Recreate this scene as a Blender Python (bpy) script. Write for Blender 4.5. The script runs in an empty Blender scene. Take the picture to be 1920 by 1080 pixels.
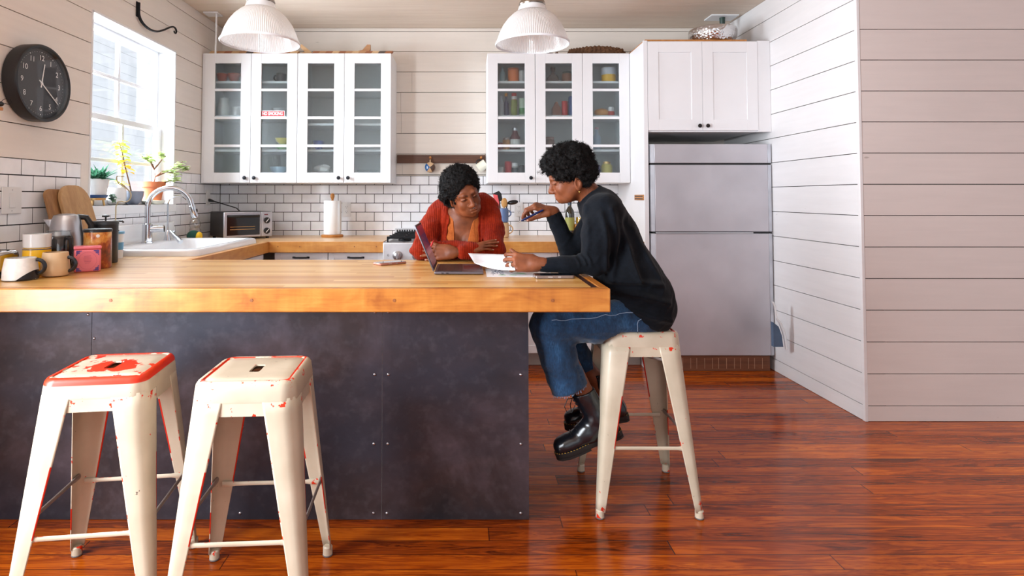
import bpy, bmesh, math, random
import numpy as np
from mathutils import Vector, Matrix, Euler
random.seed(7)
PI = math.pi
SC = bpy.context.scene
COL = SC.collection

# ---------------------------------------------------------------- camera, world, lights, exposure
EYE = 1.25
cam_data = bpy.data.cameras.new('camera')
cam = bpy.data.objects.new('camera', cam_data); COL.objects.link(cam)
cam.location = (0, 0, EYE)
cam.rotation_euler = (math.radians(90 + 1.87), 0, 0)
cam_data.sensor_width = 36.0; cam_data.sensor_fit = 'HORIZONTAL'
cam_data.lens = 1090.0 * 36.0 / 1920.0
cam_data.shift_x = 90.0 / 1920.0
cam_data.shift_y = -206.0 / 1920.0
cam_data.clip_start = 0.05
SC.camera = cam

SC.view_settings.view_transform = 'Standard'
SC.view_settings.look = 'None'
SC.view_settings.gamma = 1.0
SC.view_settings.use_curve_mapping = False
SC.view_settings.exposure = 0.1

world = bpy.data.worlds.new('overcast_sky'); SC.world = world
world.use_nodes = True
wn = world.node_tree
bg = wn.nodes['Background']
bg.inputs['Color'].default_value = (0.86, 0.92, 1.0, 1)
bg.inputs['Strength'].default_value = 0.52

def area(name, loc, rot, sx, sy, power, color):
    l = bpy.data.lights.new(name, 'AREA'); l.shape = 'RECTANGLE'
    l.size = sx; l.size_y = sy; l.energy = power; l.color = color
    o = bpy.data.objects.new(name, l); COL.objects.link(o)
    o.location = loc; o.rotation_euler = rot
    return o
# daylight through the sink window, and through the tall window further forward in the same wall
area('sink_window_daylight', (-2.60, 3.70, 1.95), (0, math.radians(-82), 0), 1.15, 1.0, 150, (0.82, 0.91, 1.0))
area('front_window_daylight', (-2.45, 0.55, 1.45), (0, math.radians(-88), 0), 1.9, 1.5, 255, (0.87, 0.93, 1.0))
# the big window wall of the room behind the photographer
area('rear_window_daylight', (0.6, -2.4, 1.7), (math.radians(86), 0, 0), 4.0, 2.0, 28, (0.97, 0.97, 1.0))

# sun on the neighbouring house outside
sun = bpy.data.lights.new('sun', 'SUN'); sun.energy = 2.2; sun.angle = math.radians(2); sun.color = (0.93, 0.97, 1.0)
sun_o = bpy.data.objects.new('sun', sun); COL.objects.link(sun_o); sun_o.rotation_euler = (0, math.radians(58), math.radians(0))

# ---------------------------------------------------------------- helpers
def tag(o, label=None, cat=None, group=None, kind=None):
    if label: o['label'] = label
    if cat: o['category'] = cat
    if group: o['group'] = group
    if kind: o['kind'] = kind
    return o

def empty(name, loc, label=None, cat=None, group=None, rz=0.0):
    o = bpy.data.objects.new(name, None); COL.objects.link(o)
    o.location = loc; o.rotation_euler = (0, 0, rz)
    o.empty_display_size = 0.05
    return tag(o, label, cat, group)

def worldloc(o):
    v = Vector((0, 0, 0))
    while o is not None:
        v = v + o.location; o = o.parent
    return v

def sr(*c):
    """sRGB 0..255 -> linear rgba"""
    out = []
    for v in c[:3]:
        v = v / 255.0
        out.append(v / 12.92 if v <= 0.04045 else ((v + 0.055) / 1.055) ** 2.4)
    return (*out, 1.0)

class MB:
    def __init__(self):
        self.v = []; self.f = []; self.mi = []; self.m = 0
    def quadlist(self, vs, fs):
        b = len(self.v)
        self.v += [tuple(p) for p in vs]
        for f in fs:
            self.f.append(tuple(b + i for i in f)); self.mi.append(self.m)
        return self
    def box(self, x0, x1, y0, y1, z0, z1):
        if x0 > x1: x0, x1 = x1, x0
        if y0 > y1: y0, y1 = y1, y0
        if z0 > z1: z0, z1 = z1, z0
        vs = [(x0,y0,z0),(x1,y0,z0),(x1,y1,z0),(x0,y1,z0),(x0,y0,z1),(x1,y0,z1),(x1,y1,z1),(x0,y1,z1)]
        return self.quadlist(vs, [(3,2,1,0),(4,5,6,7),(0,1,5,4),(1,2,6,5),(2,3,7,6),(3,0,4,7)])
    def prism(self, poly, axis, d0, d1, M=None):
        """poly: CCW list of 2D points; extruded along axis ('x': yz, 'y': xz, 'z': xy)"""
        def P(a, b, d):
            return {'x': (d, a, b), 'y': (a, d, b), 'z': (a, b, d)}[axis]
        n = len(poly)
        vs = [P(a, b, d0) for a, b in poly] + [P(a, b, d1) for a, b in poly]
        fs = [tuple(range(n-1, -1, -1)), tuple(range(n, 2*n))]
        for i in range(n):
            j = (i+1) % n; fs.append((i, j, n+j, n+i))
        if axis == 'y': fs = [tuple(reversed(f)) for f in fs]
        if M is not None: vs = [tuple(M @ Vector(p)) for p in vs]
        return self.quadlist(vs, fs)
    def lathe(self, prof, c=(0,0,0), n=28, M=None, cap0=True, cap1=True, a0=0.0):
        """prof: list of (r,z) bottom->top around z through c"""
        vs = []; fs = []
        k = len(prof)
        for r, z in prof:
            for i in range(n):
                a = a0 + 2*PI*i/n
                vs.append((r*math.cos(a), r*math.sin(a), z))
        for j in range(k-1):
            for i in range(n):
                i2 = (i+1) % n
                fs.append((j*n+i, j*n+i2, (j+1)*n+i2, (j+1)*n+i))
        if cap0 and prof[0][0] > 1e-6: fs.append(tuple(range(n-1, -1, -1)))
        if cap1 and prof[-1][0] > 1e-6: fs.append(tuple((k-1)*n+i for i in range(n)))
        if M is not None: vs = [tuple(M @ Vector(p)) for p in vs]
        vs = [(p[0]+c[0], p[1]+c[1], p[2]+c[2]) for p in vs]
        return self.quadlist(vs, fs)
    def tube(self, pts, r, n=10, closed=False, flat=1.0, up=None):
        """swept circle (or ellipse: flat scales the second axis) along points, r scalar or list"""
        pts = [Vector(p) for p in pts]; k = len(pts)
        rs = r if isinstance(r, (list, tuple)) else [r]*k
        vs = []; fs = []
        prevN = None
        for i in range(k):
            if closed: t = pts[(i+1) % k] - pts[i-1]
            else: t = pts[min(i+1, k-1)] - pts[max(i-1, 0)]
            if t.length < 1e-9: t = Vector((0, 0, 1))
            t.normalize()
            if prevN is None:
                a = Vector(up) if up is not None else (Vector((0,0,1)) if abs(t.z) < 0.9 else Vector((1,0,0)))
                N = (a - t*a.dot(t)).normalized()
            else:
                N = (prevN - t*prevN.dot(t))
                N = N.normalized() if N.length > 1e-6 else prevN
            prevN = N; B = t.cross(N)
            for q in range(n):
                ang = 2*PI*q/n
                vs.append(tuple(pts[i] + N*(rs[i]*math.cos(ang)) + B*(rs[i]*flat*math.sin(ang))))
        m = k if closed else k-1
        for i in range(m):
            i2 = (i+1) % k
            for q in range(n):
                q2 = (q+1) % n
                fs.append((i*n+q, i*n+q2, i2*n+q2, i2*n+q))
        if not closed:
            fs.append(tuple(range(n-1, -1, -1))); fs.append(tuple((k-1)*n+q for q in range(n)))
        return self.quadlist(vs, fs)
    def sphere(self, c, r, n=16, m=10, sc=(1,1,1), M=None):
        prof = [(r*math.sin(PI*j/m), -r*math.cos(PI*j/m)) for j in range(m+1)]
        prof[0] = (1e-5, -r); prof[-1] = (1e-5, r)
        S = Matrix.Diagonal((*sc, 1.0))
        S = (M @ S) if M is not None else S
        return self.lathe(prof, c, n, M=S)
    def grid(self, fn, nu, nv):
        """fn(i,j)->(x,y,z)"""
        vs = [fn(i, j) for i in range(nu) for j in range(nv)]
        fs = [(i*nv+j, (i+1)*nv+j, (i+1)*nv+j+1, i*nv+j+1) for i in range(nu-1) for j in range(nv-1)]
        return self.quadlist(vs, fs)
    def xf(self, M, start=0):
        for i in range(start, len(self.v)):
            self.v[i] = tuple(M @ Vector(self.v[i]))
        return self
    def build(self, name, mat, parent=None, origin=None, bevel=0.0, seg=2, smooth=35, subsurf=0, local=False, solid=0.0, recalc=False):
        """verts are in world space; shifted to the parent's (translation) or origin frame unless local"""
        if parent is not None and not local: off = worldloc(parent)
        elif origin is not None: off = Vector(origin)
        else: off = Vector((0, 0, 0))
        me = bpy.data.meshes.new(name)
        me.from_pydata([(p[0]-off.x, p[1]-off.y, p[2]-off.z) for p in self.v], [], self.f)
        mats = mat if isinstance(mat, (list, tuple)) else [mat]
        for m in mats: me.materials.append(m)
        if len(mats) > 1: me.polygons.foreach_set('material_index', self.mi)
        if recalc:
            b = bmesh.new(); b.from_mesh(me); bmesh.ops.recalc_face_normals(b, faces=b.faces); b.to_mesh(me); b.free()
        if smooth:
            me.polygons.foreach_set('use_smooth', [True]*len(me.polygons))
            me.set_sharp_from_angle(angle=math.radians(smooth))
        me.update()
        o = bpy.data.objects.new(name, me); COL.objects.link(o)
        if parent is not None: o.parent = parent
        elif origin is not None: o.location = origin
        if solid:
            md = o.modifiers.new('solid', 'SOLIDIFY'); md.thickness = solid; md.offset = 0
        if bevel:
            md = o.modifiers.new('bevel', 'BEVEL'); md.width = bevel; md.segments = seg
            md.limit_method = 'ANGLE'; md.angle_limit = math.radians(40)
        if subsurf:
            md = o.modifiers.new('sub', 'SUBSURF'); md.levels = subsurf; md.render_levels = subsurf
        return o

def clone(o, loc=None, rz=None, label=None, group=None):
    c = o.copy(); COL.objects.link(c)
    if loc is not None: c.location = loc
    if rz is not None: c.rotation_euler = (0, 0, rz)
    if label: c['label'] = label
    if group: c['group'] = group
    for ch in list(o.children):
        d = clone(ch); d.parent = c
    return c

def text_mesh(mb, body, size, M, extrude=0.0, align='CENTER', bold=0.0):
    cu = bpy.data.curves.new('lettering', 'FONT'); cu.body = body; cu.size = size
    cu.align_x = align; cu.align_y = 'CENTER'; cu.extrude = extrude; cu.offset = bold
    cu.resolution_u = 3
    o = bpy.data.objects.new('lettering', cu); COL.objects.link(o)
    me = o.to_mesh()
    mb.quadlist([M @ v.co for v in me.vertices], [tuple(p.vertices) for p in me.polygons])
    o.to_mesh_clear()
    bpy.data.objects.remove(o); bpy.data.curves.remove(cu)

# ---------------------------------------------------------------- materials
class NT:
    def __init__(self, name):
        self.mat = bpy.data.materials.new(name); self.mat.use_nodes = True
        self.nt = self.mat.node_tree; self.b = self.nt.nodes['Principled BSDF']
        self.out = self.nt.nodes['Material Output']
    def n(self, t, **kw):
        nd = self.nt.nodes.new(t)
        for k, v in kw.items():
            if k in nd.inputs.keys() if isinstance(k, str) else False: nd.inputs[k].default_value = v
            else: setattr(nd, k, v)
        return nd
    def l(self, a, b): self.nt.links.new(a, b)
    def coord(self, which='Object', scale=(1,1,1), loc=(0,0,0), rot=(0,0,0)):
        tc = self.nt.nodes.new('ShaderNodeTexCoord'); mp = self.nt.nodes.new('ShaderNodeMapping')
        mp.inputs['Scale'].default_value = scale; mp.inputs['Location'].default_value = loc
        mp.inputs['Rotation'].default_value = rot
        self.l(tc.outputs[which], mp.inputs['Vector']); return mp.outputs['Vector']
    def geo(self):
        g = self.nt.nodes.new('ShaderNodeNewGeometry'); return g.outputs['Position']
    def noise(self, vec, scale=5, detail=4, rough=0.5, dist=0.0):
        nd = self.nt.nodes.new('ShaderNodeTexNoise'); nd.inputs['Scale'].default_value = scale
        nd.inputs['Detail'].default_value = detail; nd.inputs['Roughness'].default_value = rough
        nd.inputs['Distortion'].default_value = dist
        if vec is not None: self.l(vec, nd.inputs['Vector'])
        return nd.outputs['Fac']
    def math(self, op, a, b=None, c=None, clamp=False):
        nd = self.nt.nodes.new('ShaderNodeMath'); nd.operation = op; nd.use_clamp = clamp
        for i, x in enumerate((a, b, c)):
            if x is None: continue
            if isinstance(x, (int, float)): nd.inputs[i].default_value = x
            else: self.l(x, nd.inputs[i])
        return nd.outputs[0]
    def sep(self, vec):
        nd = self.nt.nodes.new('ShaderNodeSeparateXYZ'); self.l(vec, nd.inputs[0]); return nd.outputs
    def comb(self, x=0, y=0, z=0):
        nd = self.nt.nodes.new('ShaderNodeCombineXYZ')
        for i, q in enumerate((x, y, z)):
            if isinstance(q, (int, float)): nd.inputs[i].default_value = q
            else: self.l(q, nd.inputs[i])
        return nd.outputs[0]
    def ramp(self, fac, stops, interp='LINEAR'):
        nd = self.nt.nodes.new('ShaderNodeValToRGB'); cr = nd.color_ramp; cr.interpolation = interp
        while len(cr.elements) < len(stops): cr.elements.new(0.5)
        for e, (p, c) in zip(cr.elements, stops):
            e.position = p; e.color = c if len(c) == 4 else (*c, 1)
        self.l(fac, nd.inputs[0]); return nd.outputs['Color']
    def step(self, fac, lo, hi):
        nd = self.nt.nodes.new('ShaderNodeMapRange'); nd.inputs['From Min'].default_value = lo
        nd.inputs['From Max'].default_value = hi; self.l(fac, nd.inputs['Value']); return nd.outputs[0]
    def mix(self, fac, a, b, mode='MIX'):
        nd = self.nt.nodes.new('ShaderNodeMix'); nd.data_type = 'RGBA'; nd.blend_type = mode
        for s, x in ((nd.inputs[0], fac), (nd.inputs[6], a), (nd.inputs[7], b)):
            if isinstance(x, (int, float)): s.default_value = x
            elif isinstance(x, tuple): s.default_value = x
            else: self.l(x, s)
        return nd.outputs[2]
    def white(self, vec, dims='3D'):
        nd = self.nt.nodes.new('ShaderNodeTexWhiteNoise'); nd.noise_dimensions = dims
        self.l(vec, nd.inputs['Vector'] if dims != '1D' else nd.inputs['W']); return nd.outputs['Value']
    def bump(self, h, strength=0.3, dist=0.01):
        nd = self.nt.nodes.new('ShaderNodeBump'); nd.inputs['Strength'].default_value = strength
        nd.inputs['Distance'].default_value = dist; self.l(h, nd.inputs['Height'])
        self.l(nd.outputs[0], self.b.inputs['Normal']); return nd
    def set(self, **kw):
        for k, v in kw.items():
            s = self.b.inputs[{'color': 'Base Color', 'rough': 'Roughness', 'metal': 'Metallic', 'spec': 'Specular IOR Level',
                               'coat': 'Coat Weight', 'coatr': 'Coat Roughness', 'trans': 'Transmission Weight', 'ior': 'IOR',
                               'sheen': 'Sheen Weight', 'sss': 'Subsurface Weight', 'alpha': 'Alpha', 'aniso': 'Anisotropic'}[k]]
            if isinstance(v, (int, float)): s.default_value = v
            elif isinstance(v, tuple): s.default_value = v
            else: self.l(v, s)
        return self

def plain(name, c, rough=0.5, metal=0.0, var=0.06, scale=8.0, bump=0.0, bscale=60, **kw):
    """a plain finish with slight noise variation"""
    m = NT(name)
    v = m.coord()
    f = m.noise(v, scale, 3)
    d = tuple(max(0, x*(1-var*2)) for x in c[:3]) + (1,)
    e = tuple(min(1, x*(1+var*2)) for x in c[:3]) + (1,)
    m.set(color=m.ramp(f, [(0.3, d), (0.7, e)]), rough=rough, metal=metal, **kw)
    if bump: m.bump(m.noise(v, bscale, 3), bump, 0.003)
    return m.mat

def wood(name, c0, c1, axis=0, scale=1.0, rough=0.45, ring=18, **kw):
    m = NT(name)
    s = [14*scale]*3; s[axis] = 1.1*scale
    v = m.coord('Object', tuple(s))
    g = m.noise(v, 1.6, 6, 0.65, 0.6)
    g2 = m.noise(m.coord('Object', tuple(q*6 if i != axis else q*2 for i, q in enumerate(s))), 1.5, 3)
    f = m.math('ADD', m.math('MULTIPLY', g, 0.75), m.math('MULTIPLY', g2, 0.25))
    m.set(color=m.ramp(f, [(0.32, c0), (0.68, c1)]), rough=rough, **kw)
    m.bump(f, 0.08, 0.002)
    return m.mat

M = {}
M['white_cab'] = plain('white_cabinet_paint', sr(236, 236, 238), 0.38, var=0.012, scale=3)
M['white_trim'] = plain('white_trim_paint', sr(238, 240, 243), 0.35, var=0.01)
M['black_metal'] = plain('black_iron', sr(24, 25, 28), 0.45, metal=0.6, bump=0.08)
M['black_plastic'] = plain('black_plastic', sr(22, 22, 25), 0.38)
M['chrome'] = plain('chrome', sr(205, 208, 214), 0.09, metal=1.0, var=0.02)
M['steel'] = plain('brushed_steel', sr(190, 190, 194), 0.28, metal=1.0, var=0.03)
M['white_plastic'] = plain('white_plastic', sr(232, 232, 232), 0.35, var=0.01)
M['white_ceramic'] = plain('white_glazed_ceramic', sr(226, 224, 222), 0.22, var=0.02, coat=0.3)
M['enamel'] = plain('white_enamel', sr(240, 241, 243), 0.14, var=0.008, coat=0.5, coatr=0.05)
M['knob'] = plain('dark_knob_metal', sr(45, 46, 52), 0.35, metal=0.7)
# ---------------------------------------------------------------- setting materials
XL, XR, YB, YW, ZC = -2.09, 2.236, 5.0, 3.28, 2.712     # left wall, right wall, back wall, wing wall, ceiling

def mat_floor():
    m = NT('varnished_pine_boards')
    p = m.geo(); x, y, z = m.sep(p)
    W = 0.083
    row = m.math('FLOOR', m.math('DIVIDE', y, W))
    fy = m.math('FRACT', m.math('DIVIDE', y, W))
    r1 = m.white(row, '1D')
    xo = m.math('ADD', x, m.math('MULTIPLY', r1, 7.0))
    cell = m.math('FLOOR', m.math('DIVIDE', xo, 2.1)); fx = m.math('FRACT', m.math('DIVIDE', xo, 2.1))
    rid = m.white(m.comb(row, cell, 0.0))
    gv = m.comb(m.math('ADD', m.math('MULTIPLY', x, 0.9), m.math('MULTIPLY', rid, 40.0)), m.math('MULTIPLY', y, 11.0), rid)
    g = m.noise(gv, 1.5, 5, 0.6, 1.4)
    wv = m.math('SINE', m.math('MULTIPLY', m.math('ADD', g, m.math('MULTIPLY', y, 2.0)), 46.0))
    g2 = m.noise(m.comb(m.math('MULTIPLY', x, 7.0), m.math('MULTIPLY', y, 170.0), rid), 1.0, 3)
    f = m.math('ADD', m.math('ADD', m.math('MULTIPLY', g, 0.55), m.math('MULTIPLY', wv, 0.06)), m.math('ADD', m.math('MULTIPLY', g2, 0.24), m.math('MULTIPLY', rid, 0.17)))
    col = m.ramp(f, [(0.27, sr(76, 27, 4)), (0.46, sr(146, 60, 8)), (0.62, sr(186, 90, 14)), (0.82, sr(220, 128, 30))])
    # dark pock marks and scratches
    s = m.noise(m.comb(m.math('MULTIPLY', x, 16.0), m.math('MULTIPLY', y, 75.0), 0.3), 1.0, 2)
    s2 = m.noise(m.comb(x, y, 0.0), 1.3, 2)
    pk = m.math('MULTIPLY', m.step(s, 0.72, 0.76), m.step(s2, 0.5, 0.62))
    col = m.mix(m.math('MULTIPLY', pk, 0.85), col, sr(24, 12, 8))
    # gaps between boards
    gap = m.math('MAXIMUM', m.step(m.math('ABSOLUTE', m.math('SUBTRACT', fy, 0.5)), 0.468, 0.486), m.step(m.math('ABSOLUTE', m.math('SUBTRACT', fx, 0.5)), 0.4985, 0.4995))
    gw = m.math('MULTIPLY', gap, m.math('ADD', 0.62, m.math('MULTIPLY', r1, 0.36)))
    col = m.mix(gw, col, sr(30, 12, 6))
    m.set(color=col, rough=m.math('ADD', 0.10, m.math('MULTIPLY', m.noise(m.comb(m.math('MULTIPLY', x, 2.0), m.math('MULTIPLY', y, 9.0), 0), 3, 4), 0.16)), spec=0.26, coat=0.06, coatr=0.08)
    h = m.math('SUBTRACT', m.math('ADD', m.math('MULTIPLY', r1, 0.12), m.math('MULTIPLY', m.noise(m.comb(m.math('MULTIPLY', x, 0.8), m.math('MULTIPLY', y, 6.0), 0), 2.2, 2), 0.5)), gap)
    m.bump(h, 0.10, 0.005)
    return m.mat

def mat_shiplap(name, c, horiz):
    m = NT(name)
    p = m.geo(); x, y, z = m.sep(p)
    u = x if horiz == 'x' else y
    row = m.math('FLOOR', m.math('DIVIDE', z, 0.1765))
    v = m.comb(m.math('MULTIPLY', u, 1.2), m.math('MULTIPLY', z, 12.0), row)
    g = m.noise(v, 2.2, 5, 0.6)
    n2 = m.noise(p, 1.6, 3)
    f = m.math('ADD', m.math('MULTIPLY', g, 0.5), m.math('MULTIPLY', n2, 0.5))
    col = m.ramp(f, [(0.3, tuple(k*0.90 for k in c[:3])), (0.7, c[:3])])
    knot = m.step(m.noise(m.comb(m.math('MULTIPLY', u, 9.0), m.math('MULTIPLY', z, 26.0), 0.0), 1.0, 1), 0.79, 0.83)
    col = m.mix(m.math('MULTIPLY', knot, 0.45), col, sr(120, 105, 95))
    m.set(color=col, rough=0.55)
    m.bump(g, 0.12, 0.003)
    return m.mat

M['floor'] = mat_floor()
M['ship_back'] = mat_shiplap('white_shiplap_paint', sr(242, 234, 224), 'x')
M['ship_left'] = mat_shiplap('white_shiplap_paint_window_side', sr(240, 232, 224), 'y')
M['ship_right'] = mat_shiplap('white_shiplap_paint_fridge_side', sr(236, 234, 234), 'y')
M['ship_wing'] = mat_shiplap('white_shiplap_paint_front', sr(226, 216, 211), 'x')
M['gap'] = plain('dark_gap', sr(60, 50, 44), 0.9)
M['grout'] = plain('dark_grout', sr(24, 24, 30), 0.9)
M['tile'] = plain('white_glazed_tile', sr(246, 247, 251), 0.16, var=0.02, scale=14, coat=0.4, coatr=0.08)

def mat_ceiling():
    m = NT('whitewashed_ceiling_boards')
    p = m.geo(); x, y, z = m.sep(p)
    row = m.math('FLOOR', m.math('DIVIDE', m.math('ADD', y, 0.02), 0.148))
    g = m.noise(m.comb(m.math('MULTIPLY', x, 1.0), m.math('MULTIPLY', y, 16.0), row), 1.8, 5, 0.6)
    f = m.math('ADD', m.math('MULTIPLY', g, 0.7), m.math('MULTIPLY', m.white(row, '1D'), 0.3))
    m.set(color=m.ramp(f, [(0.25, sr(214, 196, 178)), (0.75, sr(236, 222, 206))]), rough=0.6)
    return m.mat
M['ceil'] = mat_ceiling()

def struct(name, mb, m, **kw):
    o = mb.build(name, m, **kw); o['kind'] = 'structure'; return o

# floor and ceiling
fl = MB(); fl.box(XL-0.2, 6.0, -2.6, YB+0.1, -0.08, 0.0); struct('floor', fl, M['floor'], smooth=0)
ce = MB(); ce.m = 1; ce.box(XL-0.2, 6.0, -2.6, YB+0.1, ZC+0.014, ZC+0.1); ce.m = 0
k = 0
y = YB+0.1
while y > -2.6:
    ce.box(XL-0.2, 6.0, y-0.1455, y, ZC, ZC+0.014); y -= 0.148
struct('ceiling', ce, [M['ceil'], M['gap']], smooth=0)

def boards(zs, z0, z1):
    """split z0..z1 at the groove heights"""
    e = [z0] + sorted(z for z in zs if z0+0.01 < z < z1-0.01) + [z1]
    return list(zip(e[:-1], e[1:]))
G = 0.0022
# back wall: shiplap over subway tile
ZT = 1.429
PB = 0.0777; TW = 0.1555
wb = MB()
wb.m = 1; wb.box(XL-0.2, 2.6, YB, YB+0.1, 0, ZC+0.05)
wb.m = 0
back_lines = [2.507 - 0.1775*i for i in range(7)] + [2.68]
for a, b in boards(back_lines, ZT+0.003, ZC):
    joint = {2: (-0.545,), 3: (-0.54,), 5: (-0.53, 0.19), 1: (-0.45,)}.get(int((2.6-b)/0.1775)+0, ())
    xs = [XL] + list(joint) + [2.4]
    for u, w in zip(xs[:-1], xs[1:]):
        wb.box(u+0.0008, w-0.0008, YB-0.016, YB, a+G, b-G)
wb.box(XL, 2.4, YB-0.016, YB, 0.0, 0.90)
wb.m = 3; wb.box(XL, 1.33, YB-0.010, YB, 0.90, ZT)
wb.m = 2
r = 0; z = ZT
while z > 0.90:
    z0 = max(z-PB+0.0055, 0.9)
    x = XL + (0.0 if r % 2 else -TW/2)
    while x < 1.33:
        a, b = max(x, XL)+0.0025, min(x+TW, 1.33)-0.0025
        if b-a > 0.01: wb.box(a, b, YB-0.0125, YB, z0, z-0.0)
        x += TW
    z -= PB; r += 1
struct('wall_back', wb, [M['ship_back'], M['gap'], M['tile'], M['grout']], smooth=0)

# left wall: shiplap, tile, window opening
WY0, WY1, WZ0, WZ1 = 3.235, 4.185, 1.200, 2.305
FY0, FY1, FZ0, FZ1 = -0.35, 1.45, 0.55, 2.35       # the front window, outside the frame
wl = MB()
left_lines = [2.113 + 0.1730*i for i in range(-5, 4)] + [1.069, 0.896, 0.723, 0.55, 0.377, 0.204]
def wall_x(mb, x0, x1, y0, y1, z0, z1, holes):
    ys = sorted({y0, y1, *[h[i] for h in holes for i in (0, 1) if y0 < h[i] < y1]})
    for a, b in zip(ys[:-1], ys[1:]):
        segs = [(z0, z1)]
        for h in holes:
            if h[0] <= a + 1e-6 and h[1] >= b - 1e-6:
                ns = []
                for s in segs:
                    if h[3] <= s[0] or h[2] >= s[1]: ns.append(s); continue
                    if h[2] > s[0]: ns.append((s[0], h[2]))
                    if h[3] < s[1]: ns.append((h[3], s[1]))
                segs = ns
        for s in segs:
            if s[1]-s[0] > 0.001: mb.box(x0, x1, a, b, s[0], s[1])
HOLES = [(WY0, WY1, WZ0, WZ1), (FY0, FY1, FZ0, FZ1)]
wl.m = 1; wall_x(wl, XL-0.16, XL-0.016, -2.6, YB+0.1, 0, ZC+0.05, HOLES)
wl.m = 0
YT = 3.17                                             # the tile ends beside the window casing
for a, b in boards(left_lines, 0.0, ZC):
    za, zb = a+G, b-G
    if zb <= 0.90:
        wall_x(wl, XL-0.016, XL, -2.6, YB, za, min(zb, 0.88), HOLES)
    elif zb <= ZT+0.02:                               # beside the tile: boards only forward of it
        wall_x(wl, XL-0.016, XL, -2.6, 2.0, za, zb, HOLES)
    elif za < ZT+0.004:
        wall_x(wl, XL-0.016, XL, -2.6, YB, ZT+0.004, zb, HOLES)
    else:
        wall_x(wl, XL-0.016, XL, -2.6, YB, za, zb, HOLES)
wl.m = 3; wall_x(wl, XL-0.016, XL-0.0035, 2.0, YB, 0.88, ZT, HOLES)
wl.m = 0; wl.box(XL-0.016, XL, YT+0.0, WY0, ZT-0.32, ZT+0.004)   # plain casing board beside the window
wl.m = 2
r = 0; z = ZT
while z > 0.90:
    z0 = max(z-PB+0.0055, 0.9)
    y = YB + (0.0 if r % 2 else TW/2)
    while y > 2.0:
        a, b = max(y-TW, 2.0)+0.0025, min(y-0.0025, YB-0.0125)
        for lo, hi in ((2.0, YT), (YT, WY0), (WY0, WY1), (WY1, YB)):
            top = z
            if lo == WY0 or lo == YT:
                if z0 > 1.14: continue
                top = min(z, 1.1445)
            aa, bb = max(a, lo), min(b, hi)
            if bb-aa > 0.006: wl.box(XL-0.016, XL-0.002, aa, bb, z0, top)
        y -= TW
    z -= PB; r += 1
struct('wall_left', wl, [M['ship_left'], M['gap'], M['tile'], M['grout']], smooth=0)

# right wall (beside the fridge) and the wing wall that turns the corner
right_lines = [2.205 - 0.1765*i for i in range(-3, 13)]
wr = MB(); wr.m = 1; wr.box(XR+0.016, XR+0.12, YW+0.02, YB+0.1, 0, ZC+0.05); wr.m = 0
for a, b in boards(right_lines, 0.0, ZC): wr.box(XR, XR+0.016, YW, YB, a+G, b-G)
struct('wall_right', wr, [M['ship_right'], M['gap']], smooth=0)
ww = MB(); ww.m = 1; ww.box(XR+0.12, 6.0, YW+0.016, YW+0.12, 0, ZC+0.05); ww.box(XR+0.016, XR+0.12, YW+0.004, YW+0.02, 0, ZC+0.05); ww.m = 0
for a, b in boards(right_lines, 0.0, ZC): ww.box(XR+0.0165, 6.0, YW, YW+0.016, a+G, b-G)
struct('wall_wing', ww, [M['ship_wing'], M['gap']], smooth=0)
tr = MB(); tr.box(XR-0.003, XR+0.016, YW-0.003, YW+0.02, 0.0, ZC)
struct('trim_1', tr, M['ship_right'], bevel=0.003)

# ---------------------------------------------------------------- sink window
def window():
    root = empty('window_1', (XL-0.12, (WY0+WY1)/2, WZ0)); root['kind'] = 'structure'
    f = MB()                                           # reveal lining and sill
    f.box(XL-0.15, XL+0.004, WY0-0.002, WY0+0.012, WZ0, WZ1)
    f.box(XL-0.15, XL+0.004, WY1-0.012, WY1+0.002, WZ0, WZ1)
    f.box(XL-0.15, XL+0.004, WY0, WY1, WZ1-0.012, WZ1+0.002)
    f.build('frame', M['white_trim'], root, bevel=0.002)
    s = MB(); s.box(XL-0.16, XL+0.006, WY0-0.06, WY1+0.03, WZ0-0.055, WZ0)
    s.build('sill', M['white_trim'], root, bevel=0.003)
    ya, yb, za, zb = WY0+0.012, WY1-0.012, WZ0, WZ1-0.012
    ym = (ya+yb)/2; zm = 1.731
    for nm, z0, z1, x0 in (('upper_sash', zm-0.018, zb, XL-0.150), ('lower_sash', za, zm+0.018, XL-0.118)):
        b = MB(); w = 0.045
        b.box(x0, x0+0.032, ya, ya+w, z0, z1); b.box(x0, x0+0.032, yb-w, yb, z0, z1)
        b.box(x0, x0+0.032, ya+w, yb-w, z0, z0+0.036); b.box(x0, x0+0.032, ya+w, yb-w, z1-0.036, z1)
        b.box(x0+0.004, x0+0.026, ym-0.011, ym+0.011, z0+0.036, z1-0.036)
        zz = (z0+z1)/2 - (0.0)
        b.box(x0+0.0045, x0+0.0255, ya+w, yb-w, zz-0.011, zz+0.011)
        so = b.build(nm, M['white_trim'], root, bevel=0.002)
        g = MB(); g.box(x0+0.013, x0+0.017, ya+w-0.004, yb-w+0.004, z0+0.03, z1-0.03)
        g.build('pane', M['glass_clear'], so)
def mat_glass_clear():
    m = NT('clear_window_glass'); nt = m.nt
    t = nt.nodes.new('ShaderNodeBsdfTransparent'); gl = nt.nodes.new('ShaderNodeBsdfGlossy'); gl.inputs['Roughness'].default_value = 0.02
    lw = nt.nodes.new('ShaderNodeLayerWeight'); lw.inputs['Blend'].default_value = 0.5
    mx = nt.nodes.new('ShaderNodeMixShader')
    m.l(m.math('ADD', 0.03, m.math('MULTIPLY', m.math('POWER', lw.outputs['Facing'], 4.0), 0.5)), mx.inputs[0]); m.l(t.outputs[0], mx.inputs[1]); m.l(gl.outputs[0], mx.inputs[2]); m.l(mx.outputs[0], m.out.inputs[0])
    return m.mat
M['glass_clear'] = mat_glass_clear()
window()
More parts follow.
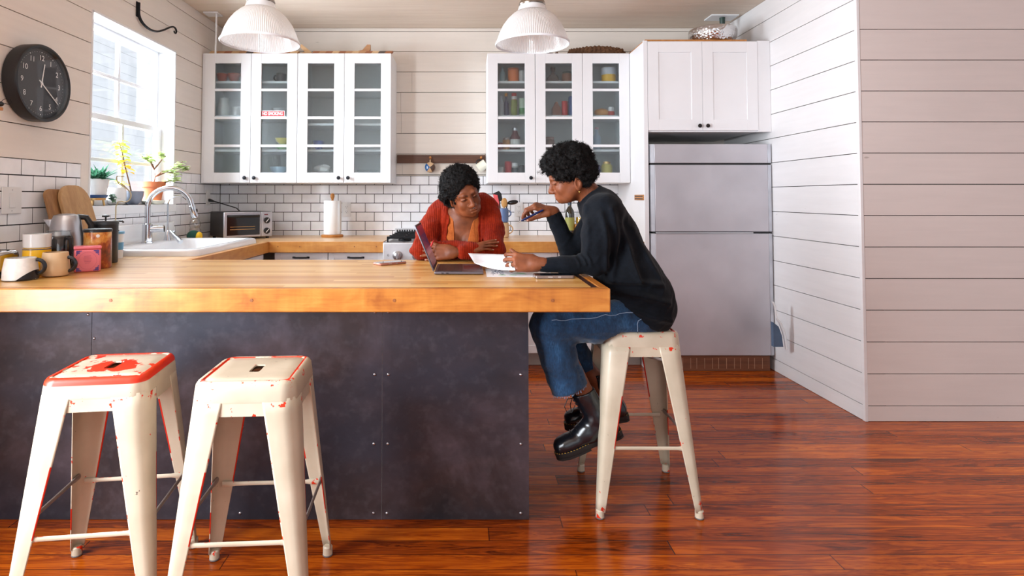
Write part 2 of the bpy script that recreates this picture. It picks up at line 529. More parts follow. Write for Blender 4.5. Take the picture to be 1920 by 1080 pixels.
# the neighbouring house seen through the window: white clapboards
nb = MB()
for i in range(34):
    z = -0.4 + i*0.13
    nb.prism([(-4.4, z), (-4.394, z), (-4.398, z+0.13), (-4.4, z+0.13)], 'y', 1.6, 9.5)
struct('wall_neighbour', nb, plain('white_clapboard', sr(236, 238, 242), 0.6, var=0.02), smooth=0)
# ---------------------------------------------------------------- wood finishes
def mat_butcher(name, c0, c1, c2, along='x', stave=0.036, rough=0.34, coat=0.6, length=0.9):
    m = NT(name)
    p = m.geo(); x, y, z = m.sep(p)
    u, w = (x, y) if along == 'x' else (y, x)
    row = m.math('FLOOR', m.math('DIVIDE', w, stave))
    fr = m.math('FRACT', m.math('DIVIDE', w, stave))
    r1 = m.white(row, '1D')
    uo = m.math('ADD', u, m.math('MULTIPLY', r1, 5.0))
    cell = m.math('FLOOR', m.math('DIVIDE', uo, length))
    rid = m.white(m.comb(row, cell, 0.0))
    g = m.noise(m.comb(m.math('MULTIPLY', u, 3.0), m.math('MULTIPLY', w, 60.0), rid), 1.2, 4, 0.6, 0.5)
    f = m.math('ADD', m.math('MULTIPLY', rid, 0.6), m.math('MULTIPLY', g, 0.4))
    col = m.ramp(f, [(0.2, c0), (0.5, c1), (0.85, c2)])
    line = m.step(m.math('ABSOLUTE', m.math('SUBTRACT', fr, 0.5)), 0.47, 0.5)
    col = m.mix(m.math('MULTIPLY', line, 0.28), col, sr(120, 72, 34))
    m.set(color=col, rough=rough, coat=coat, coatr=0.26)
    return m.mat
def mat_maple(name, c0, c1, c2):
    m = NT(name)
    p = m.geo(); x, y, z = m.sep(p)
    a = m.noise(m.comb(m.math('MULTIPLY', x, 3.0), m.math('MULTIPLY', y, 3.0), m.math('MULTIPLY', z, 7.0)), 1.5, 4, 0.55, 1.2)
    b = m.noise(m.comb(m.math('MULTIPLY', x, 34.0), m.math('MULTIPLY', y, 34.0), m.math('MULTIPLY', z, 5.0)), 1.0, 2)
    c = m.noise(m.comb(m.math('MULTIPLY', x, 9.0), m.math('MULTIPLY', y, 9.0), m.math('MULTIPLY', z, 160.0)), 1.0, 2)
    f = m.math('ADD', m.math('ADD', m.math('MULTIPLY', a, 0.6), m.math('MULTIPLY', b, 0.2)), m.math('MULTIPLY', c, 0.2))
    m.set(color=m.ramp(f, [(0.34, c0), (0.5, c1), (0.66, c2)]), rough=0.36, coat=0.2, coatr=0.25)
    return m.mat
M['butcher'] = mat_butcher('butcher_block_top', sr(196, 134, 56), sr(216, 160, 80), sr(234, 190, 116))
M['butcher_side'] = mat_butcher('butcher_block_counter', sr(206, 152, 92), sr(222, 174, 116), sr(234, 194, 140), 'y')
M['butcher_back'] = mat_butcher('butcher_block_back_counter', sr(206, 152, 92), sr(220, 170, 110), sr(232, 190, 136), 'x')
M['maple'] = mat_maple('curly_maple_edge', sr(156, 86, 28), sr(184, 114, 42), sr(202, 136, 60))
M['maple_back'] = mat_maple('maple_counter_edge', sr(186, 118, 52), sr(206, 140, 66), sr(218, 158, 84))
M['inlay'] = plain('dark_walnut_inlay', sr(58, 30, 22), 0.4)
M['plug'] = plain('walnut_peg', sr(140, 82, 40), 0.5)

ZC0 = 0.924                                            # worktop height
# ---------------------------------------------------------------- peninsula
IX1, IY0, IY1 = 0.523, 2.086, 3.04
root = empty('island_countertop', (-0.6, 2.5, ZC0-0.082), 'thick honey butcher block top of the island with a dark inlay line', 'countertop')
b = MB(); b.box(XL+0.002, IX1-0.042, IY0+0.040, IY1, ZC0-0.082, ZC0); b.build('slab', M['butcher'], root, bevel=0.002)
b = MB(); b.box(XL+0.002, IX1, IY0, IY0+0.0325, ZC0-0.085, ZC0-0.0005); b.build('front_edge', M['maple'], root, bevel=0.004)
b = MB(); b.box(IX1-0.034, IX1, IY0+0.0325, IY1, ZC0-0.085, ZC0-0.0005); b.build('end_edge', M['maple'], root, bevel=0.004)
b = MB(); b.box(XL+0.002, IX1-0.034, IY0+0.0325, IY0+0.040, ZC0-0.06, ZC0-0.001)
b.box(IX1-0.062, IX1-0.042, IY0+0.040, IY1-0.02, ZC0-0.06, ZC0+0.0004)
b.box(-0.20, -0.06, IY0+0.108, IY0+0.111, ZC0-0.01, ZC0+0.0003); b.box(-0.085, 0.02, IY0+0.215, IY0+0.217, ZC0-0.01, ZC0+0.0003)
b.build('inlay', M['inlay'], root, smooth=0)
for px in (-1.26, -0.758, -0.249, 0.315):
    b = MB(); b.lathe([(0.0055, 0.0), (0.0055, 0.004)], n=16, M=Matrix.Translation((px, IY0+0.0025, ZC0-0.042)) @ Matrix.Rotation(PI/2, 4, 'X'))
    b.build('peg', M['plug'], root)

def mat_rawsteel():
    m = NT('hot_rolled_steel')
    p = m.geo(); x, y, z = m.sep(p)
    n1 = m.noise(p, 2.3, 5, 0.62, 0.4)
    n2 = m.noise(m.comb(x, y, m.math('MULTIPLY', z, 1.4)), 6, 8, 0.72)
    n3 = m.noise(m.comb(m.math('MULTIPLY', x, 1.5), y, m.math('MULTIPLY', z, 3.0)), 0.9, 3)
    col = m.ramp(n1, [(0.34, sr(44, 41, 45)), (0.5, sr(66, 54, 55)), (0.66, sr(92, 81, 88))])
    col = m.mix(m.math('MULTIPLY', m.step(n3, 0.42, 0.60), 0.7), col, sr(56, 60, 74))
    col = m.mix(m.math('MULTIPLY', m.step(n2, 0.42, 0.80), 0.55), col, sr(44, 40, 44))
    col = m.mix(m.math('MULTIPLY', m.step(m.noise(p, 26, 3), 0.52, 0.85), 0.12), col, sr(150, 142, 152))
    m.set(color=col, rough=m.math('ADD', 0.36, m.math('MULTIPLY', n2, 0.25)), metal=0.35, spec=0.4)
    m.bump(n2, 0.05, 0.002)
    return m.mat
M['rawsteel'] = mat_rawsteel()
M['screw'] = plain('zinc_screw', sr(190, 190, 194), 0.3, metal=1.0)
IPX1, IPY = 0.252, 2.294
root = empty('kitchen_island', (-0.9, 2.6, 0), 'kitchen island base clad in dark mottled raw steel sheets', 'island')
b = MB(); b.box(XL+0.002, IPX1-0.003, IPY+0.004, 2.97, 0, ZC0-0.083); b.build('body', M['white_cab'], root)
for x0, x1 in ((XL+0.002, -1.4585), (-1.4565, -0.3205), (-0.3190, IPX1)):
    b = MB(); b.box(x0, x1, IPY, IPY+0.004, 0.002, ZC0-0.083); b.build('steel_sheet', M['rawsteel'], root)
b = MB(); b.box(IPX1-0.003, IPX1, IPY+0.004, 2.97, 0.002, ZC0-0.083); b.build('steel_sheet', M['rawsteel'], root)
for sx, sz in ((-0.349,0.558),(-0.296,0.558),(0.222,0.557),(-0.351,0.291),(-0.297,0.291),(0.221,0.290),(-0.351,0.026),(-0.299,0.026),(0.220,0.026),
               (-1.473,0.79),(-1.447,0.698),(-0.864,0.357),(-0.868,0.026),(-0.349,0.80),(-0.296,0.80)):
    b = MB(); b.lathe([(0.0058, 0.0), (0.0052, 0.0018), (0.003, 0.0035), (1e-4, 0.004)], n=14, M=Matrix.Translation((sx, IPY, sz)) @ Matrix.Rotation(PI/2, 4, 'X'))
    b.build('screw', M['screw'], root)

# ---------------------------------------------------------------- worktops along the walls
LX = -1.426; BY = 4.262
root = empty('corner_countertop', (-1.6, 4.6, ZC0-0.078), 'honey wood worktop running below the window and along the tiled back wall', 'countertop')
SX0, SX1, SY0, SY1 = -2.088, -1.49, 3.215, 4.165        # sink cut-out
b = MB()
b.box(XL+0.002, SX0+0.04, IY1, BY, ZC0-0.078, ZC0)
b.box(SX1-0.03, LX-0.026, IY1, BY, ZC0-0.078, ZC0)
b.box(SX0+0.04, SX1-0.03, IY1, SY0+0.03, ZC0-0.078, ZC0)
b.box(SX0+0.04, SX1-0.03, SY1-0.03, BY, ZC0-0.078, ZC0)
b.build('left_slab', M['butcher_side'], root, smooth=0)
b = MB(); b.box(XL+0.002, LX-0.026, BY, YB-0.013, ZC0-0.078, ZC0); b.box(LX-0.026, -0.590, BY+0.026, YB-0.013, ZC0-0.078, ZC0)
b.build('back_slab', M['butcher_back'], root, smooth=0)
b = MB(); b.box(LX-0.026, LX, IY1+0.001, BY+0.026, ZC0-0.079, ZC0); b.box(LX, -0.590, BY, BY+0.026, ZC0-0.079, ZC0)
b.build('front_edge', M['maple_back'], root, bevel=0.002)
for px in (-1.36, -1.20, -0.80, -0.64):
    b = MB(); b.lathe([(0.004, 0.0), (0.004, 0.003)], n=12, M=Matrix.Translation((px, BY+0.001, ZC0-0.036)) @ Matrix.Rotation(PI/2, 4, 'X')); b.build('peg', M['plug'], root)
root = empty('stove_side_countertop', (0.7, 4.6, ZC0-0.078), 'short honey wood worktop between the stove and the fridge panel', 'countertop')
b = MB(); b.box(0.190, 1.318, BY+0.026, YB-0.013, ZC0-0.078, ZC0); b.build('slab', M['butcher_back'], root, smooth=0)
b = MB(); b.box(0.190, 1.318, BY, BY+0.026, ZC0-0.079, ZC0); b.build('front_edge', M['maple_back'], root, bevel=0.002)

# ---------------------------------------------------------------- base cabinets
def bar_pull(root, x, y, z, w=0.105):
    b = MB(); b.tube([(x-w/2, y, z), (x-w/2+0.008, y-0.022, z), (x, y-0.026, z), (x+w/2-0.008, y-0.022, z), (x+w/2, y, z)], 0.006, 8, flat=0.8)
    b.box(x-w/2-0.01, x-w/2+0.01, y-0.004, y, z-0.007, z+0.007); b.box(x+w/2-0.01, x+w/2+0.01, y-0.004, y, z-0.007, z+0.007)
    return b.build('pull', M['black_metal'], root)
def shaker(mb, x0, x1, y, z0, z1, st=0.05, rec=0.007, th=0.019):
    mb.box(x0, x0+st, y, y+th, z0, z1); mb.box(x1-st, x1, y, y+th, z0, z1)
    mb.box(x0+st, x1-st, y, y+th, z0, z0+st); mb.box(x0+st, x1-st, y, y+th, z1-st, z1)
    mb.box(x0+st, x1-st, y+rec, y+th, z0+st, z1-st)
def base_cab(x0, x1, lab, ndraw=1):
    root = empty('base_cabinet', ((x0+x1)/2, 4.65, 0), lab, 'cabinet', 'white base cabinets on the back wall')
    b = MB(); b.box(x0+0.001, x1-0.001, 4.325, YB-0.017, 0.10, ZC0-0.080); b.build('body', M['white_cab'], root)
    b = MB(); b.box(x0+0.001, x1-0.001, 4.38, YB-0.02, 0.0, 0.10); b.build('toe_kick', plain('grey_toe_kick', sr(170, 165, 160), 0.6) if 'toe' not in M else M['toe'], root)
    b = MB(); shaker(b, x0+0.003, x1-0.003, 4.305, 0.685, ZC0-0.084, 0.042); d = b.build('drawer', M['white_cab'], root, bevel=0.0015)
    bar_pull(d, (x0+x1)/2, 4.305, 0.805)
    n = 2 if x1-x0 > 0.5 else 1
    for i in range(n):
        a = x0+0.003+(x1-x0-0.006)*i/n; c = x0+0.003+(x1-x0-0.006)*(i+1)/n-0.002
        b = MB(); shaker(b, a, c, 4.305, 0.105, 0.681, 0.055); d = b.build('door', M['white_cab'], root, bevel=0.0015)
        kx = c-0.03 if i == 0 else a+0.03
        b = MB(); b.sphere((kx, 4.293, 0.62), 0.013, 12, 8); b.tube([(kx, 4.305, 0.62), (kx, 4.295, 0.62)], 0.006, 8); b.build('knob', M['knob'], d)
M['toe'] = plain('grey_toe_kick', sr(176, 168, 160), 0.6)
base_cab(-1.40, -1.003, 'white base cabinet under the back worktop nearest the sink corner')
base_cab(-1.003, -0.592, 'white base cabinet between the sink corner and the stove')
base_cab(0.192, 0.69, 'white base cabinet to the right of the stove')
base_cab(0.69, 1.316, 'wide white base cabinet beside the tall fridge panel')
root = empty('sink_cabinet', (-1.75, 3.6, 0), 'white base cabinet under the sink, facing the stove', 'cabinet')
b = MB(); b.box(XL+0.002, -1.47, 3.05, 4.24, 0.10, 0.70); b.box(-1.482, -1.47, 3.05, 4.24, 0.70, 0.84); b.box(XL+0.03, -1.52, 3.06, 4.22, 0, 0.10); b.build('body', M['white_cab'], root)
for y0, y1 in ((3.06, 3.64), (3.645, 4.225)):
    b = MB(); b.box(-1.47, -1.452, y0, y1, 0.11, 0.835); d = b.build('door', M['white_cab'], root, bevel=0.002)
    b = MB(); b.sphere((-1.44, y1-0.05 if y0 < 3.5 else y0+0.05, 0.70), 0.013, 12, 8); b.build('knob', M['knob'], d)

# ---------------------------------------------------------------- glass-front wall cabinets
def mat_rain_glass():
    m = NT('pebbled_cabinet_glass'); nt = m.nt
    v = m.coord('Object')
    h = m.noise(v, 120, 2, 0.5)
    bp = nt.nodes.new('ShaderNodeBump'); bp.inputs['Strength'].default_value = 0.55; bp.inputs['Distance'].default_value = 0.004
    m.l(h, bp.inputs['Height'])
    t = nt.nodes.new('ShaderNodeBsdfTransparent'); t.inputs['Color'].default_value = (0.88, 0.92, 0.93, 1)
    r = nt.nodes.new('ShaderNodeBsdfRefraction'); r.inputs['IOR'].default_value = 1.12; r.inputs['Roughness'].default_value = 0.16
    r.inputs['Color'].default_value = (0.90, 0.95, 0.96, 1)
    g = nt.nodes.new('ShaderNodeBsdfGlossy'); g.inputs['Roughness'].default_value = 0.22
    m.l(bp.outputs[0], r.inputs['Normal']); m.l(bp.outputs[0], g.inputs['Normal'])
    a = nt.nodes.new('ShaderNodeMixShader'); a.inputs[0].default_value = 0.82
    m.l(t.outputs[0], a.inputs[1]); m.l(r.outputs[0], a.inputs[2])
    c = nt.nodes.new('ShaderNodeMixShader'); c.inputs[0].default_value = 0.05
    m.l(a.outputs[0], c.inputs[1]); m.l(g.outputs[0], c.inputs[2]); m.l(c.outputs[0], m.out.inputs[0])
    return m.mat
M['rain'] = mat_rain_glass()
M['cab_in'] = plain('cabinet_interior', sr(214, 214, 212), 0.5, var=0.01)
CZ0, CZ1, CY = 1.362, 2.398, 4.62                      # wall cabinets: bottom, top, carcass front
def glass_cabinet(name, x0, x1, doors, shelves, label, hinge, filler=0.0):
    root = empty(name, ((x0+x1)/2, 4.8, CZ0), label, 'cabinet', 'glass fronted wall cabinets')
    b = MB(); t = 0.016
    b.box(x0+0.0005, x0+t, CY, YB-0.017, CZ0, CZ1); b.box(x1-t, x1-0.0005, CY, YB-0.017, CZ0, CZ1)
    b.box(x0+t, x1-t, CY, YB-0.017, CZ0, CZ0+0.078); b.box(x0+t, x1-t, CY, YB-0.017, CZ1-t, CZ1)
    if filler: b.box(x0+0.0005, x0+filler, CY-0.012, CY, CZ0, CZ1)
    b.build('carcass', M['white_cab'], root, bevel=0.001)
    b = MB(); b.box(x0+t, x1-t, YB-0.022, YB-0.0175, CZ0+t, CZ1-t); b.build('back_panel', M['cab_in'], root)
    for z in shelves:
        b = MB(); b.box(x0+t+0.001, x1-t-0.001, CY+0.03, YB-0.023, z-0.018, z); b.build('shelf', M['white_cab'], root, bevel=0.001)
    w = (x1-x0-filler)/doors
    for i in range(doors):
        a = x0+filler+w*i+0.0015; c = x0+filler+w*(i+1)-0.0015
        b = MB(); st = 0.080; y0, y1 = CY-0.021, CY-0.001
        za, zb = CZ0+0.002, CZ1-0.002
        b.box(a, a+st, y0, y1, za, zb); b.box(c-st, c, y0, y1, za, zb)
        b.box(a+st, c-st, y0, y1, za, za+0.080); b.box(a+st, c-st, y0, y1, zb-0.080, zb)
        gz0, gz1 = za+0.080, zb-0.080
        ph = (gz1-gz0-3*0.020)/4
        for k in range(1, 4):
            zz = gz0+ph*k+0.020*(k-1); b.box(a+st, c-st, y0+0.001, y1-0.004, zz, zz+0.020)
        d = b.build('door', M['white_cab'], root, bevel=0.0015)
        b = MB(); b.box(a+st-0.004, c-st+0.004, y1-0.007, y1-0.003, gz0-0.004, gz1+0.004)
        gl = b.build('glass_pane', M['rain'], d)
        kx = (c-0.036) if hinge[i] == 'L' else (a+0.036)
        b = MB(); b.tube([(kx, y0, CZ0+0.040), (kx, y0-0.014, CZ0+0.040)], 0.0055, 10)
        b.lathe([(0.007, 0), (0.0145, 0.006), (0.0150, 0.011), (0.011, 0.016), (1e-4, 0.018)], n=18, M=Matrix.Translation((kx, y0-0.011, CZ0+0.040)) @ Matrix.Rotation(PI/2, 4, 'X'))
        b.build('knob', M['knob'], d)
    return root
cabA = glass_cabinet('wall_cabinet', -2.086, -1.3255, 2, (2.184, 1.908, 1.632), 'white glass fronted wall cabinet nearest the window, with a red sticker on one pane', 'LR', 0.022)
cabB = glass_cabinet('wall_cabinet', -1.3245, -0.580, 2, (2.122, 1.842, 1.632), 'white glass fronted wall cabinet to the left of the mug rail, nearly empty', 'LR')
cabC = glass_cabinet('wall_cabinet', 0.187, 0.566, 1, (2.184, 1.908, 1.632), 'narrow single door wall cabinet of jars and bottles, right of the mug rail', 'L')
cabD = glass_cabinet('wall_cabinet', 0.567, 1.318, 2, (2.184, 1.908, 1.632), 'double door glass wall cabinet beside the tall fridge panel', 'LR')

# the red sticker on the pane
b = MB(); b.box(-1.6225, -1.428, CY-0.010, CY-0.0085, 1.8895, 1.938); st = b.build('sticker', plain('white_sticker', sr(236, 232, 232), 0.4), cabA)
b = MB(); b.box(-1.618, -1.4325, CY-0.0108, CY-0.0098, 1.894, 1.9335); b.build('red_field', plain('red_sticker', sr(196, 28, 38), 0.4), st)
b = MB(); text_mesh(b, 'NO SMOKING', 0.036, Matrix.Translation((-1.525, CY-0.0112, 1.9135)) @ Matrix.Rotation(PI/2, 4, 'X') @ Matrix.Diagonal((0.72, 1, 1, 1)), bold=0.0012)
b.build('lettering', M['white_trim'], st, smooth=0)

# ---------------------------------------------------------------- tall panel, fridge, cabinet over it
b = MB(); b.box(1.320, 1.336, 4.207, YB-0.018, 0.0, 2.392); b.box(1.308, 1.320, 4.207, 4.225, 0.0, 2.392); b.box(1.336, 1.3365, 4.207, 4.225, 0.0, 2.392)
tag(b.build('fridge_side_panel', M['white_cab'], origin=(1.325, 4.6, 0), bevel=0.0015), 'tall white panel standing to the left of the fridge', 'panel')
root = empty('fridge_top_cabinet', (1.79, 4.6, 1.725), 'white two door cabinet hung above the steel fridge', 'cabinet')
b = MB(); b.box(1.3375, 2.140, 4.228, YB-0.018, 1.725, 2.392); b.build('carcass', M['white_cab'], root, bevel=0.001)
b = MB(); b.box(2.1405, XR-0.001, 4.214, 4.26, 1.725, 2.392); b.build('filler_strip', M['white_cab'], root, bevel=0.001)
for a, c, kx in ((1.3395, 1.7345, 1.7345-0.028), (1.7365, 2.138, 1.7365+0.028)):
    b = MB(); shaker(b, a, c, 4.207, 1.735, 2.384, 0.078, 0.006, 0.020); d = b.build('door', M['white_cab'], root, bevel=0.0012)
    b = MB(); b.tube([(kx, 4.207, 1.766), (kx, 4.193, 1.766)], 0.0055, 10)
    b.lathe([(0.007, 0), (0.0140, 0.006), (0.0145, 0.011), (0.010, 0.016), (1e-4, 0.018)], n=18, M=Matrix.Translation((kx, 4.196, 1.766)) @ Matrix.Rotation(PI/2, 4, 'X'))
    b.build('knob', plain('bronze_knob', sr(40, 34, 32), 0.35, metal=0.7) if 'bronze' not in M else M['bronze'], d)
def mat_fridge():
    m = NT('fridge_stainless')
    p = m.geo(); x, y, z = m.sep(p)
    s = m.noise(m.comb(m.math('MULTIPLY', x, 400.0), y, m.math('MULTIPLY', z, 6.0)), 1.0, 2)
    n = m.noise(p, 3.0, 3)
    m.set(color=m.ramp(n, [(0.3, sr(192, 190, 196)), (0.7, sr(208, 206, 212))]), metal=0.75, rough=m.math('ADD', 0.40, m.math('MULTIPLY', m.noise(p, 5, 4), 0.14)))
    m.bump(s, 0.03, 0.001)
    return m.mat
M['fridge'] = mat_fridge()
M['fridge_edge'] = plain('fridge_door_edge', sr(200, 204, 212), 0.35, metal=0.4)
M['fridge_side'] = plain('fridge_dark_side', sr(70, 72, 78), 0.45)
FX0, FX1, FYF = 1.345, 2.228, 4.207
root = empty('fridge', (1.787, 4.55, 0), 'stainless steel top freezer fridge beside the white plank wall', 'fridge')
b = MB(); b.box(FX0+0.012, FX1-0.012, FYF+0.062, 4.93, 0.112, 1.625); b.build('body', M['fridge_side'], root, bevel=0.003)
def fdoor(name, z0, z1):
    b = MB(); b.box(FX0+0.036, FX1-0.026, FYF, FYF+0.055, z0, z1); d = b.build(name, M['fridge'], root, bevel=0.003)
    b = MB(); b.prism([(FX0+0.0355, FYF), (FX0+0.0355, FYF+0.058), (FX0, FYF+0.058), (FX0, FYF+0.03), (FX0+0.008, FYF+0.004)][::-1], 'z', z0, z1); b.build('edge_strip', M['fridge_edge'], d, bevel=0.002)
    b = MB(); b.prism([(FX1-0.0255, FYF), (FX1, FYF+0.004), (FX1, FYF+0.058), (FX1-0.0255, FYF+0.058)], 'z', z0, z1)
    b.build('edge_strip', M['fridge_edge'], d, bevel=0.002)
    return d
fdoor('top_panel', 1.497, 1.635)
fdoor('freezer_door', 1.001, 1.484)
fdoor('fridge_door', 0.114, 0.987)
b = MB(); b.box(FX0+0.02, FX1-0.01, FYF+0.010, FYF+0.06, 0.978, 1.010); b.build('gasket', M['black_plastic'], root)
b = MB(); b.box(FX0+0.01, FX1-0.01, FYF+0.012, FYF+0.06, 1.478, 1.502); b.build('gasket', M['black_plastic'], root)
b = MB(); b.box(FX0+0.04, FX1-0.14, FYF-0.004, FYF+0.006, 0.9845, 0.9985); b.build('hand_grip', M['steel'], root, bevel=0.002)
M['plinth'] = wood('scrap_wood_plinth', sr(96, 56, 36), sr(140, 88, 58), 0, 1.2, 0.6)
b = MB(); b.box(1.36, 2.20, FYF+0.012, FYF+0.032, 0.001, 0.110); b.build('plinth', M['plinth'], root, bevel=0.002)
M['mark'] = plain('pale_wood_marks', sr(178, 140, 112), 0.7)
for i in range(13):
    xx = 1.52+i*0.052+((i*37) % 11-5)*0.0012; b = MB(); b.box(xx, xx+0.003, FYF+0.0105, FYF+0.0125, 0.018, 0.095); b.build('chalk_mark', M['mark'], root, smooth=0)

# ---------------------------------------------------------------- stove
root = empty('gas_stove', (-0.2, 4.6, 0), 'white and steel gas stove behind the seated women', 'stove')
M['stove'] = plain('stove_front', sr(214, 214, 218), 0.3, metal=0.25)
b = MB(); b.box(-0.586, 0.186, 4.245, YB-0.02, 0.10, 0.905); b.box(-0.56, 0.16, 4.30, YB-0.03, 0.0, 0.10); b.build('body', M['stove'], root, bevel=0.004)
b = MB(); b.box(-0.586, 0.186, 4.215, 4.2445, 0.735, 0.918); b.build('control_panel', M['stove'], root, bevel=0.006)
b = MB(); b.box(-0.575, 0.175, 4.215, 4.2445, 0.20, 0.725); d = b.build('oven_door', M['stove'], root, bevel=0.006)
b = MB(); b.tube([(-0.5, 4.19, 0.70), (0.1, 4.19, 0.70)], 0.012, 10); b.build('handle', M['steel'], d)
b = MB(); b.box(-0.586, 0.186, 4.22, YB-0.065, 0.9055, 0.922); b.build('cooktop', M['steel'], root, bevel=0.003)
b = MB(); b.box(-0.586, 0.186, YB-0.062, YB-0.0205, 0.9055, 0.985); bg_ = b.build('vent_rail', M['stove'], root, bevel=0.004)
b = MB()
for i in range(36): b.box(-0.57+i*0.0208, -0.558+i*0.0208, YB-0.064, YB-0.0618, 0.955, 0.975)
b.build('vent_slots', M['black_plastic'], bg_, smooth=0)
for gx0, gx1 in ((-0.565, -0.33), (-0.32, -0.08), (-0.07, 0.165)):
    b = MB()
    for yy in (4.27, 4.42, 4.58, 4.74, 4.90): b.box(gx0, gx1, yy-0.006, yy+0.006, 0.945, 0.962)
    for xx in (gx0, (gx0+gx1)/2-0.006, gx1-0.012): b.box(xx, xx+0.012, 4.264, 4.906, 0.938, 0.955)
    for xx in (gx0, gx1-0.012):
        for yy in (4.264, 4.894): b.box(xx, xx+0.012, yy, yy+0.012, 0.922, 0.94)
    for yy in (4.42, 4.74): b.lathe([(0.05, 0.0), (0.05, 0.01), (0.035, 0.016), (1e-4, 0.016)], ((gx0+gx1)/2, yy, 0.9225), 20)
    b.build('grate', M['black_metal'], root, bevel=0.002)
for i in range(5):
    kx = -0.480+i*0.14
    R = Matrix.Translation((kx, 4.215, 0.828)) @ Matrix.Rotation(PI/2, 4, 'X')
    b = MB(); b.lathe([(0.036, 0), (0.036, 0.005), (0.030, 0.007), (0.027, 0.030), (0.022, 0.033), (1e-4, 0.033)], n=28, M=R)
    b.box(kx-0.006, kx+0.006, 4.215-0.042, 4.215-0.030, 0.828-0.024, 0.828+0.024)
    b.build('burner_knob', M['steel'], root, bevel=0.001)
b = MB(); text_mesh(b, 'G', 0.022, Matrix.Translation((-0.548, 4.2143, 0.83)) @ Matrix.Rotation(PI/2, 4, 'X')); b.build('symbol', M['black_plastic'], root, smooth=0)

# ---------------------------------------------------------------- metal stools
def mat_chipped(name, seat_red):
    m = NT(name)
    p = m.coord('Object'); x, y, z = m.sep(p)
    oi = m.nt.nodes.new('ShaderNodeObjectInfo')
    pv = m.nt.nodes.new('ShaderNodeVectorMath'); pv.operation = 'ADD'
    m.l(p, pv.inputs[0]); m.l(m.comb(m.math('MULTIPLY', oi.outputs['Random'], 9.0), 0.0, 0.0), pv.inputs[1]); q = pv.outputs[0]
    base = m.ramp(m.noise(q, 6, 4), [(0.3, sr(188, 175, 152)), (0.7, sr(212, 200, 178))])
    n1 = m.noise(q, 26, 4, 0.62); n2 = m.noise(q, 7, 3)
    g = m.nt.nodes.new('ShaderNodeNewGeometry')
    edge = m.step(g.outputs['Pointiness'], 0.545, 0.565)
    chips = m.math('MULTIPLY', m.step(n1, 0.715, 0.722), m.step(n2, 0.52, 0.54))
    rust = m.math('MULTIPLY', m.step(m.noise(q, 60, 3, 0.6), 0.72, 0.735), m.step(m.noise(q, 5, 2), 0.48, 0.52))
    redm = m.math('MAXIMUM', chips, m.math('MULTIPLY', edge, m.step(n1, 0.60, 0.615)))
    if seat_red is not None:
        ax = m.math('ABSOLUTE', x); ay = m.math('ABSOLUTE', y)
        c = m.math('MAXIMUM', ax, ay)
        top = m.step(z, 0.686, 0.688)
        w = m.math('MULTIPLY', m.math('SUBTRACT', n1, 0.5), 0.05)
        rim = m.step(m.math('ADD', c, m.math('MULTIPLY', w, 0.5)), 0.1265, 0.1275)
        if seat_red == 'worn':
            rr = m.math('SQRT', m.math('ADD', m.math('POWER', m.math('MULTIPLY', x, 1.0), 2.0), m.math('POWER', m.math('MULTIPLY', m.math('ADD', y, 0.01), 1.25), 2.0)))
            blob = m.math('SUBTRACT', 1.0, m.step(m.math('ADD', rr, m.math('MULTIPLY', m.math('SUBTRACT', m.noise(q, 16, 4, 0.65), 0.5), 0.16)), 0.080, 0.083))
            spots = m.math('MULTIPLY', m.step(n1, 0.575, 0.585), m.step(n2, 0.46, 0.48))
            redm = m.math('MAXIMUM', redm, m.math('MULTIPLY', top, m.math('MAXIMUM', rim, m.math('MAXIMUM', blob, spots))))
        else:
            groove = m.math('MULTIPLY', m.step(c, 0.1225, 0.1235), m.math('SUBTRACT', 1.0, m.step(c, 0.130, 0.131)))
            part = m.step(m.noise(q, 7, 2), 0.40, 0.43)
            sp = m.math('MULTIPLY', m.math('MULTIPLY', m.step(c, 0.120, 0.13), m.step(n1, 0.58, 0.60)), top)
            redm = m.math('MAXIMUM', redm, m.math('MAXIMUM', m.math('MULTIPLY', m.math('MULTIPLY', groove, part), top), sp))
    col = m.mix(redm, base, sr(216, 48, 12))
    col = m.mix(m.math('MULTIPLY', rust, 0.8), col, sr(70, 48, 40))
    m.set(color=col, rough=m.math('ADD', 0.30, m.math('MULTIPLY', n2, 0.2)), coat=0.15)
    m.bump(redm, 0.15, 0.001).invert = True
    return m.mat
M['stool'] = mat_chipped('chipped_cream_paint', None)
M['seat_worn'] = mat_chipped('red_worn_seat_paint', 'worn')
M['seat_cream'] = mat_chipped('cream_seat_paint', 'light')
M['red_paint'] = plain('bared_red_paint', sr(204, 40, 16), 0.4)
M['bar_metal'] = plain('bare_bar_metal', sr(150, 138, 132), 0.4, metal=0.4)
M['foot_grey'] = plain('grey_rubber_foot', sr(112, 108, 106), 0.6)
HS = 0.708
def rsq(h, r, n=6):
    pts = []
    for cx, cy, a0 in ((h-r, h-r, 0), (-h+r, h-r, 90), (-h+r, -h+r, 180), (h-r, -h+r, 270)):
        for i in range(n+1):
            a = math.radians(a0+90*i/n); pts.append((cx+r*math.cos(a), cy+r*math.sin(a)))
    return pts
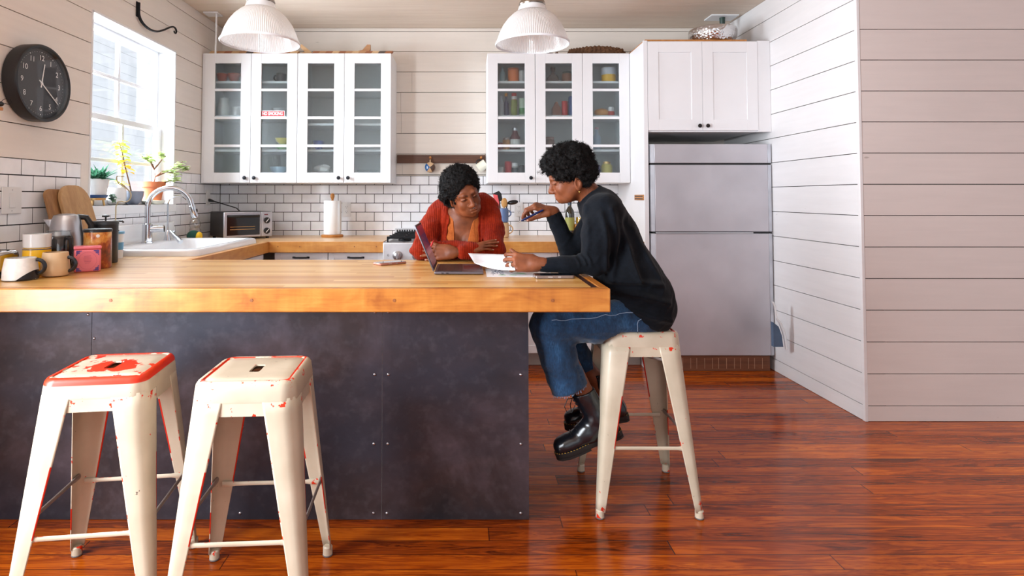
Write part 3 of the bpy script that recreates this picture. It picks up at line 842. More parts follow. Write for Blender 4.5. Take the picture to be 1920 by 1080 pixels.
def make_stool(label, group, seatmat):
    root = empty('metal_stool', (0, 0, 0), label, 'stool', group)
    b = MB()                                            # pressed seat: skirt, rolled rim, recessed top, hand slot
    rings = [(0.152, HS-0.060, 0.045), (0.1525, HS-0.056, 0.045), (0.150, HS-0.030, 0.044), (0.1475, HS-0.012, 0.043), (0.142, HS-0.003, 0.040), (0.135, HS, 0.036),
             (0.130, HS-0.0005, 0.034), (0.1275, HS-0.0035, 0.033), (0.1245, HS-0.0035, 0.032), (0.121, HS-0.0015, 0.030), (0.09, HS-0.0015, 0.028)]
    n = 28; vs = []; fs = []
    for h, z, r in rings: vs += [(x, y, z) for x, y in rsq(h, r)]
    for j in range(len(rings)-1):
        for i in range(n): fs.append((j*n+i, j*n+(i+1) % n, (j+1)*n+(i+1) % n, (j+1)*n+i))
    slot = []
    hx, hy = 0.019, 0.044                               # the hand slot, its own ring matched to the outer ring by angle
    for x, y in rsq(0.09, 0.028):
        a = math.atan2(y, x); c, s = math.cos(a), math.sin(a)
        sx = math.copysign(min(abs(c), 1)**0.75, c)*hx; sy = math.copysign(min(abs(s), 1)**0.6, s)*hy
        slot.append((sx, sy))
    base = len(vs)
    vs += [(x, y, HS-0.0015) for x, y in slot] + [(x*0.97, y*0.97, HS-0.006) for x, y in slot]
    j0 = (len(rings)-1)*n
    for (p, q) in ((j0, base), (base, base+n)):
        for i in range(n): fs.append((p+i, p+(i+1) % n, q+(i+1) % n, q+i))
    b.quadlist(vs, fs)
    so = b.build('seat', seatmat, root, smooth=40)
    b = MB()                                            # underside
    b.quadlist([(x, y, HS-0.02) for x, y in rsq(0.143, 0.04)] + [(x*1.5, y*1.5, HS-0.02) for x, y in slot], [(i, (i+1) % n, n+(i+1) % n, n+i) for i in range(n)])
    b.build('underside', M['stool'], root, smooth=0)
    ft = 0.205; tp = 0.150
    for sx in (1, -1):
        for sy in (1, -1):
            b = MB()                                    # pressed L-shaped channel leg, wide at the top
            K = 17; vs = []; fs = []; sec = 9
            for k in range(K):
                t = k/(K-1); z = (HS-0.050)*(1-t)+0.026*t
                off = tp+(ft-tp)*t
                wd = 0.094*(1-t)+0.030*t; rr = 0.040*(1-t)+0.014*t
                prof = [(-wd, 0.0), (-wd*0.93, 0.0), (-wd*0.7, 0.0), (-rr, 0.0)] + [(-rr+rr*math.sin(math.radians(a)), -rr+rr*math.cos(math.radians(a))) for a in (30, 60)] + [(0.0, -rr), (0.0, -wd*0.7), (0.0, -wd*0.93), (0.0, -wd)]
                crease = 0.003*math.sin(min(1, t*1.5)*PI)
                for q, (u, v) in enumerate(prof):
                    vs.append((sx*(off+u), sy*(off+v), z))
                sec = len(prof)
            for k in range(K-1):
                for q in range(sec-1): fs.append((k*sec+q, k*sec+q+1, (k+1)*sec+q+1, (k+1)*sec+q))
            b.quadlist(vs, fs)
            ids = {(1, 1): ((0, range(3, 8)), (1, range(9, 12))), (1, -1): ((1, range(5, 9)),), (-1, 1): ((0, range(1, 10)), (1, range(12, 14))), (-1, -1): ((0, range(5, 10)),)}[(sx, sy)]
            for e_, ks in ids:
                for k in ks: b.mi[k*(sec-1)+(0 if e_ == 0 else sec-2)] = 1
            lg = b.build('leg', [M['stool'], M['red_paint']], root, smooth=50, solid=0.003)
            b = MB()
            o = ft-0.006
            b.lathe([(0.0165, 0.003), (0.0165, 0.030), (0.013, 0.034)], n=14, M=Matrix.Translation((sx*(o-0.006), sy*(o-0.006), 0)))
            b.build('ferrule', M['stool'], lg)
            b = MB(); b.lathe([(0.015, 0.0), (0.0175, 0.003), (0.017, 0.006)], n=14, M=Matrix.Translation((sx*(o-0.006), sy*(o-0.006), 0))); b.build('rubber_foot', M['foot_grey'], lg)
    for ax in (0, 1):
        for s in (1, -1):
            b = MB(); o = tp-0.0005; w = 0.075
            pts = [(-w, HS-0.058), (w, HS-0.058), (w, HS-0.094), (w-0.012, HS-0.098), (-w+0.012, HS-0.098), (-w, HS-0.094)]
            if ax == 0: b.prism(pts[::-1], 'y', s*o-0.002, s*o+0.002)
            else: b.prism(pts, 'x', s*o-0.002, s*o+0.002)
            b.build('apron', M['stool'], root)
            z = 0.262 if ax == 0 else 0.285
            t = (HS-0.05-z)/(HS-0.076); off = tp+(ft-tp)*t-0.006; L = off-0.014
            b = MB()
            pp = [(-L, 0.010), (-L+0.03, 0.0095), (-L+0.045, 0.007), (L-0.045, 0.007), (L-0.03, 0.0095), (L, 0.010)]
            if ax == 0: b.tube([(u, s*off, z) for u, r in pp], [r for u, r in pp], 10, up=(0, 0, 1), flat=0.6)
            else: b.tube([(s*off, u, z) for u, r in pp], [r for u, r in pp], 10, up=(0, 0, 1), flat=0.6)
            b.build('foot_bar', M['stool'] if ax == 0 else M['bar_metal'], root)
    for s in (1, -1):                                   # crossed braces under the seat
        b = MB(); b.tube([(-0.140, -0.140*s, HS-0.115), (0.140, 0.140*s, HS-0.115+0.012*s)], 0.007, 8, flat=0.5); b.build('brace', M['bar_metal'], root)
    return root
st1 = make_stool('cream metal stool with a large patch of worn red paint on the seat', 'metal bar stools', M['seat_worn'])
st1.location = (-1.135, 1.905, 0); st1.rotation_euler = (0, 0, math.radians(7.5))
st2 = clone(st1, (-0.657, 1.868, 0), math.radians(3.5), 'cream metal stool with pale seat and thin red edge line beside the red one')
st3 = clone(st1, (0.725, 2.500, 0), math.radians(-0.5), 'cream metal stool that the woman in black sits on')
for s_ in (st2, st3):
    for ch in s_.children:
        if ch.name.startswith('seat'): ch.data = ch.data.copy(); ch.data.materials[0] = M['seat_cream']
# ---------------------------------------------------------------- smooth distance-field modelling for the two figures
CAM_T = math.radians(1.87)
def at(px, py, Y):
    """a point of the photograph at depth Y, in metres"""
    a = (px-870.0)/1090.0; b = -(py-334.0)/1090.0
    c, s = math.cos(CAM_T), math.sin(CAM_T)
    r = np.array([a, c-b*s, s+b*c]); t = Y/r[1]
    return np.array([r[0]*t, Y, EYE+r[2]*t])

def _hash(ix, iy, iz):
    h = (ix*374761393 + iy*668265263 + iz*2147483647*3 + 974634721) & 0xffffffff
    h = ((h ^ (h >> 13))*1274126177) & 0xffffffff
    return ((h ^ (h >> 16)) & 0xffff)/65535.0
def vnoise(P, f):
    Q = P*np.asarray(f); I = np.floor(Q).astype(np.int64); F = Q-I; F = F*F*(3-2*F)
    out = 0
    for dx in (0, 1):
        for dy in (0, 1):
            for dz in (0, 1):
                w = (F[:, 0] if dx else 1-F[:, 0])*(F[:, 1] if dy else 1-F[:, 1])*(F[:, 2] if dz else 1-F[:, 2])
                out = out + w*_hash(I[:, 0]+dx, I[:, 1]+dy, I[:, 2]+dz)
    return out-0.5

class SDF:
    def __init__(self): self.ops = []
    def _add(self, op, fn, k, c, R): self.ops.append((op, fn, k, None if c is None else np.asarray(c, float), R)); return self
    def seg(self, a, b, ra, rb=None, k=0.01, op='u', sc=(1, 1, 1)):
        rb = ra if rb is None else rb
        a = np.asarray(a, float); b = np.asarray(b, float); sc = np.asarray(sc, float); c0 = (a+b)/2
        A, B = (a-c0)*sc, (b-c0)*sc; ba = B-A; bb = max(float(ba@ba), 1e-12)
        def fn(P):
            Q = (P-c0)*sc; pa = Q-A; h = np.clip(pa@ba/bb, 0, 1)
            return np.sqrt(((pa-h[:, None]*ba)**2).sum(1))-(ra+(rb-ra)*h)
        return self._add(op, fn, k, c0, np.linalg.norm(b-a)/2+max(ra, rb)/min(sc.min(), 1))
    def chain(self, pts, rs, k=0.01, op='u', sc=(1, 1, 1)):
        for i in range(len(pts)-1): self.seg(pts[i], pts[i+1], rs[i], rs[i+1], k, op, sc)
        return self
    def ell(self, c, r, R=None, k=0.01, op='u'):
        c = np.asarray(c, float); r = np.asarray(r, float); Rm = None if R is None else np.asarray(R, float)
        def fn(P):
            Q = P-c
            if Rm is not None: Q = Q@Rm
            k0 = np.sqrt(((Q/r)**2).sum(1)); k1 = np.sqrt(((Q/(r*r))**2).sum(1))
            return k0*(k0-1)/np.maximum(k1, 1e-9)
        return self._add(op, fn, k, c, r.max())
    def box(self, c, h, rad=0.0, R=None, k=0.01, op='u'):
        c = np.asarray(c, float); h = np.asarray(h, float)-rad; Rm = None if R is None else np.asarray(R, float)
        def fn(P):
            Q = P-c
            if Rm is not None: Q = Q@Rm
            q = np.abs(Q)-h
            return np.sqrt((np.maximum(q, 0)**2).sum(1))+np.minimum(q.max(1), 0)-rad
        return self._add(op, fn, k, c, np.linalg.norm(h)+rad)
    def fun(self, fn, op='d', k=0.004): return self._add(op, fn, k, None, None)
    def ev(self, P):
        d = np.full(len(P), 1.0)
        for op, fn, k, c, R in self.ops:
            if op == 'd': d = d+fn(P); continue
            if c is not None and op in 'us':
                m = np.nonzero(((P-c)**2).sum(1) < (R+k+0.05)**2)[0]
                if len(m) == 0: continue
                e = fn(P[m]); o = d[m]
            else:
                m = slice(None); e = fn(P); o = d
            if op == 's': e = -e
            s = 1.0 if op == 'u' else -1.0                  # union = smooth min, others = smooth max
            h = np.clip(0.5+0.5*s*(e-o)/k, 0, 1)            # weight of o
            d[m] = e*(1-h)+o*h-s*k*h*(1-h)
        return d
    def mesh(self, lo, hi, h):
        lo = np.asarray(lo, float); hi = np.asarray(hi, float); B = 6
        nb = np.ceil((hi-lo)/(h*B)).astype(int)+1; n = nb*B
        cen = [lo[i]+(np.arange(nb[i])*B+(B-1)/2)*h for i in range(3)]
        Cx = np.stack(np.meshgrid(*cen, indexing='ij'), -1).reshape(-1, 3)
        D = self.ev(Cx); act = (np.abs(D) < h*B*0.87*1.25+0.016).reshape(nb)
        V = np.where(D.reshape(nb) < 0, -1.0, 1.0).astype(np.float32)
        for ax in range(3): V = np.repeat(V, B, axis=ax); act = np.repeat(act, B, axis=ax)
        idx = np.argwhere(act)
        for i in range(0, len(idx), 400000):
            j = idx[i:i+400000]; V[j[:, 0], j[:, 1], j[:, 2]] = self.ev(lo+j*h)
        return surface_nets(V, lo, h)
def surface_nets(V, lo, h):
    S = V < 0
    c = np.zeros(tuple(q-1 for q in V.shape), np.int8)
    for dx in (0, 1):
        for dy in (0, 1):
            for dz in (0, 1): c += S[dx:V.shape[0]-1+dx, dy:V.shape[1]-1+dy, dz:V.shape[2]-1+dz]
    cells = np.argwhere((c > 0) & (c < 8))
    vid = np.full(c.shape, -1, np.int32); vid[tuple(cells.T)] = np.arange(len(cells))
    acc = np.zeros((len(cells), 3)); cnt = np.zeros(len(cells))
    corner = [(x, y, z) for x in (0, 1) for y in (0, 1) for z in (0, 1)]
    val = {q: V[cells[:, 0]+q[0], cells[:, 1]+q[1], cells[:, 2]+q[2]].astype(float) for q in corner}
    for a in corner:
        for ax in range(3):
            if a[ax]: continue
            b = list(a); b[ax] = 1; b = tuple(b)
            va, vb = val[a], val[b]; m = (va < 0) != (vb < 0)
            t = np.where(m, va/np.where(m, va-vb, 1), 0)
            p = np.tile(np.array(a, float), (len(cells), 1)); p[:, ax] = t
            acc[m] += p[m]; cnt[m] += 1
    P = lo+(cells+acc/cnt[:, None])*h
    quads = []
    for ax in range(3):
        sl0 = [slice(None)]*3; sl1 = [slice(None)]*3; sl0[ax] = slice(0, -1); sl1[ax] = slice(1, None)
        e = np.argwhere(S[tuple(sl0)] != S[tuple(sl1)])
        u, w = (ax+1) % 3, (ax+2) % 3
        e = e[(e[:, u] > 0) & (e[:, w] > 0) & (e[:, u] < V.shape[u]-1) & (e[:, w] < V.shape[w]-1)]
        def nb_(du, dw):
            q = e.copy(); q[:, u] -= du; q[:, w] -= dw; return vid[q[:, 0], q[:, 1], q[:, 2]]
        Q = np.stack([nb_(1, 1), nb_(0, 1), nb_(0, 0), nb_(1, 0)], 1)
        f = ~S[tuple(e.T)]                                  # outside -> inside along +axis: flip
        Q[f] = Q[f][:, ::-1]
        quads.append(Q)
    return P, np.concatenate(quads)

def relax(P, Q, it=2, lam=0.5):
    for _ in range(it):
        acc = np.zeros_like(P); cnt = np.zeros(len(P))
        for i in range(4):
            for j in (1, 3):
                np.add.at(acc, Q[:, i], P[Q[:, (i+j) % 4]]); np.add.at(cnt, Q[:, i], 1)
        P = P+lam*(acc/np.maximum(cnt, 1)[:, None]-P)
    return P
def np_object(name, P, Q, mat, parent=None, loc=None, attrs=None):
    off = np.array(worldloc(parent)) if parent is not None else (np.array(loc) if loc is not None else np.zeros(3))
    me = bpy.data.meshes.new(name)
    me.vertices.add(len(P)); me.vertices.foreach_set('co', (P-off).astype(np.float32).ravel())
    me.loops.add(Q.size); me.loops.foreach_set('vertex_index', Q.astype(np.int32).ravel())
    me.polygons.add(len(Q)); me.polygons.foreach_set('loop_start', np.arange(0, Q.size, 4, dtype=np.int32))
    me.polygons.foreach_set('use_smooth', np.ones(len(Q), bool))
    me.update(calc_edges=True); me.validate()
    for n, v in (attrs or {}).items():
        a = me.attributes.new(n, 'FLOAT', 'POINT'); a.data.foreach_set('value', np.asarray(v, np.float32))
    for m in (mat if isinstance(mat, (list, tuple)) else [mat]): me.materials.append(m)
    o = bpy.data.objects.new(name, me); COL.objects.link(o)
    if parent is not None: o.parent = parent
    elif loc is not None: o.location = loc
    return o

def rot_head(yaw, pitch, roll):
    y, p, r = (math.radians(v) for v in (yaw, pitch, roll))
    return np.array((Matrix.Rotation(y, 3, 'Z') @ Matrix.Rotation(p, 3, 'X') @ Matrix.Rotation(r, 3, 'Y')))

# ---- a head in its own frame: face towards -y, her left +x, origin between the ears
def head(S, R, O, s=1.0, lo=1.0, ez=0.0):
    def T(*p):
        p = np.array(p, float)
        if p[2] < -.040: p[2] = -.040+(p[2]+.040)*lo
        return O+s*(R@p)
    S.ell(T(0, .014, .036), s*np.array((.074, .092, .082)), R, .01)
    S.ell(T(0, -.026, -.014), s*np.array((.063, .060, .082)), R, .03*s)
    S.ell(T(0, -.034, -.066), s*np.array((.051, .050, .042)), R, .03*s)
    S.ell(T(0, -.070, -.094), s*np.array((.021, .018, .016)), R, .022*s)
    for q in (1, -1):
        S.ell(T(.037*q, -.060, -.032), s*np.array((.021, .018, .020)), R, .022*s)
        S.seg(T(.050*q, .006, -.042), T(.034*q, -.042, -.086), .018*s, .015*s, .028*s)
        S.chain([T(.006*q, -.083, .018), T(.028*q, -.081, .024), T(.046*q, -.064, .018)], [.0085*s, .009*s, .007*s], .014*s)
        S.ell(T(.0315*q, -.093, .003), s*np.array((.0155, .013, .0115)), R, .010*s, 's')
        S.ell(T(.0315*q, -.0735, .002), s*np.array((.0165, .0135, .0130)), R, .003*s)
        S.chain([T(.018*q, -.0850, .001), T(.031*q, -.0895, .0065), T(.046*q, -.0795, .001)], [.0026*s]*3, .004*s)
        S.ell(T(.0150*q, -.0935, -.0385), s*np.array((.0100, .0115, .0088)), R, .007*s)
    S.seg(T(0, -.083, .010), T(0, -.104, -.030), .0075*s, .0105*s, .012*s)
    S.ell(T(0, -.1045, -.0345), s*np.array((.0135, .0125, .0115)), R, .009*s)
    for q in (1, -1): S.ell(T(.0072*q, -.1020, -.0470), s*np.array((.0040, .0055, .0040)), R, .003*s, 's')
    S.ell(T(0, -.074, -.070), s*np.array((.032, .015, .021)), R, .018*s)
    S.chain([T(-.0290, -.0740, -.0700), T(-.011, -.0886, -.0640), T(0, -.0892, -.0652), T(.011, -.0886, -.0640), T(.0290, -.0740, -.0700)], [.0025*s, .0050*s, .0052*s, .0050*s, .0025*s], .006*s)
    S.chain([T(-.0255, -.0755, -.0725), T(-.009, -.0882, -.0768), T(.009, -.0882, -.0768), T(.0255, -.0755, -.0725)], [.003*s, .0062*s, .0062*s, .003*s], .007*s)
    S.chain([T(-.0260, -.0800, -.0704), T(-.010, -.0945, -.0704), T(0, -.0955, -.0708), T(.010, -.0945, -.0704), T(.0260, -.0800, -.0704)], [.0014*s, .0020*s, .0020*s, .0020*s, .0014*s], .0022*s, 's')
    for q in (1, -1):                                         # ears
        ER = R@np.array(Matrix.Rotation(math.radians(18*q), 3, 'Z'))@np.array(Matrix.Rotation(math.radians(-12), 3, 'X'))
        S.ell(T(.0745*q, .018, -.012+ez), s*np.array((.0075, .0185, .0300)), ER, .006*s)
        S.ell(T(.0825*q, .016, -.008+ez), s*np.array((.0062, .0105, .0180)), ER, .004*s, 's')
        S.ell(T(.0750*q, .011, -.038+ez), s*np.array((.0060, .0090, .0090)), ER, .006*s)
def head_attrs(P, R, O, s=1.0, lo=1.0):
    L = ((P-O)@R)/s; L[:, 2] = np.where(L[:, 2] < -.040, -.040+(L[:, 2]+.040)/lo, L[:, 2]); ax = np.abs(L[:, 0])
    def dseg(a, b):
        a = np.array(a); b = np.array(b); Q = np.stack([ax, L[:, 1], L[:, 2]], 1); ba = b-a
        h = np.clip((Q-a)@ba/(ba@ba), 0, 1); return np.sqrt(((Q-a-h[:, None]*ba)**2).sum(1))
    lip = np.minimum.reduce([dseg((0, -.088, -.0656), (.011, -.0872, -.0645)), dseg((.011, -.0872, -.0645), (.0270, -.0755, -.0695)), dseg((0, -.0868, -.0766), (.009, -.0868, -.0766)), dseg((.009, -.0868, -.0766), (.0245, -.0765, -.0728))])
    brow = np.minimum(dseg((.012, -.091, .019), (.029, -.089, .026)), dseg((.029, -.089, .026), (.048, -.070, .021)))
    lash = np.minimum(dseg((.0185, -.085, -.0020), (.031, -.0885, .0012)), dseg((.031, -.0885, .0012), (.0465, -.0785, -.0008)))
    iris = dseg((.0295, -.0875, -.0022), (.0325, -.0875, -.0022))
    sm = lambda d, a, b: np.clip((b-d)/(b-a), 0, 1)
    eye = dseg((.0215, -.0865, -.0015), (.0415, -.0830, -.0010))
    return {'sclera': sm(eye, .0016, .0028), 'lip': sm(lip, .0058, .0085), 'brow': sm(brow, .0028, .0058), 'lash': np.maximum(sm(lash, .0018, .0036), sm(iris, .0022, .0034))}

# ---- a hand: local X to the fingertips, Z out of the back, Y to the thumb of a right hand
FING = [(.030, .087, (.041, .025, .020), .0092, .0072), (.0095, .091, (.046, .029, .021), .0094, .0073), (-.0115, .086, (.042, .027, .020), .0089, .0070), (-.0305, .076, (.033, .020, .018), .0080, .0062)]
def hand(S, o, f, z, left=False, curl=((10, 15, 10),)*4, spread=(4, 1, -2, -6), thumb=(40, 20, 15, 20), s=1.0, fore=None):
    """returns the fingertip positions and bone points"""
    f = np.asarray(f, float); f = f/np.linalg.norm(f); z = np.asarray(z, float); z = z-f*(z@f); z = z/np.linalg.norm(z)
    y = np.cross(z, f)*(-1 if left else 1)
    W = lambda p: np.asarray(o)+s*(f*p[0]+y*p[1]+z*p[2])
    tips = []
    for (fy, fx, ph, r0, r1), cu, sp in zip(FING, curl, spread):
        kn = np.array((fx, fy, .004 if abs(fy) < .02 else .001))
        S.seg(W((.004, fy*.62, -.002)), W(kn), .0135*s, .0110*s, .012*s)
        p = kn; a = 0.0; pts = [W(p)]; b = math.radians(sp)
        for L, c in zip(ph, cu):
            a += math.radians(c)
            p = p+L*np.array((math.cos(a)*math.cos(b), math.sin(b)*math.cos(a), -math.sin(a))); pts.append(W(p))
        rs = [r0*s, (r0*.93)*s, (r0+r1)/2*.98*s, r1*s]
        for i in range(3): S.seg(pts[i], pts[i+1], rs[i], rs[i+1], .0035*s)
        tips.append(pts)
    S.ell(W((.040, .000, -.010)), s*np.array((.042, .034, .012)), np.stack([f, y, z], 1), .012*s)   # palm pad
    th = np.radians(thumb)
    p = np.array((.020, .026, -.008)); d = np.array((math.cos(th[0])*math.cos(th[3]), math.sin(th[0])*math.cos(th[3]), -math.sin(th[3])))
    q = p+.043*d; pts = [W(p), W(q)]
    for L, c in ((.033, th[1]), (.026, th[2])):
        ang = math.atan2(d[1], d[0])-c; hl = math.hypot(d[0], d[1]); d = np.array((math.cos(ang)*hl, math.sin(ang)*hl, d[2])); q = q+L*d; pts.append(W(q))
    for i, (ra, rb) in enumerate(((.0150, .0115), (.0108, .0098), (.0098, .0082))): S.seg(pts[i], pts[i+1], ra*s, rb*s, (.014 if i == 0 else .004)*s)
    tips.append(pts)
    S.seg(W((.012, 0, -.002)), W((-.012, 0, -.001)), .0240*s, .0235*s, .016*s, sc=(1, 1, 1))
    if fore is not None: S.seg(W((-.010, 0, -.001)), fore, .0240*s, .0265*s, .016*s)
    return tips
def nails(mb, tips, o, z, s=1.0):
    """small nail plates on the finger ends"""
    z = np.asarray(z, float)
    for pts in tips:
        a, b = pts[-2], pts[-1]; d = b-a; d = d/np.linalg.norm(d); n = z-d*(z@d); n = n/np.linalg.norm(n); w = np.cross(d, n)
        c = b+d*.0005*s+n*.0058*s
        R = Matrix((tuple(d), tuple(w), tuple(n))).transposed().to_4x4()
        mb.sphere(tuple(c), 1.0, 10, 6, sc=(.0066*s, .0052*s, .0022*s), M=R)

def mat_skin(name, c0, c1, lipc):
    m = NT(name)
    v = m.geo()
    col = m.ramp(m.noise(v, 22, 4), [(0.3, c0), (0.7, c1)])
    def at_(n):
        a = m.nt.nodes.new('ShaderNodeAttribute'); a.attribute_name = n; return a.outputs['Fac']
    col = m.mix(m.math('MULTIPLY', at_('lip'), 0.65), col, lipc)
    col = m.mix(m.math('MULTIPLY', at_('brow'), 0.8), col, sr(26, 16, 12))
    col = m.mix(m.math('MULTIPLY', at_('sclera'), 0.75), col, sr(170, 150, 138))
    col = m.mix(m.math('MULTIPLY', at_('lash'), 0.92), col, sr(16, 9, 8))
    m.set(color=col, rough=0.5, spec=0.35, sss=0.05)
    m.b.inputs['Subsurface Radius'].default_value = (0.6, 0.25, 0.12); m.b.inputs['Subsurface Scale'].default_value = 0.01
    m.bump(m.noise(v, 420, 2), 0.06, 0.001)
    return m.mat
def mat_hair(name, c0, c1):
    m = NT(name); v = m.geo()
    m.set(color=m.ramp(m.noise(v, 160, 3), [(0.35, c0), (0.7, c1)]), rough=0.7, spec=0.2)
    m.bump(m.noise(v, 380, 3, 0.7), 0.7, 0.004)
    return m.mat
def mat_knit(name, c0, c1, rib=0.0, axis=0, rough=0.85):
    m = NT(name); v = m.geo(); x, y, z = m.sep(v)
    f = m.noise(v, 90, 3, 0.6)
    col = m.ramp(m.math('ADD', m.math('MULTIPLY', f, 0.5), m.math('MULTIPLY', m.noise(v, 9, 3), 0.5)), [(0.35, c0), (0.65, c1)])
    h = f
    if rib:
        w = m.math('SINE', m.math('MULTIPLY', m.math('ADD', (x, y, z)[axis], m.math('MULTIPLY', m.noise(v, 5, 2), 0.02)), rib))
        h = m.math('ADD', m.math('MULTIPLY', w, 0.5), m.math('MULTIPLY', f, 0.6))
        col = m.mix(m.math('MULTIPLY', m.step(w, 0.2, -1.0), 0.22), col, tuple(k*0.55 for k in c0[:3])+(1,))
    m.set(color=col, rough=rough, spec=0.12, sheen=0.04)
    m.bump(h, 0.4, 0.003)
    return m.mat
def mat_denim(name):
    m = NT(name); v = m.geo(); x, y, z = m.sep(v)
    tw = m.math('SINE', m.math('MULTIPLY', m.math('ADD', m.math('ADD', x, y), z), 2600.0))
    n = m.noise(v, 11, 4, 0.6); n2 = m.noise(m.comb(m.math('MULTIPLY', x, 260.0), m.math('MULTIPLY', y, 260.0), m.math('MULTIPLY', z, 60.0)), 1.0, 3)
    f = m.math('ADD', m.math('ADD', m.math('MULTIPLY', n, 0.6), m.math('MULTIPLY', n2, 0.3)), m.math('MULTIPLY', tw, 0.04))
    m.set(color=m.ramp(f, [(0.3, sr(16, 34, 54)), (0.5, sr(28, 60, 92)), (0.68, sr(62, 104, 142))]), rough=0.8, spec=0.2, sheen=0.2)
    m.bump(n2, 0.3, 0.002)
    return m.mat
M['skin_a'] = mat_skin('deep_brown_skin', sr(106, 56, 32), sr(140, 78, 47), sr(124, 58, 52))
M['skin_b'] = mat_skin('brown_skin', sr(106, 56, 32), sr(140, 80, 50), sr(132, 66, 58))
M['nail_a'] = plain('nail', sr(178, 128, 110), 0.3)
M['hair'] = mat_hair('black_coily_hair', sr(8, 7, 7), sr(22, 18, 18))
M['rust_knit'] = mat_knit('rust_red_knit', sr(118, 25, 8), sr(152, 42, 14), 620.0, 0)
M['orange_top'] = mat_knit('burnt_orange_knit', sr(170, 88, 40), sr(194, 108, 54), 900.0, 0)
M['black_knit'] = mat_knit('black_fine_knit', sr(7, 10, 15), sr(14, 19, 27))
M['denim'] = mat_denim('blue_denim')

def hair_obj(S, lo, hi, h, parent, curls, curl_r, curl_len, seed, keep=None):
    P, Q = S.mesh(lo, hi, h)
    rng = np.random.RandomState(seed)
    # face normals at vertices
    n = np.cross(P[Q[:, 2]]-P[Q[:, 0]], P[Q[:, 3]]-P[Q[:, 1]]); N = np.zeros_like(P)
    for i in range(4): np.add.at(N, Q[:, i], n)
    N /= np.maximum(np.linalg.norm(N, axis=1), 1e-12)[:, None]
    ids = np.arange(len(P)) if keep is None else np.nonzero(keep(P))[0]
    pick = rng.choice(ids, curls)
    V = [P]; F = [Q]; base = len(P); K = 9
    t = np.linspace(0, 1, K)
    for i in pick:
        nn = N[i]+rng.normal(0, .45, 3); nn /= np.linalg.norm(nn)
        a = np.cross(nn, rng.normal(0, 1, 3)); a /= np.linalg.norm(a); b = np.cross(nn, a)
        L = curl_len*rng.uniform(.5, 1.2); r = curl_r*rng.uniform(.6, 1.3); tn = rng.uniform(1.0, 2.2)*2*PI; ph = rng.uniform(0, 6.28)
        c = P[i]-N[i]*.003+nn*(t[:, None]*L)+r*(np.cos(tn*t+ph)[:, None]*a+np.sin(tn*t+ph)[:, None]*b)
        w = 0.0011*(1-.45*t)[:, None]
        V.append(np.concatenate([c+a*w, c-a*.5*w+b*.87*w, c-a*.5*w-b*.87*w]))
        q = np.arange(K-1)
        for s0, s1 in ((0, K), (K, 2*K), (2*K, 0)): F.append(np.stack([base+s0+q, base+s0+q+1, base+s1+q+1, base+s1+q], 1))
        base += 3*K
    return np_object('hair', np.concatenate(V), np.concatenate(F), M['hair'], parent)
# ---------------------------------------------------------------- woman in rust red, leaning on the worktop
RA = rot_head(22, 14, -22); HA = at(870.0, 364.5, 3.06); sA = 0.99
def bodyA():
    S = SDF()
    head(S, RA, HA, sA)
    nk = HA+RA@np.array((0, .030, -.055)); nb = at(868, 412, 3.17)
    S.seg(nk, nb, .052, .058, .03)
    shR, shL = at(818, 405, 3.20), at(921, 394, 3.21)
    chest = at(868, 440, 3.21)
    S.seg(shR+np.array((.03, 0, 0)), shL-np.array((.03, 0, 0)), .060, .060, .05)
    S.seg(at(868, 420, 3.20), at(868, 470, 3.22), .115, .125, .05, sc=(.74, 1, 1))
    S.seg(at(868, 470, 3.22), at(872, 560, 3.30), .120, .125, .06, sc=(.78, 1, 1))
    for px in (846.5, 884):
        S.ell(at(px, 455, 3.125), (.060, .062, .068), None, .012)
    elR, elL = at(789, 470, 3.03), at(930, 468, 3.01)
    S.chain([shR, elR], [.048, .040], .03); S.chain([shL, elL], [.048, .040], .03)
    # her left hand holds the right elbow; her right hand lies over the left forearm
    wl = at(850, 473, 2.952); wr = at(883, 466.5, 2.955)
    S.chain([elL, wl+np.array((.05, 0.0, 0))], [.040, .027], .02)
    S.chain([elR, at(850, 468, 3.04), wr-np.array((.02, -.02, 0))], [.040, .034, .026], .02)
    t1 = hand(S, wl, (-1, .10, -.02), (0.0, -.95, .30), True, ((8, 14, 10), (6, 10, 8), (6, 10, 10), (8, 12, 10)), (3, 1, -1, -4), (10, -6, -14, 4), .98)
    t2 = hand(S, wr, (1, -.10, .24), (-.20, -.62, .78), False, ((2, 8, 6), (4, 8, 6), (6, 10, 8), (10, 12, 10)), (5, 2, -2, -6), (26, 10, 10, 10), .76)
    S.box((0, 2.5, .80), (2, .545, .1242), k=.001, op='s')
    return S, t1, t2
SA, tA1, tA2 = bodyA()
P, Q = SA.mesh(at(868, 560, 3.3)-np.array((.34, .40, .02)), np.array((.32, 3.45, 1.46)), .0026)
locA = at(870, 560, 3.30); locA = (float(locA[0]), 3.30, 0.70)
person_a = np_object('person', P, Q, M['skin_a'], None, locA, head_attrs(P, RA, HA, sA))
tag(person_a, 'person with short black afro in rust red cardigan leaning folded arms on the island', 'person', 'women at the island')
nb_ = MB(); nails(nb_, tA1[:4], None, (0, -.9, .4)); nails(nb_, tA2[:4], None, (0, -.6, .8), .76)
nb_.build('nails', M['nail_a'], person_a)
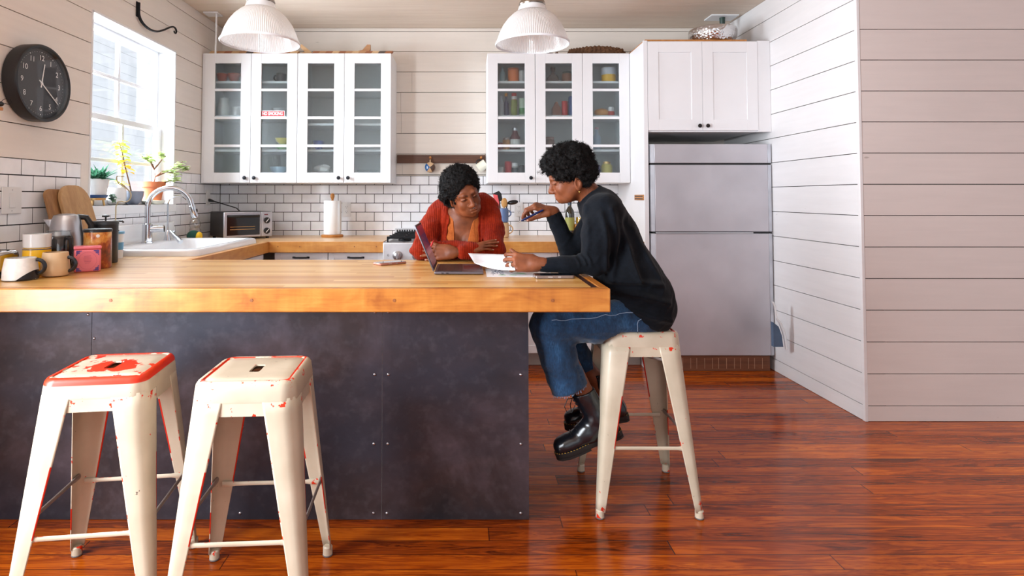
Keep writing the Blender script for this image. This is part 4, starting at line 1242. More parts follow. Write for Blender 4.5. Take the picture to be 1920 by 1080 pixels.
# hair
def hairA():
    T = lambda *p: HA+sA*(RA@np.array(p, float))
    S = SDF()
    S.ell(T(0, .026, .060), np.array((.102, .112, .100))*sA, RA, .01)
    S.ell(T(-.012, .050, .005), np.array((.106, .088, .078))*sA, RA, .03)
    S.ell(T(.004, -.094, -.022), np.array((.069, .078, .096))*sA, RA, .014, 's')
    S.ell(T(.0, -.04, -.10), np.array((.085, .078, .065))*sA, RA, .02, 's')
    S.ell(T(-.088, .008, -.020), np.array((.030, .030, .036))*sA, RA, .010, 's')
    S.fun(lambda P: .012*vnoise(P, 55)+.011*vnoise(P, 120)+.006*vnoise(P, 240))
    return S
hair_obj(hairA(), HA-.19, HA+.21, .0030, person_a, 2600, .0034, .013, 3)
# clothes: shells over the torso
def torsoA(off):
    S = SDF()
    shR, shL = at(818, 405, 3.20), at(921, 394, 3.21)
    S.seg(shR+np.array((.04, 0, 0)), shL-np.array((.04, 0, 0)), .058+off, .060+off, .05)
    S.seg(at(868, 420, 3.20), at(868, 470, 3.22), .115+off, .125+off, .05, sc=(.74, 1, 1))
    S.seg(at(868, 470, 3.22), at(872, 560, 3.30), .120+off, .125+off, .06, sc=(.78, 1, 1))
    for px in (846.5, 884): S.ell(at(px, 455, 3.125), np.array((.060, .062, .068))+off, None, .012)
    return S
def half(p, n):
    p = np.asarray(p, float); n = np.asarray(n, float); n = n/np.linalg.norm(n)
    return lambda P: (P-p)@n
def wedge(pa, pb, pc, pd, yback):
    """region between the image lines pa-pb (left) and pc-pd (right), in front of yback: negative inside"""
    def line(a, b, sgn):
        d = b-a; n = np.array((d[2], 0, -d[0])); n = n/np.linalg.norm(n); return half(a, n*sgn)
    l = line(pa, pb, 1.0); r = line(pc, pd, -1.0)
    return lambda P: np.maximum(np.maximum(l(P), r(P)), P[:, 1]-yback)
# tank top with a deep V
S = torsoA(.0045)
V = wedge(at(849, 380, 3.12), at(853.5, 462, 3.10), at(895, 380, 3.12), at(874, 462, 3.10), 3.30)
S.fun(V, 's', .004)
S.fun(half(at(868, 388, 3.2), (0, 0, 1)), 'i', .004)
P, Q = S.mesh((-.30, 2.96, .74), (.30, 3.40, 1.30), .0034)
np_object('top', P, Q, M['orange_top'], person_a)
# cardigan
def cardiA():
    S = torsoA(.013)
    S.seg(at(830, 392, 3.22), at(906, 380, 3.23), .058, .056, .04)
    shR, shL = at(820, 404, 3.19), at(915, 391, 3.20)
    V = wedge(at(845, 370, 3.12), at(836, 462, 3.06), at(897, 370, 3.12), at(897, 462, 3.06), 3.225)
    S.fun(V, 's', .006)
    nk = HA+RA@np.array((0, .02, -.055))
    S.seg(at(867, 345, 3.13), at(868, 412, 3.16), .062, .068, .01, 's')
    elR, elL = at(791, 468, 3.03), at(926, 466, 3.01)
    S.chain([shR, at(803, 435, 3.11), elR], [.060, .059, .055], .022)
    S.chain([shL, at(924, 430, 3.11), elL], [.058, .058, .054], .022)
    S.chain([elL, at(868, 473.5, 2.955)], [.052, .036], .025)
    S.chain([elR, at(850, 468, 3.045), at(884, 465, 2.990)], [.052, .044, .036], .025)
    S.fun(lambda P: .012*vnoise(P, (14, 14, 34))+.009*np.abs(vnoise(P, (34, 30, 22)))-.002)
    grooves = []
    for pl in ([(826, 396), (827, 425), (823, 452), (816, 466)], [(909, 388), (909, 425), (906, 450)], [(843, 385), (836, 420), (829, 455)], [(900, 380), (901, 420), (900, 455)]):
        q = [at(x, y, 3.10)[[0, 2]] for x, y in pl]
        grooves += list(zip(q[:-1], q[1:]))
    def crease(P):
        X = P[:, [0, 2]]; D = []
        for p0, p1 in grooves:
            ba = p1-p0; t = np.clip((X-p0)@ba/(ba@ba), 0, 1); D.append(((X-p0-t[:, None]*ba)**2).sum(1))
        return .0055*np.exp(-np.minimum.reduce(D)/.0075**2)*np.clip((3.21-P[:, 1])/.05, 0, 1)
    S.fun(crease)
    S.box((0, 2.5, .80), (2, .545, .1242), k=.001, op='s')
    return S
P, Q = cardiA().mesh((-.36, 2.88, .74), (.32, 3.40, 1.36), .0036)
np_object('cardigan', P, Q, M['rust_knit'], person_a)
b = MB(); b.tube([tuple(HA+sA*(RA@np.array(p))) for p in ((-.0045, -.1060, -.0475), (-.004, -.1075, -.0515), (0, -.1085, -.053), (.004, -.1075, -.0515), (.0045, -.1060, -.0475))], .0011, 6)
b.build('nose_ring', M['chrome'], person_a)
# ---------------------------------------------------------------- woman in black, seated at the end of the island
RB = rot_head(-97, 19, 9); sB = 0.985
_e = RB@np.array((.076, .016, -.026))*sB; _n = RB@np.array((0, -.114, -.036))*sB
YHB = 2.60
HB = (at(1081.6, 349, YHB-.075)-_e)*.5+(at(1033, 356.3, YHB)-_n)*.5; HB[1] = YHB
shN, shF = at(1134, 398, 2.455), at(1128, 392, 2.775)
elN, elF = at(1116, 494, 2.42), at(1070, 478, 2.80)
wrN, wrF = at(1006, 495, 2.43), at(1035, 396, 2.77)
hipN, hipF = at(1212, 592, 2.42), at(1206, 590, 2.58)
knN, knF = at(1030, 612, 2.40), at(1040, 606, 2.60)
anN, anF = at(1099, 742, 2.42), at(1112, 706, 2.63)
def bodyB():
    S = SDF()
    head(S, RB, HB, sB, .84, -.014)
    nk = HB+RB@np.array((0, .034, -.05)); nb = at(1122, 385, 2.61)
    S.seg(nk, nb, .050, .058, .03)
    S.chain([at(1128, 400, 2.61), at(1165, 480, 2.58), at(1206, 560, 2.51)], [.075, .085, .10], .05, sc=(1, .72, 1))
    S.seg(shN+np.array((0, .03, 0)), shF-np.array((0, .03, 0)), .045, .045, .04)
    S.chain([shN, elN], [.040, .034], .03); S.chain([shF, elF], [.040, .034], .03)
    S.chain([hipN, knN, anN], [.065, .050, .036], .03); S.chain([hipF, knF, anF], [.065, .050, .036], .03)
    S.seg(anN, at(1118, 785, 2.42), .034, .034, .02); S.seg(anF, at(1138, 765, 2.63), .036, .034, .02)
    t1 = hand(S, wrN, (-1, .03, .10), (0.05, -.95, .25), True, ((34, 40, 20), (40, 42, 20), (44, 40, 22), (46, 38, 20)), (3, 1, -1, -4), (6, -14, -20, 22), 1.0, elN*.12+wrN*.88)
    t2 = hand(S, wrF, (-1, -.05, .30), (.30, -.35, .88), False, ((34, 36, 22), (44, 50, 30), (52, 56, 34), (56, 56, 36)), (2, 1, -1, -3), (8, -4, -4, 34), .98, elF*.2+wrF*.8)
    return S, t1, t2
SB, tB1, tB2 = bodyB()
P, Q = SB.mesh((.10, 2.28, .10), (1.04, 2.90, 1.52), .0027)
person_b = np_object('person', P, Q, M['skin_b'], None, (float(hipN[0]), 2.5, 0.715), head_attrs(P, RB, HB, sB, .84))
tag(person_b, 'person in black sweater and jeans seated on a stool, holding a pen and paper', 'person', 'women at the island')
b = MB(); nails(b, tB1[:4], None, (0, -.95, .3)); nails(b, tB2[4:], None, (0, -.8, .3)); b.build('nails', M['nail_a'], person_b)
def hairB():
    T = lambda *p: HB+sB*(RB@np.array(p, float))
    S = SDF()
    S.ell(T(0, .004, .062), np.array((.100, .124, .094))*sB, RB, .01)
    S.ell(T(0, .052, .004), np.array((.088, .072, .070))*sB, RB, .03)
    S.ell(T(0, -.102, -.022), np.array((.090, .080, .104))*sB, RB, .012, 's')
    S.ell(T(0, -.030, -.090), np.array((.105, .056, .078))*sB, RB, .016, 's')
    for q in (1, -1): S.ell(T(.090*q, .010, -.034), np.array((.030, .032, .036))*sB, RB, .008, 's')
    S.fun(lambda P: .016*vnoise(P, 42)+.014*vnoise(P, 90)+.008*vnoise(P, 190))
    return S
hair_obj(hairB(), HB-.20, HB+.22, .0032, person_b, 3400, .0040, .014, 5)
# ---- sweater
def sweater():
    S = SDF()
    sc = (1, .66, 1)
    S.chain([at(1126, 394, 2.615), at(1147, 445, 2.60), at(1174, 518, 2.56), at(1199, 562, 2.52), at(1208, 580, 2.50)], [.094, .112, .134, .138, .118], .05, sc=sc)
    S.seg(shN+np.array((0, .03, 0)), shF-np.array((0, .03, 0)), .082, .080, .06)
    S.chain([at(1112, 374, 2.61), HB+RB@np.array((0, .045, -.075))], [.075, .066], .04)
    S.chain([shN, at(1122, 445, 2.41), elN], [.080, .070, .052], .030)
    S.chain([elN, at(1066, 498, 2.425), wrN+np.array((.02, 0, -.002))], [.052, .0435, .0385], .03)
    S.chain([shF, at(1102, 440, 2.80), elF], [.078, .066, .054], .04)
    S.chain([elF, wrF+(elF-wrF)*.07], [.056, .044], .03)
    # cloth folds: ridges laid where the sweater drapes, plus fine creases
    ridges = []
    for pl, w, h in (([(1150, 392), (1160, 440), (1157, 500), (1148, 528)], .016, .016), ([(1168, 420), (1186, 470), (1192, 515)], .015, .012), ([(1182, 465), (1190, 510), (1196, 525)], .010, .010),
                     ([(1130, 400), (1136, 450), (1140, 505)], .013, .012), ([(1104, 384), (1102, 430), (1101, 470)], .014, .010),
                     ([(1150, 530), (1195, 527), (1240, 533)], .012, .012), ([(1150, 548), (1200, 552), (1250, 566)], .013, .012), ([(1165, 575), (1215, 590), (1255, 600)], .012, .010),
                     ([(1092, 480), (1097, 488), (1100, 497)], .006, .007), ([(1101, 477), (1107, 487), (1109, 496)], .006, .007), ([(1083, 485), (1087, 492), (1089, 500)], .006, .005), ([(1200, 430), (1222, 480), (1240, 520)], .014, .008)):
        q = [at(x, y, 2.36) for x, y in pl]
        for p0, p1 in zip(q[:-1], q[1:]): ridges.append((p0[[0, 2]], p1[[0, 2]], w, h))
    def folds(P):
        X = P[:, [0, 2]]; out = np.zeros(len(P)); near = np.clip((2.56-P[:, 1])/.08, 0, 1)
        groups = {}
        for p0, p1, w, h in ridges:
            ba = p1-p0; t = np.clip((X-p0)@ba/(ba@ba), 0, 1); d = np.sqrt(((X-p0-t[:, None]*ba)**2).sum(1))
            groups.setdefault((w, h), []).append((d/w)**2)
        for (w, h), ds in groups.items(): out += h*np.exp(-np.minimum.reduce(ds))
        f2 = vnoise(P, (30, 20, 14)); f3 = vnoise(P@np.array(((.8, 0, .6), (0, 1, 0), (-.6, 0, .8))), (40, 14, 9))
        return .0065-out*near+.006*f2+.009*np.abs(f3)
    S.fun(folds)
    # openings: neck, cuffs, hem
    nk = HB+RB@np.array((0, .034, -.05)); nb = at(1116, 380, 2.61); d = (nk-nb)/np.linalg.norm(nk-nb)
    S.seg(nb+d*.035, nk+d*.10, .060, .075, .006, 's')
    for w_, e_, o_, r_ in ((wrF, elF, .026, .030), (wrN, elN, .026, .0265)):
        d = (w_-e_)/np.linalg.norm(w_-e_); c = w_-d*o_
        S.fun(lambda P, c=c, d=d: np.where(((P-c)**2).sum(1) < .01, (P-c-d*.016)@d, -1.0), 'i', .002)
        S.seg(c, c+d*.07, r_, r_+.002, .003, 's')
    a, b_, c_ = at(1136, 560, 2.42), at(1200, 606, 2.42), at(1262, 632, 2.42)
    def hem(P):
        def ln(p, q):
            n = np.array((-(q-p)[2], 0, (q-p)[0])); n = n/np.linalg.norm(n); return -((P-p)@n)
        return np.where((P[:, 0] > .52) & (P[:, 2] < .90), np.maximum(ln(a, b_), ln(b_, c_)), -1.0)
    S.fun(hem, 'i', .006)
    S.box((-.5, 2.5, .80), (1.024, .545, .1242), k=.001, op='s')
    S.box((.725, 2.50, .60), (.160, .160, .1087), rad=.01, k=.002, op='s')
    return S
P, Q = sweater().mesh((.20, 2.26, .66), (1.04, 2.95, 1.42), .0042)
np_object('sweater', P, Q, M['black_knit'], person_b)
# ---- jeans
def jeans():
    S = SDF()
    S.chain([at(1206, 578, 2.50), at(1190, 592, 2.50)], [.112, .104], .05, sc=(1, .66, 1))
    S.chain([hipN, at(1120, 603, 2.40), knN], [.080, .080, .076], .03)
    S.chain([hipF, at(1120, 598, 2.60), knF], [.078, .078, .074], .03)
    hN, hF = at(1072, 742, 2.415), at(1102, 700, 2.62)
    S.chain([knN, at(1046, 665, 2.405), hN], [.076, .073, .0795], .03)
    S.chain([knF, at(1072, 655, 2.61), hF], [.074, .066, .064], .03)
    S.fun(lambda P: .008*np.abs(vnoise(P, (22, 22, 40)))+.008*vnoise(P, (14, 18, 22))+.004*vnoise(P, (60, 60, 30)))
    for kn, h, r, n in ((knN, hN, .068, np.array((.34, 0, -.94))), (knF, hF, .055, np.array((.40, 0, -.92)))):
        n = n/np.linalg.norm(n); c = at(1069, 727, 2.415) if kn is knN else at(1100, 688, 2.62)
        d = (h-kn)/np.linalg.norm(h-kn)
        def cut(P, c=c, n=n, kn=kn): 
            return np.where((P[:, 2] < .62) & ((P[:, 1] < 2.51) if kn is knN else (P[:, 1] >= 2.51)), (P-c)@n, -1.0)
        S.fun(cut, 'i', .003)
        S.seg(h-d*.12, h+d*.10, r, r+.002, .004, 's')
    S.box((.725, 2.50, .60), (.160, .160, .1087), rad=.01, k=.002, op='s')
    return S
P, Q = jeans().mesh((.18, 2.24, .32), (1.04, 2.76, .92), .0042)
jn = np_object('jeans', P, Q, M['denim'], person_b)
# stitched seam, pocket and frayed hem, laid on the cloth
from mathutils.bvhtree import BVHTree
def on_surface(bv, pts, out):
    r = []
    for p in pts:
        h = bv.find_nearest(Vector(p)); r.append(tuple(h[0]+h[1]*out))
    return r
bvj = BVHTree.FromPolygons([Vector(p) for p in P], [tuple(int(k) for k in q) for q in Q])
M['stitch'] = plain('pale_denim_stitch', sr(128, 150, 176), 0.8)
def lerp(a, b, n): return [a+(b-a)*i/(n-1) for i in range(n)]
b = MB()
seam = lerp(at(1198, 583, 2.31), at(1120, 592, 2.30), 9)+lerp(at(1112, 592, 2.30), at(1035, 600, 2.31), 9)
b.tube(on_surface(bvj, seam, .0006), .0013, 5)
pk = lerp(at(1214, 588, 2.31), at(1200, 604, 2.31), 4)+lerp(at(1197, 610, 2.31), at(1198, 628, 2.32), 4)
b.tube(on_surface(bvj, pk, .0006), .0014, 5)
b.build('stitching', M['stitch'], jn)
b = MB(); rng = random.Random(4)
hemc = at(1070, 735, 2.415)
for i in range(90):
    a = 2*PI*i/90
    p = hemc+np.array((.0735*math.cos(a)*.94, .0735*math.sin(a), .0735*math.cos(a)*.34))+np.array((0, 0, .006))
    q = on_surface(bvj, [p], .0008)[0]
    b.tube([q, (q[0]+rng.uniform(-.004, .004), q[1]+rng.uniform(-.002, .002), q[2]-rng.uniform(.004, .011))], .0009, 4)
b.build('frayed_hem', M['stitch'], jn)['kind'] = 'stuff'
# ---- boots
M['boot'] = plain('black_leather', sr(16, 18, 24), 0.26, var=0.1, coat=0.35, coatr=0.2, bump=0.06, bscale=180)
M['sole'] = plain('black_rubber_sole', sr(24, 22, 22), 0.6)
M['welt'] = plain('yellow_welt_stitch', sr(196, 150, 52), 0.6)
def boot(heel, ang, flip):
    """local: u back-to-toe is -x, v up; rotated about Y by ang (toe down)"""
    ca, sa = math.cos(math.radians(ang)), math.sin(math.radians(ang))
    T = lambda u, w, v: np.asarray(heel)+np.array((-u*ca+v*-sa*1.0, w, -u*sa+v*ca))
    Rm = np.array(((-ca, 0, -sa), (0, 1, 0), (-sa, 0, ca))).T
    Rm = np.stack([np.array((-ca, 0, -sa)), np.array((0, 1, 0)), np.array((-sa, 0, ca))], 1)
    S = SDF()
    S.chain([T(.054, 0, .055), T(.070, 0, .110), T(.090, 0, .226)], [.041, .046, .050], .02)
    S.ell(T(.036, 0, .055), (.040, .034, .045), Rm, .02)
    S.chain([T(.070, 0, .075), T(.130, 0, .062), T(.200, 0, .048)], [.044, .040, .034], .03)
    S.ell(T(.222, 0, .048), (.058, .046, .036), Rm, .02)
    S.box(T(.140, 0, .042), (.130, .036, .018), .017, Rm, .02)
    S.fun(lambda P: .0020*vnoise(P, 45)+.0028*np.abs(vnoise(P, (26, 26, 40))))
    S.fun(lambda P: ((P-T(0, 0, .026))@Rm[:, 2])*-1, 'i', .002)
    S.fun(lambda P: ((P-T(0, 0, .224))@Rm[:, 2]), 'i', .003)
    S.seg(T(.088, 0, .200), T(.094, 0, .28), .038, .042, .003, 's')
    c = T(.13, 0, .1)
    P, Q = S.mesh(c-.26, c+.26, .0032)
    bo = np_object('boot', P, Q, M['boot'], person_b)
    # sole with heel block
    out = []
    for u, w in ((-.006, 0), (-.004, .020), (.010, .033), (.04, .036), (.09, .033), (.14, .038), (.19, .048), (.235, .048), (.265, .036), (.281, .016), (.285, 0)): out.append((u, w))
    full = out+[(u, -w) for u, w in out[-2:0:-1]]
    b = MB(); n = len(full)
    vs = [tuple(T(u*1.0, w*.97, .030)) for u, w in full]+[tuple(T(u, w*.96, .012)) for u, w in full]+[tuple(T(.005+u*.975, w*.92, .008)) for u, w in full]
    b.quadlist(vs, [tuple(range(n)), tuple(range(3*n-1, 2*n-1, -1))]+[(i, n+i, n+(i+1) % n, (i+1) % n) for i in range(n)]+[(n+i, 2*n+i, 2*n+(i+1) % n, n+(i+1) % n) for i in range(n)])
    for us in ((0.0, .085), (.13, .27)):
        pts = [(u, w) for u, w in full if us[0]-.01 <= u <= us[1]]
        pts = [(us[0], 0.0)]*0+[p for p in full if us[0]-.01 <= p[0] <= us[1]+.02]
        m = len(pts); vs = [tuple(T(u, w*.94, .009)) for u, w in pts]+[tuple(T(u, w*.92, 0.0)) for u, w in pts]
        b.quadlist(vs, [tuple(range(m)), tuple(range(2*m-1, m-1, -1))]+[(i, m+i, m+(i+1) % m, (i+1) % m) for i in range(m)])
    b.build('sole', M['sole'], bo, recalc=True, smooth=30)
    b = MB()
    loop = []
    for i in range(n):
        p, q = full[i], full[(i+1) % n]; L = math.dist(p, q); k = max(1, int(L/.006))
        loop += [((p[0]+(q[0]-p[0])*j/k), (p[1]+(q[1]-p[1])*j/k)) for j in range(k)]
    for i in range(0, len(loop)-1, 2):
        (u0, w0), (u1, w1) = loop[i], loop[i+1]
        u1, w1 = u0+(u1-u0)*.8, w0+(w1-w0)*.8
        b.tube([tuple(T(u0, w0*.965, .0305)), tuple(T(u1, w1*.965, .0305))], .0012, 4)
    b.build('welt_stitching', M['welt'], bo, smooth=0)['kind'] = 'stuff'
    bv = BVHTree.FromPolygons([Vector(p) for p in P], [tuple(int(k) for k in q) for q in Q])
    b = MB()
    for i in range(7):
        u, v = .124+(.040 if i == 0 else .022 if i == 1 else .008 if i == 2 else .0015*i), .085+.0185*i
        for s0, s1 in ((1, -1),):
            pts = [T(u+.03, -.028+.007*j, v) for j in range(9)]
            b.tube(on_surface(bv, pts, .0016), .0022, 6)
    top = T(.140, -.012, .214)
    lp = [top, T(.160, -.022, .222), T(.182, -.026, .200), T(.180, -.022, .168), T(.160, -.016, .165), T(.138, -.012, .185)]
    b.tube([tuple(p) for p in lp], .0018, 6); b.tube([tuple(top), tuple(T(.156, .01, .185)), tuple(T(.162, .012, .150))], .0018, 6)
    b.build('laces', M['black_plastic'], bo)
    return bo
boot(at(1166, 816, 2.42), 20, 1)
boot(at(1177, 786, 2.63), 9, 1)
M['gold'] = plain('gold', sr(226, 190, 110), 0.2, metal=1.0)
b = MB(); ep = HB+sB*(RB@np.array((.082, .010, -.063))); b.sphere(tuple(ep), .0045, 12, 8); b.build('earring', M['gold'], person_b)
# silver ring on the paper hand
pt = tB1[2]; c = pt[0]*.45+pt[1]*.55; d = pt[1]-pt[0]; d = d/np.linalg.norm(d)
b = MB(); zq = Vector(d).to_track_quat('Z', 'Y').to_matrix().to_4x4()
b.lathe([(.0100, -.006), (.0112, -.0055), (.0116, 0), (.0112, .0055), (.0100, .006)], tuple(c), 20, M=zq, cap0=False, cap1=False)
b.build('ring', plain('silver_ring', sr(220, 216, 206), 0.25, metal=0.9, bump=0.5, bscale=300), person_b)
# pen in the far hand
a, b2 = at(970.5, 417.5, 2.70), at(1030, 388, 2.735)
d = (b2-a)/np.linalg.norm(b2-a)
root = empty('pen', tuple(a), 'dark blue pen held in the raised hand of the woman in black', 'pen')
zq = Matrix.Translation(tuple(a)) @ Vector(d).to_track_quat('Z', 'Y').to_matrix().to_4x4()
b = MB(); b.lathe([(.0014, .012), (.0040, .020), (.0050, .028), (.0050, .135), (.0040, .139)], n=14, M=zq); b.build('barrel', plain('navy_pen_barrel', sr(22, 36, 84), 0.3), root)
b = MB(); b.lathe([(.0006, 0), (.0014, .004), (.0028, .012), (.0036, .020)], n=12, M=zq); b.build('tip', M['chrome'], root)
# ---------------------------------------------------------------- sink, faucets and things on the window side
def rrect(x0, x1, y0, y1, r, n=6):
    pts = []
    for cx, cy, a0 in ((x1-r, y1-r, 0), (x0+r, y1-r, 90), (x0+r, y0+r, 180), (x1-r, y0+r, 270)):
        for i in range(n+1):
            a = math.radians(a0+90*i/n); pts.append((cx+r*math.cos(a), cy+r*math.sin(a)))
    return pts
def ringloft(mb, rings, cap0=True, cap1=True):
    n = len(rings[0]); vs = [p for r in rings for p in r]
    fs = [(j*n+i, j*n+(i+1) % n, (j+1)*n+(i+1) % n, (j+1)*n+i) for j in range(len(rings)-1) for i in range(n)]
    if cap0: fs.append(tuple(range(n-1, -1, -1)))
    if cap1: fs.append(tuple((len(rings)-1)*n+i for i in range(n)))
    mb.quadlist(vs, fs); return mb
root = empty('sink', (-1.79, 3.69, ZC0), 'large white enamel sink with a low back ledge under the window', 'sink')
b = MB()
o = lambda r, z, q=0.0: [(x, y, z) for x, y in rrect(SX0+0.002+q, SX1+0.018-q, SY0-0.012+q, SY1+0.012-q, r)]
def inner(q, z, r): return [(x, y, z) for x, y in rrect(-1.93+q, -1.535-q, 3.28+q, 4.10-q, r)]
ringloft(b, [o(0.05, ZC0+0.0005), o(0.052, ZC0+0.022, 0.002), o(0.05, ZC0+0.034, 0.010), o(0.045, ZC0+0.037, 0.024), inner(-0.012, ZC0+0.036, 0.06), inner(0.0, ZC0+0.026, 0.055), inner(0.012, ZC0-0.10, 0.05), inner(0.04, ZC0-0.165, 0.04)], cap0=False)
b.build('basin', M['enamel'], root, smooth=60)
b = MB(); b.box(SX0+0.003, SX0+0.020, SY0+0.004, SY1-0.0, ZC0+0.020, ZC0+0.155); b.build('back_ledge', M['enamel'], root, bevel=0.006)
b = MB(); b.lathe([(0.04, 0), (0.042, 0.004), (0.03, 0.005), (1e-4, 0.003)], (-1.73, 3.69, ZC0-0.166), 20); b.build('drain', M['chrome'], root)
ZL = ZC0+0.037
def arcpts(c, r, a0, a1, n, ux, uy=(0, 0, 1)):
    return [tuple(Vector(c)+Vector(ux)*r*math.cos(math.radians(a0+(a1-a0)*i/(n-1)))+Vector(uy)*r*math.sin(math.radians(a0+(a1-a0)*i/(n-1)))) for i in range(n)]
# main faucet: px 280..385 wide arch
fx, fy = -1.995, 3.67
root = empty('faucet', (fx, fy, ZL), 'tall chrome arched kitchen faucet with pull down spout', 'faucet')
b = MB(); b.lathe([(0.034, 0), (0.034, 0.008), (0.029, 0.012), (0.0285, 0.118), (0.020, 0.124)], (fx, fy, ZL), 24); b.build('body', M['chrome'], root)
dirv = Vector((0.94, 0.34, 0)).normalized(); R_ = 0.126
top = Vector((fx, fy, ZL+0.222))
pts = [(fx, fy, ZL+0.10), (fx, fy, ZL+0.19)]+[tuple(top+dirv*(R_-R_*math.cos(math.radians(a)))+Vector((0, 0, R_*math.sin(math.radians(a))))) for a in range(0, 171, 10)]
b = MB(); b.tube(pts, 0.0165, 14); b.build('neck', M['chrome'], root)
e = Vector(pts[-1]); d = (e-Vector(pts[-2])).normalized()
b = MB(); b.tube([tuple(e-d*0.01), tuple(e+d*0.01), tuple(e+d*0.012), tuple(e+d*0.085), tuple(e+d*0.09)], [0.0175, 0.0175, 0.0195, 0.0215, 0.019], 16); h = b.build('spray_head', M['chrome'], root)
q = e+d*0.045+dirv*0.02; b = MB(); b.sphere(tuple(q), 0.012, 10, 8, sc=(.5, .8, 1.2)); b.build('button', M['black_plastic'], h)
b = MB(); b.tube([(fx+0.015, fy+0.004, ZL+0.085), (fx+0.06, fy+0.02, ZL+0.088), (fx+0.085, fy+0.028, ZL+0.088)], [0.0215, 0.0215, 0.020], 16); b.tube([(fx+0.085, fy+0.028, ZL+0.088), (fx+0.092, fy+0.03, ZL+0.088)], [0.024, 0.022], 16); b.build('lever', M['chrome'], root)
# filter faucet
gx, gy = -1.985, 3.90
root = empty('filter_faucet', (gx, gy, ZL), 'slim chrome filtered water tap to the right of the tall faucet', 'faucet')
b = MB(); b.lathe([(0.022, 0), (0.018, 0.02), (0.0125, 0.055), (0.010, 0.062)], (gx, gy, ZL), 18); b.build('body', M['chrome'], root)
pts = [(gx, gy, ZL+0.06), (gx, gy, ZL+0.22)]+[tuple(Vector((gx, gy, ZL+0.235))+dirv*(0.062-0.062*math.cos(math.radians(a)))+Vector((0, 0, 0.062*math.sin(math.radians(a))))) for a in range(0, 151, 12)]
b = MB(); b.tube(pts, 0.0058, 10); b.build('neck', M['chrome'], root)
b = MB(); b.tube([(gx+0.006, gy, ZL+0.055), (gx+0.035, gy+0.012, ZL+0.058), (gx+0.042, gy+0.014, ZL+0.056)], [0.006, 0.005, 0.008], 8); b.build('lever', M['chrome'], root)
b = MB(); b.tube([(-1.955, 3.88, ZL+0.062), (-1.90, 3.85, ZL+0.022), (-1.86, 3.83, ZL-0.005)], [0.010, 0.015, 0.017], 12)
tag(b.build('sink_sprayer', M['chrome'], origin=(-1.90, 3.85, ZL)), 'short ribbed chrome sprayer leaning into the sink', 'sprayer')
# clear soap bottle, sponge, green cloth, behind the far end of the sink
def mat_clear(name, c, rough=0.05, f=0.82):
    m = NT(name); nt = m.nt
    t = nt.nodes.new('ShaderNodeBsdfTransparent'); t.inputs['Color'].default_value = c
    g = nt.nodes.new('ShaderNodeBsdfGlossy'); g.inputs['Roughness'].default_value = rough
    lw = nt.nodes.new('ShaderNodeLayerWeight'); lw.inputs['Blend'].default_value = 0.4
    mx = nt.nodes.new('ShaderNodeMixShader'); m.l(m.math('ADD', 1-f-0.1, m.math('MULTIPLY', m.math('POWER', lw.outputs['Facing'], 3.0), 0.5)), mx.inputs[0])
    m.l(t.outputs[0], mx.inputs[1]); m.l(g.outputs[0], mx.inputs[2]); m.l(mx.outputs[0], m.out.inputs[0])
    return m.mat
M['clear'] = mat_clear('clear_glass', (0.93, 0.95, 0.96, 1))
M['clear_bottle'] = mat_clear('clear_bottle_plastic', (0.88, 0.86, 0.85, 1), 0.12, 0.72)
bx, by = -1.985, 4.30
root = empty('soap_bottle', (bx, by, ZC0), 'clear plastic soap bottle standing in the corner behind the sponge', 'bottle')
b = MB(); b.lathe([(0.036, 0), (0.040, 0.006), (0.040, 0.085), (0.032, 0.10), (0.040, 0.115), (0.038, 0.14), (0.020, 0.165), (0.012, 0.172)], (bx, by, ZC0+0.001), 22); b.build('body', M['clear_bottle'], root)
b = MB(); b.lathe([(0.013, 0.17), (0.013, 0.19), (0.006, 0.195), (0.004, 0.235)], (bx, by, ZC0+0.001), 14); b.build('pump', M['white_plastic'], root)
b = MB(); b.box(bx-0.02, bx+0.02, by-0.0405, by-0.0395, ZC0+0.03, ZC0+0.08); b.build('paper_label', M['white_plastic'], root)
root = empty('sponge', (-1.95, 4.205, ZC0), 'dark green and yellow sponge at the far edge of the sink', 'sponge')
M['sp_green'] = plain('green_scourer', sr(28, 74, 62), 0.9, bump=0.4, bscale=200); M['sp_yel'] = plain('yellow_sponge', sr(232, 186, 40), 0.9, bump=0.3, bscale=120)
b = MB(); b.sphere((-1.955, 4.215, ZC0+0.044), 0.043, 18, 12, sc=(1.15, .7, .98)); b.build('scourer', M['sp_green'], root)
b = MB(); b.sphere((-1.913, 4.21, ZC0+0.040), 0.036, 16, 10, sc=(.62, .8, 1.0)); b.build('foam', M['sp_yel'], root)
b = MB()
b.grid(lambda i, j: (-2.065+i*0.018, 4.19+j*0.012, ZC0+0.003+0.022*math.exp(-((i-4)/3.0)**2)*(1-.5*((j-2)/2.5)**2)), 9, 5)
tag(b.build('dish_cloth', plain('lime_green_cloth', sr(150, 214, 88), 0.85), origin=(-1.9, 4.2, ZC0), solid=0.003, subsurf=1), 'small lime green cloth lying beside the green sponge', 'cloth')

